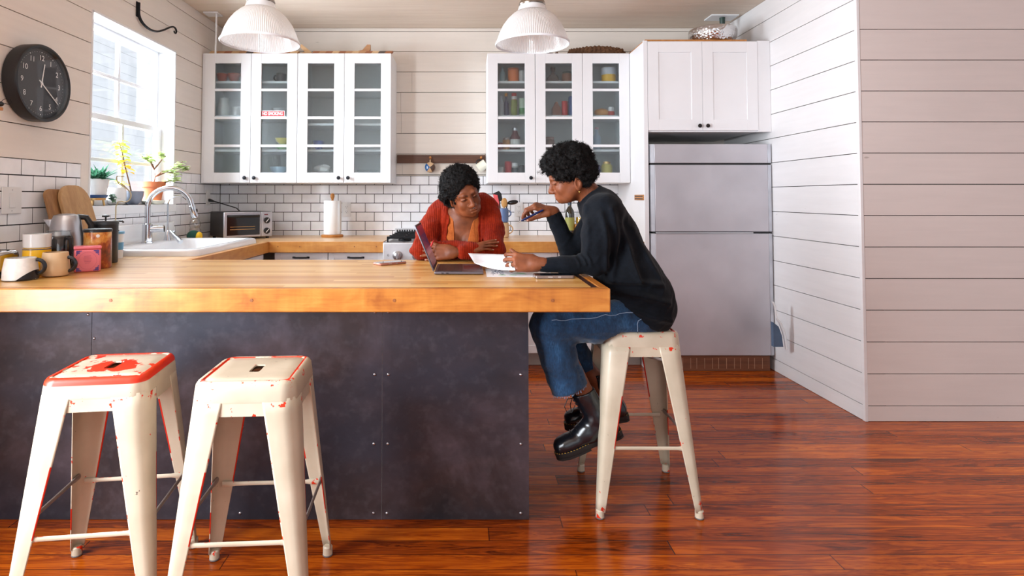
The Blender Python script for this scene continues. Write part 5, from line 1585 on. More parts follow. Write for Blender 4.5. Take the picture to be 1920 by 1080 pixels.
# ---------------------------------------------------------------- plants on the sill
M['terracotta'] = plain('terracotta', sr(206, 118, 76), 0.8, var=0.05, bump=0.1)
M['soil'] = plain('potting_soil', sr(52, 38, 30), 0.95, bump=0.5)
M['leaf_dark'] = plain('dark_green_leaf', sr(44, 92, 66), 0.4, var=0.12)
M['leaf_lime'] = plain('lime_leaf', sr(168, 192, 62), 0.45, var=0.1)
M['leaf_yel'] = plain('yellow_leaf', sr(222, 184, 54), 0.5, var=0.08)
M['leaf_pale'] = plain('pale_green_leaf', sr(158, 186, 120), 0.45, var=0.12)
M['leaf_jade'] = plain('grey_green_leaf', sr(112, 150, 128), 0.45, var=0.08)
M['stem_brown'] = plain('brown_stem', sr(118, 82, 58), 0.7)
M['grey_pot'] = plain('blue_grey_glaze', sr(128, 136, 152), 0.3, var=0.08, coat=0.3)
M['saucer_blue'] = plain('blue_saucer_glaze', sr(44, 70, 112), 0.3)
M['brass'] = plain('brass', sr(214, 170, 110), 0.3, metal=0.8)
SZ = WZ0+0.0005
def leafmat(name, c):
    m = NT(name); nt = m.nt
    f = m.noise(m.coord(), 30, 3); col = m.ramp(f, [(.3, tuple(k*.8 for k in c[:3])+(1,)), (.7, c)])
    m.set(color=col, rough=.45)
    t = nt.nodes.new('ShaderNodeBsdfTranslucent'); m.l(col, t.inputs['Color'])
    x = nt.nodes.new('ShaderNodeMixShader'); x.inputs[0].default_value = .5
    m.l(m.b.outputs[0], x.inputs[1]); m.l(t.outputs[0], x.inputs[2]); m.l(x.outputs[0], m.out.inputs[0]); return m.mat
M['leaf_dark'] = leafmat('spiky_green_leaf', sr(62, 112, 84)); M['leaf_lime'] = leafmat('lime_green_leaf', sr(190, 210, 70)); M['leaf_yel'] = leafmat('golden_leaf', sr(236, 196, 60)); M['leaf_pale'] = leafmat('pale_jade_leaf', sr(196, 212, 150))
def leaf(mb, p, d, L, w, up=(0, 0, 1), cup=0.15, droop=0.2):
    d = Vector(d).normalized(); u = Vector(up); s = d.cross(u)
    if s.length < 1e-3: s = Vector((1, 0, 0))
    s.normalize(); n = s.cross(d).normalized(); p = Vector(p)
    rows = []
    for t, k in ((0, .12), (.25, .8), (.5, 1), (.75, .78), (1, .06)):
        c = p+d*(L*t)-Vector((0, 0, 1))*(droop*L*t*t)
        rows.append([tuple(c-s*(w*k)+n*(cup*w*k)), tuple(c), tuple(c+s*(w*k)+n*(cup*w*k))])
    b0 = len(mb.v)
    mb.quadlist([q for r in rows for q in r], [(i*3+j, i*3+j+1, (i+1)*3+j+1, (i+1)*3+j) for i in range(4) for j in range(2)])
rng = random.Random(11)
# spiky plant in a white pot on a little footed saucer
px_, py_ = -2.14, 3.385
root = empty('potted_succulent', (px_, py_, SZ), 'spiky dark green plant in white pot on a blue footed saucer, at the sill end', 'plant')
b = MB(); b.lathe([(0.050, 0.045), (0.056, 0.050), (0.060, 0.062), (0.056, 0.063), (0.040, 0.055)], (px_, py_, SZ), 24); b.build('saucer', M['saucer_blue'], root)
b = MB(); b.lathe([(0.048, 0.032), (0.050, 0.045)], (px_, py_, SZ), 24); b.build('saucer_base', M['brass'], root)
for k in range(3):
    a = 2*PI*k/3+.5; b = MB(); b.tube([(px_+.034*math.cos(a), py_+.034*math.sin(a), SZ+.036), (px_+.040*math.cos(a), py_+.040*math.sin(a), SZ)], .006, 8); b.build('saucer_foot', M['brass'], root)
b = MB(); b.lathe([(0.044, 0.056), (0.052, 0.060), (0.064, 0.155), (0.060, 0.155), (0.056, 0.14), (0.0, 0.14)], (px_, py_, SZ), 28); b.build('pot', M['white_ceramic'], root)
b = MB()
for k in range(95):
    a = rng.uniform(0, 2*PI); el = rng.uniform(.15, 1.3); c = rng.choice(((-.012, -.02), (.01, .03)))
    leaf(b, (px_+c[0]*.7, py_+c[1], SZ+.145), (math.cos(a)*math.cos(el), math.sin(a)*math.cos(el), math.sin(el)), rng.uniform(.07, .125), .0085, cup=.5, droop=.1)
b.build('leaves', M['leaf_dark'], root)
# lopsided white jug-like pot, and the yellow plant in a grey bowl
px2, py2 = -2.155, 3.60
b = MB(); b.lathe([(0.040, 0), (0.052, 0.012), (0.060, 0.05), (0.056, 0.088), (0.050, 0.108), (0.046, 0.108), (0.050, 0.07), (0.04, 0.015), (0, 0.012)], (px2, py2, SZ), 28)
tag(b.build('flower_pot', M['white_ceramic'], origin=(px2, py2, SZ)), 'round white empty pot between the spiky plant and the grey bowl', 'pot')
px3, py3 = -2.14, 3.755
root = empty('potted_croton', (px3, py3, SZ), 'leaning yellow and lime leaved plant in a blue grey bowl on the sill', 'plant')
b = MB(); b.lathe([(0.030, 0), (0.032, 0.004), (0.052, 0.025), (0.064, 0.06), (0.066, 0.088), (0.062, 0.088), (0.058, 0.06), (0.04, 0.03), (0, 0.075), ], (px3, py3, SZ), 28); b.build('bowl', M['grey_pot'], root)
b = MB(); b.lathe([(0.060, 0.074), (0, 0.078)], (px3, py3, SZ), 20, cap0=False); b.build('soil', M['soil'], root)
st = [(px3, py3-.01, SZ+.07), (px3+.0, py3-.045, SZ+.15), (px3, py3-.085, SZ+.235), (px3, py3-.125, SZ+.33), (px3, py3-.16, SZ+.40)]
st2 = [(px3, py3-.02, SZ+.08), (px3-.02, py3-.07, SZ+.125), (px3-.02, py3-.135, SZ+.15)]
b = MB(); b.tube(st, [.005, .0045, .004, .003, .002], 7); b.tube(st2, [.004, .0035, .002], 7); b.build('stem', M['stem_brown'], root)
bl, by_ = MB(), MB()
def along(pl, t):
    t = t*(len(pl)-1); i = min(int(t), len(pl)-2); f = t-i; return tuple(Vector(pl[i]).lerp(Vector(pl[i+1]), f))
for k in range(30):
    t = .42+.58*k/29; p = along(st, t); a = k*2.4
    leaf(by_ if t < .62 or k % 5 == 0 else bl, p, (math.cos(a)*.8, math.sin(a)*.8, .1), rng.uniform(.044, .066), .022, droop=.4)
for k in range(9):
    t = .5+.5*k/8; p = along(st2, t); a = k*2.1
    leaf(bl if k % 3 else by_, p, (math.cos(a)*.8, math.sin(a)*.8-.2, .2), rng.uniform(.034, .052), .015, droop=.3)
bl.build('lime_leaves', M['leaf_lime'], root); by_.build('yellow_leaves', M['leaf_yel'], root)
# jade-like plant in terracotta
px4, py4 = -2.13, 3.985
root = empty('potted_jade', (px4, py4, SZ), 'branching pale green plant in a terracotta pot with cream saucer', 'plant')
b = MB(); b.lathe([(0.050, 0.0), (0.066, 0.010), (0.078, 0.026), (0.074, 0.027), (0.055, 0.012), (0, 0.012)], (px4, py4, SZ), 28); b.build('saucer', plain('cream_saucer', sr(228, 226, 208), 0.4), root)
b = MB(); b.lathe([(0.042, 0.0125), (0.048, 0.016), (0.066, 0.118), (0.074, 0.118), (0.078, 0.155), (0.072, 0.155), (0.066, 0.14), (0, 0.14)], (px4, py4, SZ), 28); b.build('pot', M['terracotta'], root)
bs, bl = MB(), MB()
trunk = [(px4, py4, SZ+.13), (px4+.01, py4+.005, SZ+.19), (px4+.01, py4-.01, SZ+.24)]
br = [trunk, [trunk[1], (px4+.07, py4-.02, SZ+.225), (px4+.13, py4+.02, SZ+.215), (px4+.15, py4+.0, SZ+.19)], [trunk[2], (px4+.02, py4-.08, SZ+.285), (px4+.0, py4-.15, SZ+.32)],
      [trunk[2], (px4-.01, py4-.02, SZ+.30), (px4-.03, py4-.04, SZ+.34)], [(px4+.06, py4, SZ+.14), (px4+.10, py4+.01, SZ+.16), (px4+.17, py4+.02, SZ+.165)], [trunk[1], (px4+.05, py4+.09, SZ+.23), (px4+.09, py4+.16, SZ+.27), (px4+.12, py4+.17, SZ+.31)],
      [(px4+.09, py4+.16, SZ+.27), (px4+.16, py4+.17, SZ+.24)], [trunk[2], (px4+.03, py4+.05, SZ+.31), (px4+.02, py4+.04, SZ+.36)]]
for pl in br:
    bs.tube(pl, [.006-.004*i/(len(pl)-1) for i in range(len(pl))], 7)
    if pl is trunk: continue
    for k in range(30):
        p = along(pl, rng.uniform(.35, 1.0)); a = rng.uniform(0, 2*PI)
        p = (p[0]+rng.uniform(-.012, .012), p[1]+rng.uniform(-.012, .012), p[2]+rng.uniform(-.008, .012))
        leaf(bl, p, (math.cos(a), math.sin(a), rng.uniform(-.2, .7)), rng.uniform(.032, .050), .016, droop=.15)
bs.build('branches', M['stem_brown'], root); bl.build('leaves', M['leaf_pale'], root)
# air-plant clip with a coiled wire, clamped in front of the sill
cx, cy, cz = -1.893, 3.165, ZC0
root = empty('plant_clip', (cx, cy, cz+0.17), 'small grey green cutting on a coiled wire rising from a black soap pump bottle', 'plant')
b = MB(); pts = [(cx, cy, cz+.19), (cx, cy, cz+.275), (cx+.005, cy+.01, cz+.30)]+[(cx+.03+.034*math.cos(math.radians(a)), cy+.03, cz+.335+.036*math.sin(math.radians(a))) for a in range(-120, 61, 20)]+[(cx+.02, cy+.03, cz+.385), (cx+.0, cy+.02, cz+.40), (cx-.012, cy+.02, cz+.425), (cx-.01, cy+.02, cz+.44), (cx+.03, cy+.02, cz+.44)]
b.tube(pts, .0032, 7); b.build('wire', plain('pale_wire', sr(196, 184, 148), 0.5), root)
b = MB()
for k in range(22):
    a = rng.uniform(0, 2*PI); el = rng.uniform(-.5, 1.2)
    leaf(b, (cx-.022+rng.uniform(-.01, .01), cy+.005, cz+.315+rng.uniform(-.02, .02)), (math.cos(a)*math.cos(el), math.sin(a)*math.cos(el), math.sin(el)), rng.uniform(.024, .036), .010, droop=.1)
b.build('leaves', M['leaf_jade'], root)
b = MB(); b.lathe([(0.022, 0), (0.024, 0.004), (0.024, 0.125), (0.018, 0.145), (0.012, 0.152)], (cx, cy, cz+.0005), 20); b.build('bottle', M['black_plastic'], root)
b = MB(); b.lathe([(0.014, 0.15), (0.014, 0.168), (0.005, 0.17), (0.005, 0.19), (0.012, 0.192), (0.012, 0.20)], (cx, cy, cz), 14); b.tube([(cx, cy, cz+.196), (cx+.04, cy-.005, cz+.196), (cx+.046, cy-.005, cz+.188)], .005, 8); b.build('pump', M['black_plastic'], root)

# ---------------------------------------------------------------- things on the near left corner of the worktop
M['orange_can'] = None
def mat_can():
    m = NT('orange_coffee_bag_print'); p = m.coord('Object'); x, y, z = m.sep(p)
    n = m.noise(m.comb(m.math('MULTIPLY', x, 1.0), m.math('MULTIPLY', y, 1.0), m.math('MULTIPLY', z, .7)), 24, 4, .6)
    col = m.ramp(m.math('ADD', m.math('MULTIPLY', n, .7), m.math('MULTIPLY', z, 1.4)), [(.34, sr(96, 38, 22)), (.46, sr(160, 66, 26)), (.56, sr(214, 140, 58)), (.66, sr(232, 190, 122))])
    m.set(color=col, rough=.35, coat=.4); return m.mat
M['orange_can'] = mat_can()
M['yellow'] = plain('yellow_glaze', sr(240, 184, 20), 0.28, var=0.02, coat=0.3)
M['tan_clay'] = plain('tan_stoneware', sr(214, 180, 140), 0.5, var=0.05)
M['speckle'] = plain('speckled_white_stoneware', sr(228, 222, 216), 0.35, var=0.03, scale=60)
M['black_glaze'] = plain('black_glaze', sr(24, 24, 30), 0.25)
M['coffee'] = plain('black_coffee', sr(10, 7, 6), 0.6, spec=0.2)
M['board_wood'] = wood('cutting_board_wood', sr(168, 126, 82), sr(204, 164, 116), 2, 0.8, 0.6)
M['board_dark'] = wood('dark_cutting_board_wood', sr(136, 92, 54), sr(178, 132, 84), 2, 0.8, 0.6)
def board(name, y0, y1, z1, x0, lean, th, mat, label, rtop=0.09):
    """leans on the tiled window wall: foot at x0, tilted towards the wall"""
    pts = [(y0, 0), (y1, 0)]+[(y1-rtop+rtop*math.cos(math.radians(a)), z1-rtop+rtop*math.sin(math.radians(a))) for a in range(0, 91, 15)]+[(y0+rtop+rtop*math.cos(math.radians(a)), z1-rtop+rtop*math.sin(math.radians(a))) for a in range(90, 181, 15)]
    b = MB(); b.prism(pts, 'x', 0, th)
    b.xf(Matrix.Translation((x0, 0, ZC0+0.001)) @ Matrix.Rotation(-lean, 4, 'Y') @ Matrix.Identity(4))
    return tag(b.build(name, mat, origin=(x0, (y0+y1)/2, ZC0), bevel=0.004), label, 'cutting board')
board('cutting_board', 2.92, 3.15, 0.40, -1.945, 0.30, 0.020, M['board_wood'], 'pale rounded cutting board leaning in front of the darker one')
board('cutting_board', 2.855, 3.06, 0.375, -1.978, 0.27, 0.018, M['board_dark'], 'darker cutting board leaning on the tiles behind the pale one', 0.04)
# kettle
kx, ky = -1.888, 2.765
root = empty('electric_kettle', (kx, ky, ZC0), 'brushed steel electric kettle with dark handle behind the coffee jug', 'kettle')
b = MB(); b.lathe([(0.080, 0), (0.082, 0.02), (0.075, 0.025)], (kx, ky, ZC0+.0005), 28); b.build('base', M['black_plastic'], root)
b = MB(); b.lathe([(0.076, 0.026), (0.078, 0.04), (0.070, 0.14), (0.060, 0.215), (0.055, 0.228)], (kx, ky, ZC0), 32); b.build('body', M['steel'], root)
b = MB(); b.lathe([(0.055, 0.228), (0.050, 0.240), (0.030, 0.247), (1e-4, 0.249)], (kx, ky, ZC0), 28, cap0=False); b.build('lid', M['steel'], root)
b = MB(); b.prism([(-.055, .165), (-.055, .222), (-.094, .222)], 'y', -.022, .022, M=Matrix.Translation((kx, ky, ZC0)) @ Matrix.Rotation(math.radians(8), 4, 'Z')); b.build('spout', M['steel'], root, bevel=.006)
b = MB(); b.tube([(kx+.03, ky+.03, ZC0+.232), (kx+.062, ky+.05, ZC0+.228), (kx+.080, ky+.062, ZC0+.19), (kx+.078, ky+.062, ZC0+.12), (kx+.062, ky+.05, ZC0+.06)], [.013, .014, .014, .013, .012], 10, flat=.8); b.build('handle', M['black_plastic'], root)
# glass coffee jug
jx, jy = -1.826, 2.625
root = empty('coffee_jug', (jx, jy, ZC0), 'glass jug three quarters full of black coffee, in front of the kettle', 'jug')
b = MB(); b.lathe([(0.052, 0.001), (0.056, 0.008), (0.058, 0.03), (0.057, 0.140), (0.048, 0.160), (0.044, 0.172), (0.050, 0.176), (0.047, 0.1765), (0.042, 0.172), (0.046, 0.158), (0.055, 0.138), (0.0555, 0.03)], (jx, jy, ZC0), 30, cap1=False); b.build('glass', M['clear'], root)
b = MB(); b.lathe([(0.050, 0.004), (0.0545, 0.012), (0.055, 0.03), (0.0545, 0.139), (0.050, 0.150), (1e-4, 0.150)], (jx, jy, ZC0), 30); b.build('coffee', M['coffee'], root)
b = MB(); b.tube([(jx+.048, jy-.022, ZC0+.145), (jx+.075, jy-.034, ZC0+.140), (jx+.082, jy-.037, ZC0+.10), (jx+.075, jy-.034, ZC0+.05), (jx+.05, jy-.024, ZC0+.04)], .0085, 10, flat=.7); b.build('handle', M['black_glaze'], root)
# orange printed canister with dark lid
ox, oy = -1.690, 2.690
root = empty('coffee_canister', (ox, oy, ZC0), 'orange and brown printed coffee bag with black lid', 'canister')
b = MB(); b.lathe([(0.056, 0.001), (0.058, 0.006), (0.056, 0.166)], (ox, oy, ZC0), 30); b.build('body', M['orange_can'], root)
b = MB(); b.lathe([(0.0595, 0.1662), (0.0595, 0.176), (0.056, 0.180), (1e-4, 0.181)], (ox, oy, ZC0), 30); b.build('lid', M['black_plastic'], root)
b = MB(); b.lathe([(0.0075, 0), (0.0075, 0.001)], n=16, M=Matrix.Translation((ox+.031, oy-.0480, ZC0+.150)) @ Matrix.Rotation(math.radians(33), 4, 'Z') @ Matrix.Rotation(PI/2, 4, 'X')); b.build('round_seal', M['speckle'], root)
# black french press
tx, ty = -1.784, 2.900
root = empty('french_press', (tx, ty, ZC0), 'tall matt black french press with plunger knob, behind the orange canister', 'coffee press')
b = MB(); b.lathe([(0.054, 0.001), (0.056, 0.006), (0.056, 0.190)], (tx, ty, ZC0), 32); b.build('body', M['black_plastic'], root)
b = MB(); b.lathe([(0.058, 0.1905), (0.058, 0.204), (0.054, 0.208), (1e-4, 0.209)], (tx, ty, ZC0), 32); b.build('lid', plain('grey_lid', sr(70, 74, 78), 0.3, metal=.5), root)
b = MB(); b.lathe([(0.004, 0.209), (0.004, 0.226), (0.017, 0.228), (0.017, 0.234), (0.012, 0.237), (1e-4, 0.238)], (tx, ty, ZC0), 18); b.build('plunger', M['black_plastic'], root)
# pink tea tin
root = empty('tea_tin', (-1.655, 2.565, ZC0), 'square pink tea tin with purple scrollwork corners', 'tin')
M['pink'] = plain('pink_tin_print', sr(226, 112, 124), 0.32, var=0.02, coat=.3); M['purple'] = plain('purple_print', sr(92, 58, 128), 0.4)
a = math.radians(34); RT = Matrix.Translation((-1.655, 2.565, ZC0)) @ Matrix.Rotation(a, 4, 'Z')
b = MB(); b.box(-.050, .050, -.034, .034, .001, .098); b.xf(RT); b.build('body', M['pink'], root, bevel=.007, seg=3)
b = MB(); b.box(-.052, .052, -.036, .036, .0985, .113); b.xf(RT); b.build('lid', M['pink'], root, bevel=.006, seg=3)
b = MB()
for sx in (1, -1):
    for sz in (1, -1):
        for (u, w, r) in ((.037, .040, .0055), (.030, .041, .004), (.038, .032, .004), (.024, .0425, .0025), (.0405, .025, .0025), (.0315, .0335, .003)):
            b.lathe([(r, 0), (r, .0006)], n=12, M=RT @ Matrix.Translation((sx*u, -.0341, .050+sz*w)) @ Matrix.Rotation(PI/2, 4, 'X'))
b.build('scrollwork', M['purple'], root, smooth=0)
b = MB()
for k in range(40):
    t0, t1 = 2*PI*k/40, 2*PI*(k+.6)/40; R0 = .0345+.0015*math.sin(5*t0)
    b.tube([tuple(RT @ Vector((.0335*math.cos(t), -.0342, .050+.037*math.sin(t)))) for t in (t0, t1)], .0006, 4)
for k in range(6):
    z = .070-.006*k; w = .016-.002*abs(k-2)
    b.box(-w, w, 0, .0005, z-.0007, z+.0007)
st_ = len(b.v)-48
b.xf(RT @ Matrix.Translation((0, -.0345, 0)), st_)
b.build('printing', plain('rose_print', sr(178, 70, 96), .4), root, smooth=0)
# mugs
def mug(name, x, y, z, prof, mat, label, hang=None, hmat=None, hr=.026, hz=.045, ang=0.0, group='mugs on the worktop', hw=.0055, rot=None):
    root = empty(name, (x, y, z), label, 'mug', group)
    Mx = Matrix.Translation((x, y, z)) @ (rot if rot is not None else Matrix.Identity(4))
    r0 = max(p[0] for p in prof)
    inner_ = [(max(p[0]-.004, .001), max(p[1], .006)) for p in reversed(prof)]
    b = MB(); b.lathe(prof+inner_+[(1e-4, .006)], n=30, M=Mx); b.build('cup', mat, root)
    if hr:
        c = Matrix.Rotation(ang, 4, 'Z'); pts = [Mx @ (c @ Vector((r0-.006+hr*1.05*math.sin(math.radians(a)), 0, hz-hr*math.cos(math.radians(a))))) for a in range(0, 181, 18)]
        b = MB(); b.tube([tuple(p) for p in pts], hw, 8, flat=1.2); b.build('handle', hmat or mat, root)
    return root
mug('mug', -1.688, 2.412, ZC0+.0005, [(.034, 0), (.045, .004), (.051, .016), (.052, .034), (.045, .097), (.043, .099)], M['tan_clay'], 'tan stoneware mug with black handle beside the pink tin', hmat=M['black_glaze'], hr=.028, hz=.048, ang=math.radians(12), hw=.0075)
mg = mug('mug', -1.750, 2.305, ZC0+.0005, [(.056, 0), (.060, .004), (.059, .040), (.054, .070), (.051, .086), (.049, .087)], M['speckle'], 'white speckled mug with slanted black base and black handle, nearest the camera', hmat=M['black_glaze'], hr=.028, hz=.050, ang=math.radians(15), hw=.0075)
def dip(i, j):
    t = 2*PI*j/60; zt = max(.0035, -.012+.052*math.cos(t-.1)); z = .0004+(zt-.0004)*i/8
    r = (.056+.004*min(z/.004, 1) if z < .004 else .0600-.0010*(z-.004)/.036 if z < .04 else .059-.005*(z-.04)/.03)+.0007
    return (-1.750+r*math.cos(t), 2.305+r*math.sin(t), ZC0+.0005+z)
b = MB(); b.grid(dip, 9, 61)
b.build('dipped_base', M['black_glaze'], mg)
mug('mug', -1.797, 2.455, ZC0+.0005, [(.044, 0), (.0495, .003), (.050, .111), (.048, .112)], M['yellow'], 'bright yellow mug with blue rim line under a white one', hr=.024, hz=.045, ang=math.radians(200), group='stacked mugs on the worktop')
mug('mug', -1.797, 2.455, ZC0+.1132, [(.044, 0), (.0495, .004), (.0505, .058), (.0485, .059)], M['white_ceramic'], 'white mug stacked on top of the yellow one', hr=0, group='stacked mugs on the worktop')
b = MB(); b.lathe([(.0503, .1065), (.0503, .1105)], (-1.797, 2.455, ZC0), 30, cap0=False, cap1=False); tag(b.build('rim_line', M['saucer_blue'], [o for o in COL.objects if o.get('label', '').startswith('bright yellow')][0]))
# chrome toaster at the frame edge
root = empty('toaster', (-1.93, 2.40, ZC0), 'polished chrome toaster at the left edge beside the yellow mug', 'toaster')
M['mirror'] = plain('polished_chrome', sr(206, 200, 196), 0.05, metal=1.0, var=.01)
b = MB(); b.box(-2.075, -1.868, 2.315, 2.465, ZC0+.012, ZC0+.108); b.build('shell', M['mirror'], root, bevel=.022, seg=4)
b = MB(); b.box(-2.06, -1.858, 2.325, 2.455, ZC0+.0005, ZC0+.0125); b.box(-2.04, -1.88, 2.362, 2.374, ZC0+.1075, ZC0+.109); b.box(-2.04, -1.88, 2.406, 2.418, ZC0+.1075, ZC0+.109); b.build('slots_and_base', M['black_plastic'], root)
# small blue and white tub
root = empty('tub', (-1.85, 3.12, ZC0), 'small blue and white plastic tub behind the black french press', 'tub')
b = MB(); b.lathe([(.024, .0005), (.029, .13)], (-1.852, 3.12, ZC0), 24); b.build('body', plain('white_tub', sr(232, 238, 244), .35), root)
b = MB(); b.lathe([(.031, .1305), (.031, .142), (1e-4, .143)], (-1.852, 3.12, ZC0), 24); b.build('lid', plain('sky_blue_lid', sr(112, 176, 216), .4), root)
b = MB(); b.lathe([(.0262, .045), (.0278, .085)], (-1.852, 3.12, ZC0), 24, cap0=False, cap1=False); b.build('printed_band', plain('blue_print', sr(96, 160, 206), .4), root)
# thin smart phone on a stand, at the frame edge (tile wall)
# ---------------------------------------------------------------- back worktop
M['oven_glass'] = plain('oven_window', sr(34, 26, 20), 0.12, coat=.5)
ox0, ox1, oy0, oy1 = -2.03, -1.60, 4.44, 4.74
root = empty('toaster_oven', (-1.815, 4.6, ZC0), 'black and silver toaster oven in the tiled corner', 'toaster oven')
RO = Matrix.Translation((-1.788, 4.669, ZC0)) @ Matrix.Rotation(math.radians(40), 4, 'Z')
W2, D2 = .188, .168
b = MB(); b.box(-W2, W2, -D2+.012, D2, .016, .212); b.xf(RO); b.build('body', M['black_plastic'], root, bevel=.008)
b = MB(); b.box(-W2, W2-.090, -D2-.006, -D2+.0115, .016, .210); b.box(W2-.089, W2, -D2-.006, -D2+.0115, .016, .210); b.xf(RO); b.build('front_panel', plain('oven_silver', sr(200, 200, 206), .3, metal=.6), root, bevel=.005)
b = MB(); b.box(-W2+.022, W2-.102, -D2-.009, -D2-.006, .032, .188); b.xf(RO); d = b.build('door_window', M['oven_glass'], root)
b = MB(); b.tube([(-W2+.03, -D2-.012, .180), (-W2+.05, -D2-.026, .178), (W2-.13, -D2-.026, .178), (W2-.11, -D2-.012, .180)], .0095, 10); b.xf(RO); b.build('handle', M['black_plastic'], d)
b = MB()
for z in (.075, .095): b.box(-W2+.045, W2-.14, -D2-.0097, -D2-.0088, z, z+.004)
b.xf(RO); b.build('wire_rack', M['brass'], d)
for z in (.060, .142):
    b = MB(); b.lathe([(.024, 0), (.024, .012), (.019, .016), (1e-4, .016)], n=22, M=RO @ Matrix.Translation((W2-.046, -D2-.006, z)) @ Matrix.Rotation(PI/2, 4, 'X')); k_ = b.build('dial', M['black_plastic'], root)
    b = MB(); b.box(-.003, .003, -.0175, -.0162, -.018, .018); b.xf(RO @ Matrix.Translation((W2-.046, -D2-.006, z)) @ Matrix.Rotation(.7, 4, 'Y')); b.build('pointer', M['white_plastic'], k_)
b = MB(); b.box(W2-.066, W2-.036, -D2-.0068, -D2-.0058, .184, .192); b.xf(RO); b.build('badge', plain('dark_red_badge', sr(120, 40, 50), .4), root)
for sx in (-W2+.03, W2-.03):
    for sy in (-D2+.02, D2-.02):
        b = MB(); b.lathe([(.012, .0005), (.014, .017)], n=12, M=RO @ Matrix.Translation((sx, sy, 0))); b.build('foot', M['black_plastic'], root)
# outlet with plug and cord (left wall corner)
def plate(name, x, y, z, axis, label, kind):
    root = empty(name, (x, y, z), label, 'outlet' if kind != 'switch' else 'light switch')
    b = MB(); w, h = (.058, .062)
    if axis == 'x': b.box(x, x+.005, y-w, y+w, z-h, z+h) if kind == 'switch' else b.box(x, x+.005, y-.036, y+.036, z-h, z+h)
    else: b.box(x-.037, x+.037, y-.005, y, z-h, z+h)
    b.build('plate', M['white_plastic'], root, bevel=.0015)
    if kind == 'switch':
        b = MB(); b.box(x+.005, x+.008, y-.018, y+.018, z-.034, z+.034); b.build('rocker', M['white_plastic'], root, bevel=.001)
        for dz in (.048, -.048):
            b = MB(); b.lathe([(.003, 0), (.002, .001)], n=10, M=Matrix.Translation((x+.005, y, z+dz)) @ Matrix.Rotation(PI/2, 4, 'Y')); b.build('screw', M['screw'], root)
    else:
        for dz in (.020, -.020):
            b = MB()
            if axis == 'y':
                b.lathe([(.0165, 0), (.0160, .0022), (1e-4, .0024)], n=20, M=Matrix.Translation((x, y-.005, z+dz)) @ Matrix.Rotation(PI/2, 4, 'X')); s_ = b.build('socket', M['white_plastic'], root)
                b = MB()
                for u in (-.0065, .0065): b.box(x+u-.0012, x+u+.0012, y-.0079, y-.0070, z+dz-.001, z+dz+.007)
                b.lathe([(.0022, 0), (.0022, .0006)], n=8, M=Matrix.Translation((x, y-.0073, z+dz-.008)) @ Matrix.Rotation(PI/2, 4, 'X')); b.build('slots', M['black_plastic'], s_, smooth=0)
            else:
                b.lathe([(.0165, 0), (.0160, .0022), (1e-4, .0024)], n=20, M=Matrix.Translation((x+.005, y, z+dz)) @ Matrix.Rotation(PI/2, 4, 'Y')); b.build('socket', M['white_plastic'], root)
    return root
plate('wall_outlet', XL, 4.745, 1.245, 'x', 'white outlet on the window wall with a black plug in it', 'outlet')
plate('light_switch', XL-.002+.002, 2.685, 1.235, 'x', 'white rocker switch plate on the tiles behind the kettle', 'switch')
plate('wall_outlet', -1.007, YB-.0127, 1.145, 'y', 'white double outlet on the back tiles beside the paper towels', 'outlet')
plate('wall_outlet', .468, YB-.0127, 1.145, 'y', 'white double outlet on the back tiles above the pen', 'outlet')
root = empty('power_cord', (XL+.02, 4.745, 1.225), 'black plug and cord running from the corner outlet to the toaster oven', 'cord')
b = MB(); b.tube([(XL+.0075, 4.745, 1.225), (XL+.018, 4.743, 1.224), (XL+.040, 4.738, 1.220), (XL+.055, 4.735, 1.216)], [.012, .0125, .010, .006], 10); b.build('plug', M['black_plastic'], root)
b = MB(); b.tube([(XL+.05, 4.736, 1.218), (XL+.12, 4.75, 1.195), (XL+.20, 4.83, 1.160), (XL+.24, 4.90, 1.10), (XL+.25, 4.92, 1.0)], .0042, 8); b.build('cable', M['black_plastic'], root)
# paper towels
tx, ty = -1.085, 4.80
root = empty('paper_towel_holder', (tx, ty, ZC0), 'roll of white paper towels on a turned wooden stand', 'paper towels')
M['stand_wood'] = wood('honey_turned_wood', sr(176, 110, 48), sr(206, 142, 74), 2, 1.0, .4)
b = MB(); b.lathe([(.088, .0005), (.090, .006), (.090, .014), (.084, .019), (1e-4, .019)], (tx, ty, ZC0), 36); b.build('base', M['stand_wood'], root)
b = MB(); b.lathe([(.010, .019), (.010, .300), (.008, .305), (.0125, .315), (.017, .330), (.0165, .345), (.010, .356), (1e-4, .358)], (tx, ty, ZC0), 20); b.build('post', M['stand_wood'], root)
M['paper_roll'] = plain('paper_towel', sr(240, 240, 240), .95, var=.01, bump=.2, bscale=140)
b = MB(); b.lathe([(.020, .021), (.069, .021), (.070, .026), (.070, .292), (.067, .297), (.020, .297)], (tx, ty, ZC0), 36, cap0=False, cap1=False); b.lathe([(.020, .021), (.020, .297)], (tx, ty, ZC0), 20, cap0=False, cap1=False); b.build('paper_roll', M['paper_roll'], root)
b = MB(); b.box(tx+.0695, tx+.0712, ty-.05, ty+.02, ZC0+.03, ZC0+.29); b.build('loose_sheet', M['paper_roll'], root)
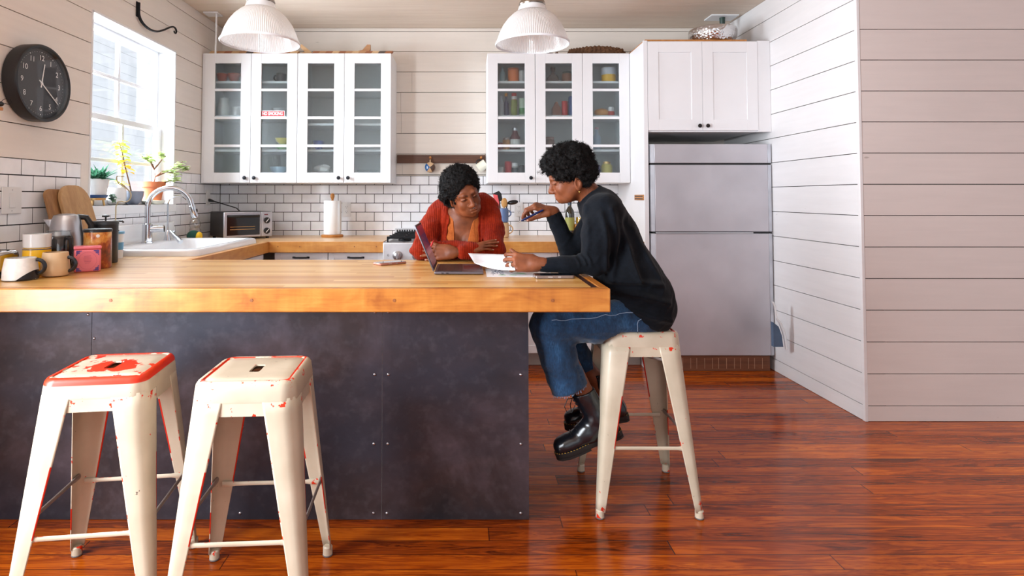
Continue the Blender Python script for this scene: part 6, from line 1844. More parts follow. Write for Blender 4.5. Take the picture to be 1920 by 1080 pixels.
# stacked utensil crocks
ux, uy = .318, 4.72
root = mug('utensil_mug', ux, uy, ZC0+.0005, [(.038, 0), (.046, .006), (.048, .05), (.044, .118), (.042, .120)], M['tan_clay'], 'tan handled mug under a blue banded one to the right of the stove', hr=.034, hz=.065, ang=0.0, group='stacked utensil mugs')
M['blueband'] = plain('blue_grey_band_glaze', sr(96, 120, 164), .35)
root = mug('utensil_mug', ux-.002, uy, ZC0+.1215, [(.036, 0), (.044, .006), (.045, .06), (.043, .112), (.041, .114)], M['blueband'], 'blue grey mug stacked on the tan one and holding utensils', hr=.024, hz=.072, ang=0.0, group='stacked utensil mugs')
M['spoon_wood'] = plain('wooden_spoon', sr(196, 146, 84), .55)
b = MB(); b.tube([(ux+.0, uy, ZC0+.135), (ux+.006, uy-.01, ZC0+.245)], .006, 8); b.sphere((ux+.008, uy-.012, ZC0+.280), .040, 14, 10, sc=(.62, .22, 1.0))
tag(b.build('wooden_spoon', M['spoon_wood'], origin=(ux, uy, ZC0+.14)), 'wooden spoon standing in the blue grey utensil mug', 'spoon')
b = MB(); b.tube([(ux+.01, uy+.012, ZC0+.14), (ux+.035, uy+.015, ZC0+.275)], .005, 8); b.sphere((ux+.078, uy+.015, ZC0+.283), .046, 14, 8, sc=(1.0, .6, .42), M=Matrix.Rotation(math.radians(-8), 4, 'Y'))
tag(b.build('ladle', M['black_plastic'], origin=(ux, uy, ZC0+.14)), 'black plastic ladle hanging over the rim of the utensil mug', 'ladle')
b = MB(); b.tube([(ux-.01, uy+.01, ZC0+.14), (ux-.04, uy+.012, ZC0+.28)], .005, 8); b.prism([(-.022, 0), (.018, 0), (.022, .07), (-.010, .085)], 'y', -.003, .003, M=Matrix.Translation((ux-.048, uy+.012, ZC0+.27)) @ Matrix.Rotation(-.28, 4, 'Y'))
tag(b.build('spatula', plain('coral_silicone', sr(236, 96, 100), .5), origin=(ux, uy, ZC0+.14)), 'coral pink spatula standing in the utensil mug behind the shoulder', 'spatula')
b = MB(); b.tube([(ux-.015, uy+.02, ZC0+.14), (ux-.03, uy+.022, ZC0+.30)], .005, 8); b.prism([(-.03, 0), (.03, 0), (.034, .06), (.02, .085), (-.034, .075)], 'y', -.003, .003, M=Matrix.Translation((ux-.032, uy+.024, ZC0+.29)) @ Matrix.Rotation(-.25, 4, 'Y'))
tag(b.build('turner', M['black_plastic'], origin=(ux, uy, ZC0+.14)), 'black spatula behind the pink one in the utensil mug', 'spatula')
# wine bottle, oil jar, spice jars
wx_, wy_ = .868, 4.78
M['bottle_green'] = plain('dark_green_bottle_glass', sr(40, 34, 18), .08, coat=.6); M['olive_label'] = plain('olive_label', sr(150, 150, 74), .5)
root = empty('wine_bottle', (wx_, wy_, ZC0), 'dark wine bottle with olive label behind the raised hand', 'bottle')
b = MB(); b.lathe([(.034, .0005), (.038, .006), (.038, .185), (.034, .215), (.016, .245), (.0145, .25), (.0145, .315)], (wx_, wy_, ZC0), 26); b.build('glass', M['bottle_green'], root)
b = MB(); b.lathe([(.0155, .262), (.0155, .318), (1e-4, .319)], (wx_, wy_, ZC0), 20); b.build('foil_cap', plain('navy_foil', sr(38, 52, 70), .35), root)
b = MB(); b.lathe([(.0385, .055), (.0385, .160)], (wx_, wy_, ZC0), 26, cap0=False, cap1=False); b.build('paper_label', M['olive_label'], root)
rx0, rx1 = .905, 1.075
root = empty('spice_shelf', (.99, 4.80, ZC0), 'low wooden riser holding an oil jar above small jars', 'shelf')
b = MB(); b.box(rx0, rx1, 4.72, 4.88, ZC0+.085, ZC0+.103); b.build('board', M['stand_wood'], root, bevel=.002)
for xx in (rx0, rx1-.012):
    b = MB(); b.box(xx, xx+.012, 4.72, 4.88, ZC0+.0005, ZC0+.0848); b.build('side', M['stand_wood'], root)
for i, (xx, c, lb) in enumerate(((.945, sr(92, 70, 56), 'small glass spice jar under the wooden riser, nearest the wine bottle'), (.99, sr(150, 130, 104), 'pale spice jar in the middle under the wooden riser'), (1.035, sr(214, 206, 196), 'white spice jar under the wooden riser, nearest the black sleeve'))):
    root = empty('spice_jar', (xx, 4.76, ZC0), lb, 'jar', 'jars under the riser')
    b = MB(); b.lathe([(.017, .0005), (.019, .004), (.019, .052), (.016, .058)], (xx, 4.76, ZC0), 18); b.build('jar', plain('spice_%d' % i, c, .2, coat=.4), root)
    b = MB(); b.lathe([(.018, .0582), (.018, .074), (1e-4, .075)], (xx, 4.76, ZC0), 18); b.build('lid', M['steel'], root)
root = empty('oil_jar', (.965, 4.79, ZC0+.1035), 'glass jar of golden oil with a white pump on the wooden riser', 'jar')
b = MB(); b.lathe([(.040, .0005), (.046, .004), (.046, .085), (.036, .100), (.030, .104)], (.965, 4.79, ZC0+.1035), 26); b.build('glass', M['clear'], root)
b = MB(); b.lathe([(.040, .004), (.044, .008), (.044, .058), (1e-4, .058)], (.965, 4.79, ZC0+.1035), 24); b.build('oil', plain('golden_oil', sr(206, 164, 60), .15), root)
b = MB(); b.lathe([(.032, .1045), (.032, .116), (.006, .118), (.006, .138), (.012, .140), (.012, .150)], (.965, 4.79, ZC0+.1035), 18); b.tube([(.965, 4.79, ZC0+.25), (.93, 4.77, ZC0+.25)], .005, 8); b.build('pump', M['white_plastic'], root)
# ---------------------------------------------------------------- things on the island
LR = math.radians(0); lx0, lx1, ly0, ly1 = -.125, .082, 2.452, 2.752
root = empty('laptop', ((lx0+lx1)/2, (ly0+ly1)/2, ZC0), 'open dark grey laptop facing right, on the island', 'laptop')
M['laptop'] = plain('space_grey_aluminium', sr(116, 112, 122), .35, metal=.85); M['laptop_dark'] = plain('laptop_keys', sr(24, 24, 28), .4)
b = MB(); b.box(lx0, lx1, ly0, ly1, ZC0+.0015, ZC0+.0125); b.build('base', M['laptop'], root, bevel=.003)
b = MB(); b.box(lx0+.012, lx0+.118, ly0+.012, ly1-.012, ZC0+.0122, ZC0+.0128); kb = b.build('keyboard_well', M['laptop_dark'], root)
b = MB()
for r in range(6):
    for c in range(14): b.box(lx0+.016+r*.0170, lx0+.031+r*.0170, ly0+.016+c*.0193, ly0+.0325+c*.0193, ZC0+.0128, ZC0+.0138)
b.build('keys', plain('keycap', sr(38, 38, 44), .35), kb, smooth=0)
b = MB(); b.box(lx0+.124, lx1-.008, ly0+.075, ly1-.075, ZC0+.0122, ZC0+.0128); b.build('trackpad', plain('trackpad', sr(96, 92, 104), .25, metal=.6), root)
b = MB()
for yy in (ly0-.0001,): b.box(lx0+.030, lx0+.040, yy, yy+.001, ZC0+.005, ZC0+.009); b.box(lx0+.050, lx0+.060, yy, yy+.001, ZC0+.005, ZC0+.009)
b.build('ports', M['black_plastic'], root, smooth=0)
hx_, hz_ = lx0+.002, ZC0+.0125
RL = Matrix.Translation((hx_, 0, hz_)) @ Matrix.Rotation(math.radians(-22.5), 4, 'Y')
b = MB(); b.box(-.0065, -.0005, ly0+.001, ly1-.001, .003, .212); b.xf(RL); lid = b.build('lid', M['laptop'], root, bevel=.002)
def mat_screen():
    m = NT('laptop_screen'); p = m.geo(); x, y, z = m.sep(p)
    t = m.step(z, ZC0+.02, ZC0+.20)
    col = m.ramp(t, [(0.0, sr(54, 46, 66)), (.30, sr(58, 46, 62)), (.31, sr(104, 76, 96)), (.44, sr(104, 76, 96)), (.45, sr(22, 36, 64)), (.78, sr(22, 34, 60)), (.79, sr(84, 32, 52)), (1.0, sr(92, 30, 48))], 'CONSTANT')
    m.set(color=(0.01, 0.01, 0.012, 1), rough=.12)
    m.l(col, m.b.inputs['Emission Color']); m.b.inputs['Emission Strength'].default_value = 0.75
    return m.mat
b = MB(); b.box(-.0006, .0001, ly0+.010, ly1-.010, .018, .203); b.xf(RL); b.build('screen', mat_screen(), lid)
b = MB(); b.box(-.0009, -.0002, ly0+.003, ly1-.003, .006, .209); b.xf(RL); b.build('bezel', M['black_plastic'], lid)
def phone(name, c, ang, L, W, mat_e, mat_s, label, th=.0105):
    root = empty(name, (c[0], c[1], ZC0), label, 'phone'); R_ = Matrix.Translation((c[0], c[1], ZC0+.0006)) @ Matrix.Rotation(ang, 4, 'Z')
    b = MB(); b.prism(rrect(-L/2, L/2, -W/2, W/2, .010), 'z', 0, th); b.xf(R_); b.build('case', mat_e, root, bevel=.0025)
    b = MB(); b.prism(rrect(-L/2+.004, L/2-.004, -W/2+.004, W/2-.004, .008), 'z', th, th+.0006); b.xf(R_); b.build('screen', mat_s, root)
    b = MB(); b.box(-.028, -.010, -W/2-.0006, -W/2+.001, th*.35, th*.7); b.box(.012, .024, -W/2-.0006, -W/2+.001, th*.35, th*.7); b.xf(R_); b.build('buttons', M['steel'], root)
M['copper_case'] = plain('copper_pink_case', sr(176, 120, 104), .35, metal=.3); M['grey_case'] = plain('grey_clear_case', sr(128, 112, 106), .25, metal=.3, coat=.4)
M['screen_light'] = plain('reflective_phone_screen', sr(30, 36, 52), .06, coat=1.0); M['screen_black'] = plain('black_phone_screen', sr(10, 12, 18), .12)
phone('phone', (-.362, 2.845), math.radians(38), .150, .075, M['copper_case'], M['screen_light'], 'phone in a copper pink case lying left of the laptop')
phone('phone', (.362, 2.368), math.radians(2.0), .158, .078, M['grey_case'], M['screen_black'], 'black phone lying at the front edge below the sleeve of the woman in black', .0125)
# papers
M['paper'] = plain('white_paper', sr(238, 238, 242), .8, var=.006)
root = empty('printed_sheet', (.24, 2.50, ZC0), 'printed white sheet with green leaf drawing lying flat on the island', 'paper')
b = MB(); b.prism([(.093, 2.385), (.300, 2.376), (.372, 2.40), (.372, 2.655), (.096, 2.655)], 'z', ZC0+.0006, ZC0+.0012); b.build('sheet', M['paper'], root, smooth=0)
b = MB(); rg = random.Random(5)
for k in range(46):
    a = rg.uniform(0, 6.28); x, y = rg.uniform(.118, .165), rg.uniform(2.45, 2.60)
    b.prism([(x, y), (x+.007*math.cos(a), y+.012*math.sin(a)), (x+.010*math.cos(a+.5), y+.018*math.sin(a+.5)), (x+.004*math.cos(a+1.2), y+.010*math.sin(a+1.2))], 'z', ZC0+.0012, ZC0+.0014)
b.build('printed_leaves', plain('navy_green_print', sr(56, 78, 112), .7), root, smooth=0)
b = MB()
for x, y, L in ((.205, 2.49, .05), (.225, 2.465, .035), (.185, 2.43, .03), (.14, 2.43, .03)): b.prism([(x, y), (x+L, y-.006), (x+L*1.2, y+.006), (x+L*.5, y+.016)], 'z', ZC0+.0012, ZC0+.0014)
b.build('green_leaf_print', plain('mint_print', sr(142, 206, 160), .7), root, smooth=0)
root = empty('held_sheet', (.15, 2.62, ZC0+.03), 'white sheet held up at an angle by the woman in black', 'paper')
c00, c10, c11, c01 = at(878, 475, 2.80), at(966, 477.5, 2.56), at(966, 507, 2.40), at(889.5, 493.5, 2.62)
c01[2] = max(c01[2], ZC0+.004); c11[2] = max(c11[2], ZC0+.004)
b = MB()
def sheet(i, j):
    u, v = i/12, j/6; p = (c00*(1-u)+c10*u)*(1-v)+(c01*(1-u)+c11*u)*v
    return (p[0], p[1], p[2]-.010*math.sin(PI*u)*v)
b.grid(sheet, 13, 7); b.build('sheet', M['paper'], root, solid=.0006, smooth=80)
b = MB()
for r in range(5):
    v0 = .22+.1*r
    for u0, u1 in ((.12, .60-.06*(r % 3)),):
        ps = []
        for k in range(7):
            u = u0+(u1-u0)*k/6; a_ = sheet(u*12, v0*6); b_ = sheet(u*12, (v0+.022)*6); ps.append((a_, b_))
        vs = [(q[0], q[1]-.0006, q[2]+.0005) for pr in ps for q in pr]; b.quadlist(vs, [(2*k, 2*k+1, 2*k+3, 2*k+2) for k in range(6)])
b.build('text_lines', plain('pale_grey_print', sr(216, 217, 224), .8), root, smooth=0)
# red pen tip in the folded hand
b = MB(); p0, p1 = at(806, 466, 2.93), at(813, 450, 2.95); d = Vector(p1-p0).normalized(); zq = Matrix.Translation(tuple(p1)) @ (-d).to_track_quat('Z', 'Y').to_matrix().to_4x4()
root = empty('red_pen', tuple(p1), 'short red pen poking up from the hand behind the laptop', 'pen')
b = MB(); b.lathe([(.0008, 0), (.0028, .010), (.0034, .014)], n=12, M=zq); b.build('tip', plain('red_pen_tip', sr(196, 40, 44), .35), root)
b = MB(); b.lathe([(.0045, .014), (.0045, .075), (.003, .077)], n=12, M=zq); b.build('barrel', plain('red_pen_barrel', sr(180, 34, 40), .35), root)
# ---------------------------------------------------------------- pendants
def mat_prismatic():
    m = NT('prismatic_pendant_glass'); nt = m.nt
    v = m.coord('Object'); x, y, z = m.sep(v)
    a = m.math('ARCTAN2', y, x)
    w = m.math('SINE', m.math('MULTIPLY', a, 120.0))
    bp = nt.nodes.new('ShaderNodeBump'); bp.inputs['Strength'].default_value = 0.4; bp.inputs['Distance'].default_value = 0.003; m.l(w, bp.inputs['Height'])
    t = nt.nodes.new('ShaderNodeBsdfTransparent'); t.inputs['Color'].default_value = (0.97, 0.97, 0.97, 1)
    tl = nt.nodes.new('ShaderNodeBsdfTranslucent'); tl.inputs['Color'].default_value = (0.98, 0.98, 0.98, 1)
    d = nt.nodes.new('ShaderNodeBsdfDiffuse'); d.inputs['Color'].default_value = (0.95, 0.95, 0.95, 1)
    g = nt.nodes.new('ShaderNodeBsdfGlossy'); g.inputs['Roughness'].default_value = 0.12
    for n_ in (tl, d, g): m.l(bp.outputs[0], n_.inputs['Normal'])
    m1 = nt.nodes.new('ShaderNodeMixShader'); m1.inputs[0].default_value = 0.5; m.l(tl.outputs[0], m1.inputs[1]); m.l(d.outputs[0], m1.inputs[2])
    m2 = nt.nodes.new('ShaderNodeMixShader'); m.l(m.math('ADD', 0.22, m.math('MULTIPLY', w, 0.10)), m2.inputs[0]); m.l(m1.outputs[0], m2.inputs[1]); m.l(t.outputs[0], m2.inputs[2])
    m3 = nt.nodes.new('ShaderNodeMixShader'); m3.inputs[0].default_value = 0.14; m.l(m2.outputs[0], m3.inputs[1]); m.l(g.outputs[0], m3.inputs[2])
    m.l(m3.outputs[0], m.out.inputs[0]); return m.mat
M['prism'] = mat_prismatic()
M['fitter'] = plain('brushed_nickel', sr(150, 138, 126), 0.25, metal=1.0)
M['ribband'] = plain('frosted_glass_collar', sr(226, 228, 232), 0.25, coat=.4)
def pendant(c, label):
    root = empty('pendant_lamp', c, label, 'pendant lamp', 'pendant lamps over the island')
    prof = [(.172, 0), (.1735, .004), (.172, .010), (.166, .022), (.155, .055), (.138, .090), (.116, .120), (.093, .142), (.076, .155)]
    b = MB(); b.lathe(prof+[(max(r-.004, .01), z-.001) for r, z in reversed(prof[1:])], c, 96, cap0=False, cap1=False); b.build('shade', M['prism'], root, smooth=60)
    b = MB(); b.lathe([(.172, -.002), (.1752, .001), (.1752, .006), (.172, .009), (.1695, .004), (.172, -.002)], c, 96, cap0=False, cap1=False); b.build('rim', M['ribband'], root, smooth=60)
    b = MB(); b.lathe([(.077, .154), (.070, .160), (.062, .182), (.058, .186), (.055, .18), (.072, .155)], c, 40, cap0=False, cap1=False); b.build('collar', M['ribband'], root)
    b = MB(); b.lathe([(.061, .184), (.063, .190), (.058, .205), (.036, .235), (.030, .27), (.012, .285)], c, 32); b.build('fitter', M['fitter'], root)
    b = MB(); b.lathe([(.016, .14), (.030, .10), (.030, .085), (.018, .062), (1e-4, .055)][::-1], c, 20); b.build('bulb', plain('frosted_bulb', sr(240, 236, 226), .3), root)
    b = MB(); b.lathe([(.006, .28), (.006, ZC-c[2]-.02)], c, 12); b.build('rod', M['fitter'], root)
    b = MB(); b.lathe([(.02, ZC-c[2]-.03), (.06, ZC-c[2]-.012), (.062, ZC-c[2]-.0005)], c, 28); b.build('ceiling_cap', M['fitter'], root)
pendant((-.925, 2.62, 1.948), 'ribbed glass dome pendant lamp in front of the left wall cabinets')
pendant((.322, 2.72, 1.968), 'ribbed glass dome pendant lamp in front of the jar cabinets')

# ---------------------------------------------------------------- wall clock and iron hook
CX, CYc, CZc = XL+.001, 2.785, 1.797
root = empty('wall_clock', (CX, CYc, CZc), 'round black wall clock with white numerals on the plank wall', 'clock')
RC = Matrix.Translation((CX, CYc, CZc)) @ Matrix.Rotation(PI/2, 4, 'Z') @ Matrix.Rotation(PI/2, 4, 'X')     # local x -> world y, local y -> world z, local z -> world x
b = MB(); b.lathe([(.176, 0), (.184, .006), (.186, .062), (.182, .071), (.174, .073), (.168, .069), (.166, .057)], n=64, M=RC, cap1=False); b.build('case', M['black_plastic'], root, smooth=50)
b = MB(); b.lathe([(.167, .051), (1e-4, .0515)], n=64, M=RC, cap0=False); dial = b.build('dial', plain('charcoal_dial', sr(48, 48, 54), .5), root)
M['num'] = plain('white_numerals', sr(232, 232, 232), .5)
b = MB()
for h in range(1, 13):
    a = math.radians(90-30*h); text_mesh(b, str(h), .036, RC @ Matrix.Translation((.122*math.cos(a), .122*math.sin(a), .0522)))
b.build('numerals', M['num'], dial, smooth=0)
b = MB()
for k in range(60):
    a = 2*PI*k/60; r = .0026 if k % 5 == 0 else .0012
    b.lathe([(r, 0), (1e-4, .0003)], n=8, M=RC @ Matrix.Translation((.150*math.cos(a), .150*math.sin(a), .0520)))
o_ = b.build('minute_dots', M['num'], dial, smooth=0); o_['kind'] = 'stuff'
def hand_(deg, L, tail, w, z, nm):
    b = MB(); a = math.radians(90-deg)
    b.prism([(-tail, -w), (L, -w*.7), (L, w*.7), (-tail, w)], 'z', z, z+.0012); b.xf(RC @ Matrix.Rotation(a, 4, 'Z')); b.build(nm, M['num'], root, smooth=0)
hand_(10.5, .098, .020, .0034, .0538, 'hour_hand'); hand_(127, .142, .022, .0030, .0556, 'minute_hand')
b = MB(); b.lathe([(.006, .053), (.006, .058), (1e-4, .0585)], n=16, M=RC); b.build('hub', M['num'], root)
b = MB(); b.lathe([(.1695, .0685), (.10, .0705), (1e-4, .0712)], n=64, M=RC, cap0=False); b.build('lens', M['glass_clear'], root)
# small wire and clip by the clock
root = empty('key_hook', (-2.03, 2.40, 1.72), 'small black clip with wire loop at the left edge below the clock', 'hook')
b = MB(); b.tube([tuple(at(x, y, 2.47)) for x, y in ((2, 192), (6, 187), (14, 184), (20, 186), (22, 192), (18, 196), (8, 194))], .0012, 6); b.build('wire', M['black_metal'], root)
b = MB(); p = at(0, 195, 2.47); b.sphere(tuple(p), .014, 12, 8, sc=(1.2, .8, .8)); b.tube([tuple(p+np.array((-.05, 0, -.01))), tuple(p)], .010, 8); b.build('clip', M['black_plastic'], root)
b = MB(); p = at(-3, 204, 2.47); b.box(p[0]-.05, p[0]+.014, p[1]-.01, p[1]+.01, p[2]-.007, p[2]+.007); b.build('peg', M['stand_wood'], root, bevel=.002)
root = empty('plant_hook', (XL, 3.675, 2.45), 'curled black iron plant hook on the wall above the window', 'hook')
def hk(y, z, d): return (XL+d, y, z)
pts = [hk(3.675, 2.492, .012), hk(3.675, 2.45, .012), hk(3.677, 2.415, .013), hk(3.695, 2.385, .016), hk(3.735, 2.362, .02), hk(3.80, 2.352, .025), hk(3.87, 2.362, .03), hk(3.94, 2.392, .035), hk(4.00, 2.425, .04), hk(4.05, 2.447, .042), hk(4.085, 2.447, .043), hk(4.10, 2.43, .043), hk(4.092, 2.412, .043), hk(4.075, 2.413, .043), hk(4.070, 2.425, .043)]
sm = []
for i in range(len(pts)-1):
    p0, p1, p2, p3 = (Vector(pts[max(i-1, 0)]), Vector(pts[i]), Vector(pts[i+1]), Vector(pts[min(i+2, len(pts)-1)]))
    for k in range(4):
        t = k/4; sm.append(tuple(.5*((2*p1)+(-p0+p2)*t+(2*p0-5*p1+4*p2-p3)*t*t+(-p0+3*p1-3*p2+p3)*t**3)))
sm.append(pts[-1])
b = MB(); b.tube(sm, [.011-.006*i/len(sm) for i in range(len(sm))], 10, flat=.8); b.build('hook', M['black_metal'], root)
b = MB(); b.box(XL+.0005, XL+.008, 3.664, 3.686, 2.40, 2.498); b.build('back_plate', M['black_metal'], root, bevel=.003)

# ---------------------------------------------------------------- mug rail
M['walnut'] = wood('dark_walnut_board', sr(74, 44, 28), sr(110, 68, 44), 0, 1.0, .5)
root = empty('mug_rail', (-.18, YB-.02, 1.575), 'dark walnut rail with pegs between the wall cabinets', 'rail')
b = MB(); b.box(-.574, .181, YB-.034, YB-.0165, 1.540, 1.612); b.build('board', M['walnut'], root, bevel=.002)
for x in (-.36, -.285, -.06, .165, .145):
    pass
for x in (-.287, .145):
    b = MB(); b.tube([(x, YB-.034, 1.580), (x, YB-.075, 1.588)], .009, 10); b.build('hook', M['stand_wood'], root)
R1 = Matrix.Rotation(math.radians(-100), 4, 'Y') @ Matrix.Rotation(math.radians(0), 4, 'Z')
mg1 = mug('hanging_mug', -.287, YB-.070, 1.502, [(.030, 0), (.042, .006), (.043, .08), (.041, .088)], M['tan_clay'], 'tan and blue glazed mug hanging from the rail', hr=.024, hz=.045, group='mugs hanging on the rail', ang=math.radians(-90), rot=Matrix.Rotation(math.radians(-90), 4, 'X') @ Matrix.Rotation(math.radians(0), 4, 'Z') @ Matrix.Translation((0, 0, -.045)))
for nm_, mt_, q0, q1 in (('blue_glaze', plain('cobalt_glaze', sr(22, 96, 164), .25, coat=.4), 2.2, 4.0), ('brown_glaze', plain('umber_glaze', sr(84, 62, 52), .3), 5.6, 7.4)):
    b = MB(); pr = [(.0305, -.0006), (.0428, .006), (.0438, .08), (.0425, .0885)]; n_ = 10
    Mx_ = Matrix.Translation((-.287, YB-.070, 1.502)) @ Matrix.Rotation(math.radians(-90), 4, 'X') @ Matrix.Translation((0, 0, -.045))
    vs = [Mx_ @ Vector((r*math.cos(q0+(q1-q0)*i/n_), r*math.sin(q0+(q1-q0)*i/n_), z)) for r, z in pr for i in range(n_+1)]
    vs += [Mx_ @ Vector((.0, 0, -.0006))]
    fs = [(j*(n_+1)+i, j*(n_+1)+i+1, (j+1)*(n_+1)+i+1, (j+1)*(n_+1)+i) for j in range(3) for i in range(n_)]+[(len(vs)-1, i+1, i) for i in range(n_)]
    b.quadlist([tuple(v) for v in vs], fs); b.build(nm_, mt_, mg1)
mug('hanging_mug', .150, YB-.086, 1.512, [(.036, 0), (.041, .004), (.041, .080), (.039, .082)], plain('cream_glaze', sr(228, 224, 206), .3, coat=.3), 'cream mug with dark handle hanging tilted from the rail', hmat=M['black_glaze'], hr=.024, hz=.040, group='mugs hanging on the rail', ang=math.radians(180), rot=Matrix.Rotation(math.radians(55), 4, 'Y') @ Matrix.Translation((0, 0, -.04)))
# small magnetic strip on the tall panel
root = empty('wall_magnet', (1.319, 4.42, 1.24), 'little striped wood and steel magnet stuck on the tall fridge panel', 'magnet')
b = MB(); b.box(1.300, 1.3075, 4.208, 4.40, 1.225, 1.265) if False else b.box(1.309, 1.3195, 4.26, 4.47, 1.228, 1.268); b.build('block', M['stand_wood'], root, bevel=.002)
for z in (1.238, 1.256):
    b = MB(); b.box(1.3078, 1.3088, 4.262, 4.455, z-.0035, z+.0035); b.build('steel_strip', plain('dark_steel_strip', sr(52, 48, 48), .4, metal=.6), root)

# ---------------------------------------------------------------- on top of the wall cabinets
M['scrap'] = [wood('pale_pine_scrap', sr(196, 154, 108), sr(222, 184, 140), 0, 1.5, .6), wood('red_brown_scrap', sr(142, 84, 50), sr(172, 108, 66), 0, 1.5, .6), wood('dark_scrap', sr(74, 62, 56), sr(98, 82, 72), 0, 1.5, .6), wood('tan_scrap', sr(172, 122, 82), sr(196, 148, 104), 0, 1.5, .6)]
def scrap_sign(x0, x1, label, seq, pts_extra):
    root = empty('scrap_wood_sign', ((x0+x1)/2, 4.72, CZ1), label, 'sign', 'scrap wood signs on the cabinets')
    n = len(seq); w = (x1-x0)/n
    for i, k in enumerate(seq):
        a, c = x0+w*i, x0+w*(i+1); s = .026
        b = MB(); b.prism([(a, 0), (c, 0), (c+s, .031), (a+s, .031)], 'y', 4.66, 4.70); b.xf(Matrix.Translation((0, 0, CZ1+.001))); b.build('wood_strip', M['scrap'][k], root)
    for pl, k in pts_extra:
        b = MB(); b.prism(pl, 'y', 4.705, 4.735); b.xf(Matrix.Translation((0, 0, CZ1+.001))); b.build('arrow_point', M['scrap'][k], root)
scrap_sign(-2.07, -1.36, 'striped scrap wood arrow lying on top of the left wall cabinet, near the pendant', [0, 3, 1, 0, 3, 2, 0, 1, 2, 3, 1, 0], [([(-1.42, 0), (-1.245, 0), (-1.245, .035), (-1.325, .098), (-1.345, .085), (-1.30, .035)], 0), ([(-1.79, 0), (-1.74, 0), (-1.765, .04), (-1.80, .055)], 2)])
scrap_sign(-1.24, -.60, 'striped scrap wood arrow lying on the left wall cabinet beside the mug rail gap', [1, 3, 1, 0, 1, 3, 0, 3, 1, 0, 2, 1], [([(-.88, .0), (-.80, .0), (-.765, .055), (-.765, .095), (-.79, .095), (-.83, .05), (-.90, .035)], 3)])
# coil of rope
M['rope'] = plain('brown_manila_rope', sr(98, 66, 42), .9, var=.15, bump=.4, bscale=120)
def rope_pts(path, turns, rr, ph):
    out = []
    P_ = [Vector(p) for p in path]
    for i in range(len(P_)):
        t = (P_[min(i+1, len(P_)-1)]-P_[max(i-1, 0)]).normalized(); n_ = Vector((0, 0, 1)); n_ = (n_-t*n_.dot(t)).normalized(); bb = t.cross(n_)
        a = turns*2*PI*i/(len(P_)-1)+ph; out.append(tuple(P_[i]+n_*rr*math.cos(a)+bb*rr*math.sin(a)))
    return out
loops = []
for L in range(3):
    for k in range(40):
        a = 2*PI*k/40; loops.append((1.10+(.235-.012*L)*math.cos(a), 4.80+(.115-.01*L)*math.sin(a), CZ1+.024+.020*L+.004*math.sin(3*a)))
b = MB()
for ph in (0, 2*PI/3, 4*PI/3): b.tube(rope_pts(loops, 66, .0105, ph), .0125, 6)
tag(b.build('rope_coil', M['rope'], origin=(1.10, 4.80, CZ1)), 'coil of thick brown rope lying on top of the right wall cabinet', 'rope')
path = [(.60+.16*k/20, 4.70+.02*math.sin(k*.5), CZ1+.016+.003*math.sin(k)) for k in range(21)]
b = MB()
for ph in (0, 2*PI/3, 4*PI/3): b.tube(rope_pts(path, 5, .007, ph), .008, 6)
tag(b.build('rope_end', M['rope'], origin=(.7, 4.70, CZ1)), 'loose end of brown rope on the right wall cabinet behind the pendant', 'rope')
# board and hammered bowl over the fridge cabinet
ft = 2.392
b = MB(); b.box(1.33, 2.08, 4.24, 4.70, ft+.0006, ft+.016); tag(b.build('plywood_board', M['stand_wood'], origin=(1.7, 4.45, ft), bevel=.001), 'thin plywood board lying on top of the fridge cabinet', 'board')
m_ = NT('hammered_silver'); v_ = m_.coord('Object'); vo = m_.nt.nodes.new('ShaderNodeTexVoronoi'); vo.inputs['Scale'].default_value = 60; m_.l(v_, vo.inputs['Vector'])
m_.set(color=sr(206, 204, 204), metal=1.0, rough=.16); m_.bump(vo.outputs['Distance'], .3, .01); M['hammered'] = m_.mat
b = MB(); b.lathe([(.120, .001), (.150, .012), (.172, .055), (.176, .100), (.172, .118), (.166, .122), (.164, .116), (.166, .09), (.14, .02), (1e-4, .012)], (1.905, 4.42, ft+.017), 40)
tag(b.build('metal_bowl', M['hammered'], origin=(1.905, 4.42, ft+.017)), 'hammered silver bowl on top of the fridge cabinet', 'bowl')
root = empty('ceiling_sprinkler', (2.12, 4.72, ZC), 'small fixture with white plate and dark green stem on the ceiling over the bowl', 'ceiling fixture')
b = MB(); b.box(1.98, 2.20, 4.60, 4.75, ZC-.010, ZC-.0005); b.build('plate', M['white_trim'], root, bevel=.002)
b = MB(); b.lathe([(.014, -.075), (.020, -.060), (.022, -.012)], (2.09, 4.66, ZC), 16); b.build('stem', plain('dark_green_stem', sr(38, 62, 54), .4), root)
b = MB(); b.tube([(2.09, 4.66, ZC-.07), (2.06, 4.65, ZC-.10), (2.055, 4.65, ZC-.115)], .008, 8); b.build('nozzle', plain('copper_nozzle', sr(110, 66, 48), .4, metal=.7), root)
root = empty('ceiling_outlet', (-2.0, 4.62, ZC), 'white plate on the ceiling corner with white cable down behind the cabinet', 'ceiling fixture')
b = MB(); b.box(-2.055, -1.94, 4.53, 4.63, ZC-.014, ZC-.0005); b.build('plate', M['white_trim'], root, bevel=.002)
b = MB(); b.tube([(-1.958, 4.55, ZC-.012), (-1.965, 4.57, ZC-.15), (-1.99, 4.62, CZ1+.002)], .0075, 8); b.build('cable', M['white_trim'], root)
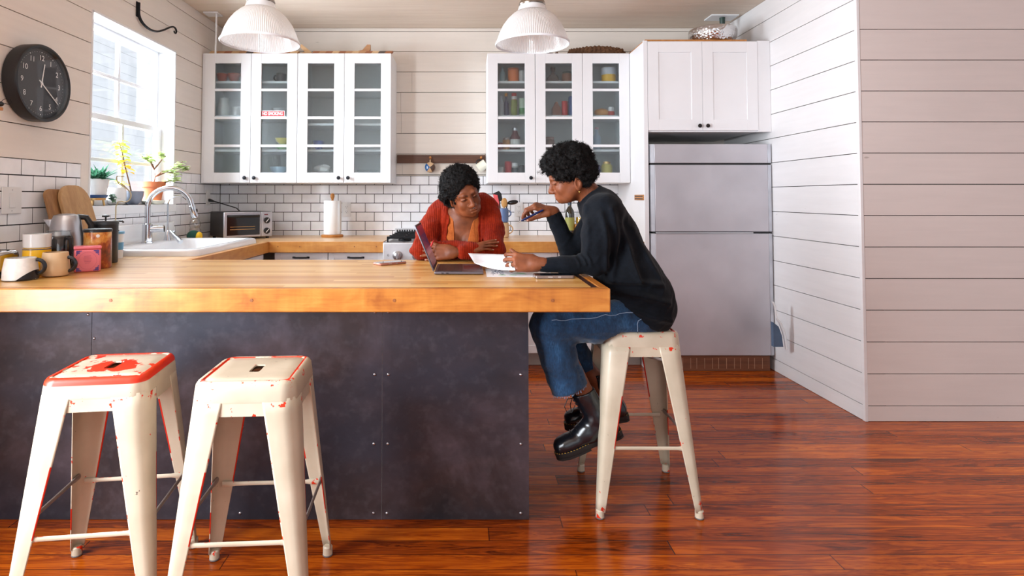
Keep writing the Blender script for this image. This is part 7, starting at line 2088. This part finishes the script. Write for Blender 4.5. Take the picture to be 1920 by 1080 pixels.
# dustpan and brush hung beside the fridge
root = empty('dustpan', (2.18, 4.0, .35), 'white dustpan with blue grey brush hanging in the gap beside the fridge', 'dustpan')
b = MB()
outl = [(4.20, .52), (4.215, .50), (4.21, .46)]
pp = [at(1449, 566, 3.985), at(1453, 574, 3.985), at(1455, 594, 3.985), at(1457, 598, 3.985), at(1463, 606, 3.985), at(1469, 622, 3.985), at(1473, 640, 3.985), at(1474.5, 655, 3.985)]
b.tube([tuple(p) for p in pp], [.012, .013, .014, .018, .020, .019, .016, .013], 8, flat=.35, up=(0, 1, 0)); b.build('pan_edge', M['white_plastic'], root)
b = MB(); q = [at(1449, 604, 3.99), at(1459, 612, 3.99), at(1465, 628, 3.99), at(1468, 650, 3.99), at(1450, 650, 3.99)]
b.prism([(p[0], p[2]) for p in q][::-1], 'y', 3.985, 4.015); b.build('brush', plain('blue_grey_bristles', sr(84, 104, 130), .8, bump=.4, bscale=150), root)

# ---------------------------------------------------------------- things inside the wall cabinets
def jar(name, x, z, prof, mat, label, cat, grp, lid=None, band=None, y=4.74):
    root = empty(name, (x, y, z), label, cat, grp)
    b = MB(); b.lathe([(r, h+.0005) for r, h in prof], (x, y, z), 20); b.build('body', mat, root)
    if lid:
        r, h0, h1, mt = lid; b = MB(); b.lathe([(r, h0+.0007), (r, h1), (r*.9, h1+.003), (1e-4, h1+.003)], (x, y, z), 20); b.build('lid', mt, root)
    if band:
        r, h0, h1, mt = band; b = MB(); b.lathe([(r, h0), (r, h1)], (x, y, z), 20, cap0=False, cap1=False); b.build('wrapper', mt, root)
    return root
C = lambda n, *c: plain(n, sr(*c), .4)
s1, s2, s3, s0 = 2.184, 1.908, 1.632, CZ0+.078
g3, g4 = 'pantry goods in the single door cabinet', 'pantry goods in the double door cabinet'
cyl = lambda r, h: [(r*.92, 0), (r, .004), (r, h-.004), (r*.92, h)]
bot = lambda r, h: [(r*.9, 0), (r, .005), (r, h*.62), (r*.4, h*.80), (r*.36, h)]
jar('bottle', .315, s1, bot(.022, .13), C('pale_blue_bottle', 150, 180, 190), 'pale blue bottle on the top shelf behind the single door', 'bottle', g3)
jar('canister', .405, s1, cyl(.046, .105), C('orange_tin', 222, 112, 48), 'orange canister on the top shelf behind the single door', 'canister', g3, (.047, .105, .118, C('orange_lid', 196, 96, 44)))
jar('jar', .475, s1, cyl(.025, .10), C('white_jar', 214, 214, 214), 'white jar at the right end of the top shelf, beside the orange canister', 'jar', g3)
jar('bottle', .305, s2, bot(.026, .17), C('grey_white_bottle', 190, 192, 196), 'grey white bottle at the left end of the second shelf', 'bottle', g3)
jar('bottle', .345, s2, bot(.024, .165), C('purple_dark_bottle', 66, 62, 92), 'dark purple bottle with orange cap on the second shelf', 'bottle', g3, (.012, .165, .19, C('orange_cap', 226, 150, 40)))
jar('bottle', .410, s2, cyl(.026, .135), C('olive_gold_bottle', 138, 142, 70), 'olive gold bottle with red and white cap on the second shelf', 'bottle', g3, (.021, .135, .19, C('red_cap', 188, 40, 44)), (.0225, .14, .165, C('white_neck', 232, 226, 226)))
jar('bottle', .478, s2, cyl(.026, .15), C('green_white_bottle', 196, 212, 190), 'white and green bottle at the right end of the second shelf', 'bottle', g3, None, (.0265, .02, .07, C('green_band', 60, 130, 64)))
jar('jar', .295, s3, cyl(.022, .06), C('small_red_jar', 160, 60, 56), 'small red brown jar at the left end of the third shelf', 'jar', g3)
jar('jar', .345, s3, cyl(.030, .085), C('amber_jar', 196, 136, 74), 'amber jar on the third shelf beside the sauce bottle', 'jar', g3, (.026, .085, .10, C('grey_cap', 150, 130, 120)))
jar('sauce_bottle', .418, s3, [(.038, 0), (.042, .006), (.042, .105), (.024, .135), (.020, .160)], C('dark_red_sauce', 84, 26, 34), 'dark red sauce bottle with white label and silver cap', 'bottle', g3, (.022, .16, .182, M['steel']), (.0426, .018, .088, C('white_sauce_label', 226, 226, 222)))
jar('jar', .478, s3, cyl(.02, .05), C('pale_jar', 206, 206, 206), 'small pale jar to the right of the sauce bottle', 'jar', g3)
jar('jar', .30, s0, cyl(.026, .055), C('white_small_jar', 220, 220, 218), 'small white jar at the left of the bottom shelf of the single door cabinet', 'jar', g3)
jar('can', .36, s0, cyl(.028, .10), C('red_can', 190, 34, 48), 'red can on the bottom shelf of the single door cabinet', 'can', g3)
jar('spice_jar', .415, s0, cyl(.026, .062), C('clear_spice', 190, 190, 186), 'spice jar with white cap on the bottom shelf beside the red can', 'jar', g3, (.024, .062, .085, M['white_plastic']), (.0265, .012, .05, C('dark_spice_label', 70, 76, 84)))
jar('spice_jar', .472, s0, cyl(.026, .05), C('dark_spice', 58, 62, 66), 'dark squat jar at the right of the bottom shelf of the single door cabinet', 'jar', g3, (.024, .05, .066, C('dark_cap', 44, 48, 52)))
root = empty('foil_bag', (.73, 4.74, s1), 'crumpled dark silver foil bag on the top shelf of the double door cabinet', 'bag', g4)
b = MB(); b.prism([(-.06, 0), (.05, 0), (.04, .05), (.012, .08), (.018, .125), (-.022, .13), (-.015, .08), (-.05, .04)], 'y', -.025, .025); b.xf(Matrix.Translation((.73, 4.74, s1+.0005))); b.build('bag', plain('dark_foil', sr(92, 84, 84), .2, metal=.9, bump=.6, bscale=30), root, bevel=.008)
jar('jar', .845, s1, cyl(.044, .075), C('brown_glass_jar', 132, 84, 60), 'brown jar on the top shelf to the right of the foil bag', 'jar', g4, (.040, .075, .09, C('dark_green_lid', 62, 76, 70)))
root = empty('carton', (.755, 4.74, s2), 'brown carton with peaked top on the second shelf of the double door cabinet', 'carton', g4)
b = MB(); b.prism([(-.035, 0), (.035, 0), (.035, .065), (.006, .12), (-.006, .12), (-.035, .065)], 'y', -.025, .025); b.xf(Matrix.Translation((.755, 4.74, s2+.0005))); b.build('box', C('brown_carton', 134, 82, 62), root, bevel=.002)
jar('can', .825, s2, cyl(.027, .125), C('scarlet_can', 196, 44, 44), 'tall scarlet can on the second shelf beside the brown carton', 'can', g4)
root = empty('carton', (.880, 4.74, s2), 'blue and lilac box at the right of the second shelf, beside the scarlet can', 'carton', g4)
b = MB(); b.box(.860, .905, 4.71, 4.77, s2+.0005, s2+.165); b.build('box', C('blue_box', 84, 104, 160), root, bevel=.002)
jar('jar', .70, s3, cyl(.040, .085), C('rosy_jar', 128, 96, 88), 'rosy brown jar on the third shelf behind the black hair', 'jar', g4, (.036, .085, .105, C('rosy_lid', 168, 140, 134)))
jar('can', 1.185, s1, cyl(.058, .125), C('yellow_can', 236, 178, 40), 'large yellow and white can on the top shelf beside the tall panel', 'can', g4, None, (.0585, .065, .122, C('white_can_band', 214, 214, 222)))
b = MB(); b.sphere((1.125, 4.74, s2+.034), .036, 16, 10, sc=(1.7, .9, .9)); tag(b.build('bread_roll', plain('bread_crust', sr(206, 146, 88), .7), origin=(1.125, 4.74, s2)), 'tan bread roll on the second shelf of the double door cabinet', 'bread', g4)
jar('jar', 1.030, s2, cyl(.026, .10), C('dark_maroon_jar', 80, 42, 40), 'dark maroon jar on the second shelf to the left of the bread roll', 'jar', g4)
jar('jar', 1.205, s2, cyl(.028, .042), C('red_small_jar', 190, 52, 40), 'small red jar with white lid on the second shelf, right of the bread roll', 'jar', g4, (.022, .042, .075, M['white_plastic']))
jar('bottle', 1.085, s3, bot(.032, .17), C('pink_blue_bottle', 176, 190, 206), 'pale pink and blue bottle alone on the third shelf beside the tall panel', 'bottle', g4, (.016, .17, .185, C('pink_cap', 222, 176, 182)))
jar('jar', 1.085, s0, cyl(.026, .07), C('purple_jar', 96, 84, 140), 'purple jar on the bottom shelf behind the black hair', 'jar', g4)
jar('honey_jar', 1.165, s0, [(.038, 0), (.044, .006), (.045, .06), (.034, .080)], C('yellow_honey', 206, 190, 110), 'pale yellow jar with gold lid on the bottom shelf, right of the black hair', 'jar', g4, (.030, .081, .096, M['brass']))
ga = 'crockery in the left wall cabinets'
bowl_ = lambda r, h: [(r*.45, 0), (r*.5, .004), (r*.85, h*.45), (r, h), (r*.95, h), (r*.8, h*.5), (r*.4, .010), (1e-4, .009)]
for x, r, lb in ((-1.985, .045, 'red orange bowl at the left of the top shelf nearest the window'), (-1.885, .050, 'red orange bowl at the right of the top shelf nearest the window')):
    b = MB(); b.lathe(bowl_(r, .075), (x, 4.74, s1+.0005), 22); tag(b.build('bowl', C('red_orange_glaze', 176, 74, 48), origin=(x, 4.74, s1)), lb, 'bowl', ga)
jar('pitcher', -1.965, s2, [(.04, 0), (.046, .01), (.05, .07), (.034, .12), (.038, .15)], M['white_ceramic'], 'white pitcher on the second shelf nearest the window', 'pitcher', ga)
jar('cup', -1.855, s2, [(.026, 0), (.036, .01), (.042, .075)], M['white_ceramic'], 'white cup to the right of the white pitcher', 'cup', ga)
mug('cabinet_mug', -1.50, 4.74, s1+.0005, [(.036, 0), (.040, .004), (.040, .075), (.038, .076)], C('charcoal_mug', 66, 68, 72), 'charcoal mug on the top shelf above the red sticker', hr=.022, hz=.04, ang=math.radians(200), group=ga)
b = MB(); b.lathe(bowl_(.060, .065), (-1.515, 4.74, s2+.0005), 24); tag(b.build('bowl', M['white_ceramic'], origin=(-1.515, 4.74, s2)), 'white bowl on the shelf right above the red sticker', 'bowl', ga)
b = MB(); b.lathe(bowl_(.070, .045), (-1.475, 4.74, s3+.0005), 24); tag(b.build('bowl', C('lime_glaze', 150, 190, 140), origin=(-1.475, 4.74, s3)), 'lower green bowl on the shelf below the red sticker', 'bowl', ga)
b = MB(); b.lathe(bowl_(.066, .050), (-1.475, 4.74, s3+.048), 24); tag(b.build('bowl', C('yellow_bowl_glaze', 224, 204, 110), origin=(-1.475, 4.74, s3+.048)), 'yellow bowl stacked in the green bowl below the red sticker', 'bowl', ga)
b = MB(); b.lathe(bowl_(.075, .055), (-1.51, 4.74, s0+.0005), 24); tag(b.build('bowl', C('pale_blue_glaze', 190, 206, 220), origin=(-1.51, 4.74, s0)), 'pale blue bowl on the bottom shelf below the red sticker', 'bowl', ga)
b = MB(); b.lathe(bowl_(.045, .075), (-1.19, 4.74, s3+.0005), 24); tag(b.build('bowl', C('cobalt_bowl_glaze', 78, 100, 168), origin=(-1.19, 4.74, s3)), 'cobalt blue bowl in the nearly empty wall cabinet', 'bowl', ga)
b = MB(); b.grid(lambda i, j: (-1.15+.065*math.cos(2*PI*j/14)*math.sin(PI*i/8+.01)*(1+.25*math.sin(5*j+i)), 4.74+.05*math.sin(2*PI*j/14)*math.sin(PI*i/8+.01), s0+.002+.055*(1-math.cos(PI*i/8))/1.6*(1+.12*math.sin(4*j))), 9, 15)
tag(b.build('napkin_bundle', M['paper_roll'], origin=(-1.15, 4.74, s0), smooth=20), 'crumpled white napkin on the bottom shelf of the nearly empty cabinet', 'napkin', ga)
b = MB(); b.lathe([(.06, 0.0005), (.075, .006), (.085, .030), (.081, .030), (.07, .008), (1e-4, .006)], (-.79, 4.74, s0), 24); tag(b.build('glass_dish', M['clear'], origin=(-.79, 4.74, s0)), 'shallow clear glass dish on the bottom shelf beside the mug rail', 'dish', ga)
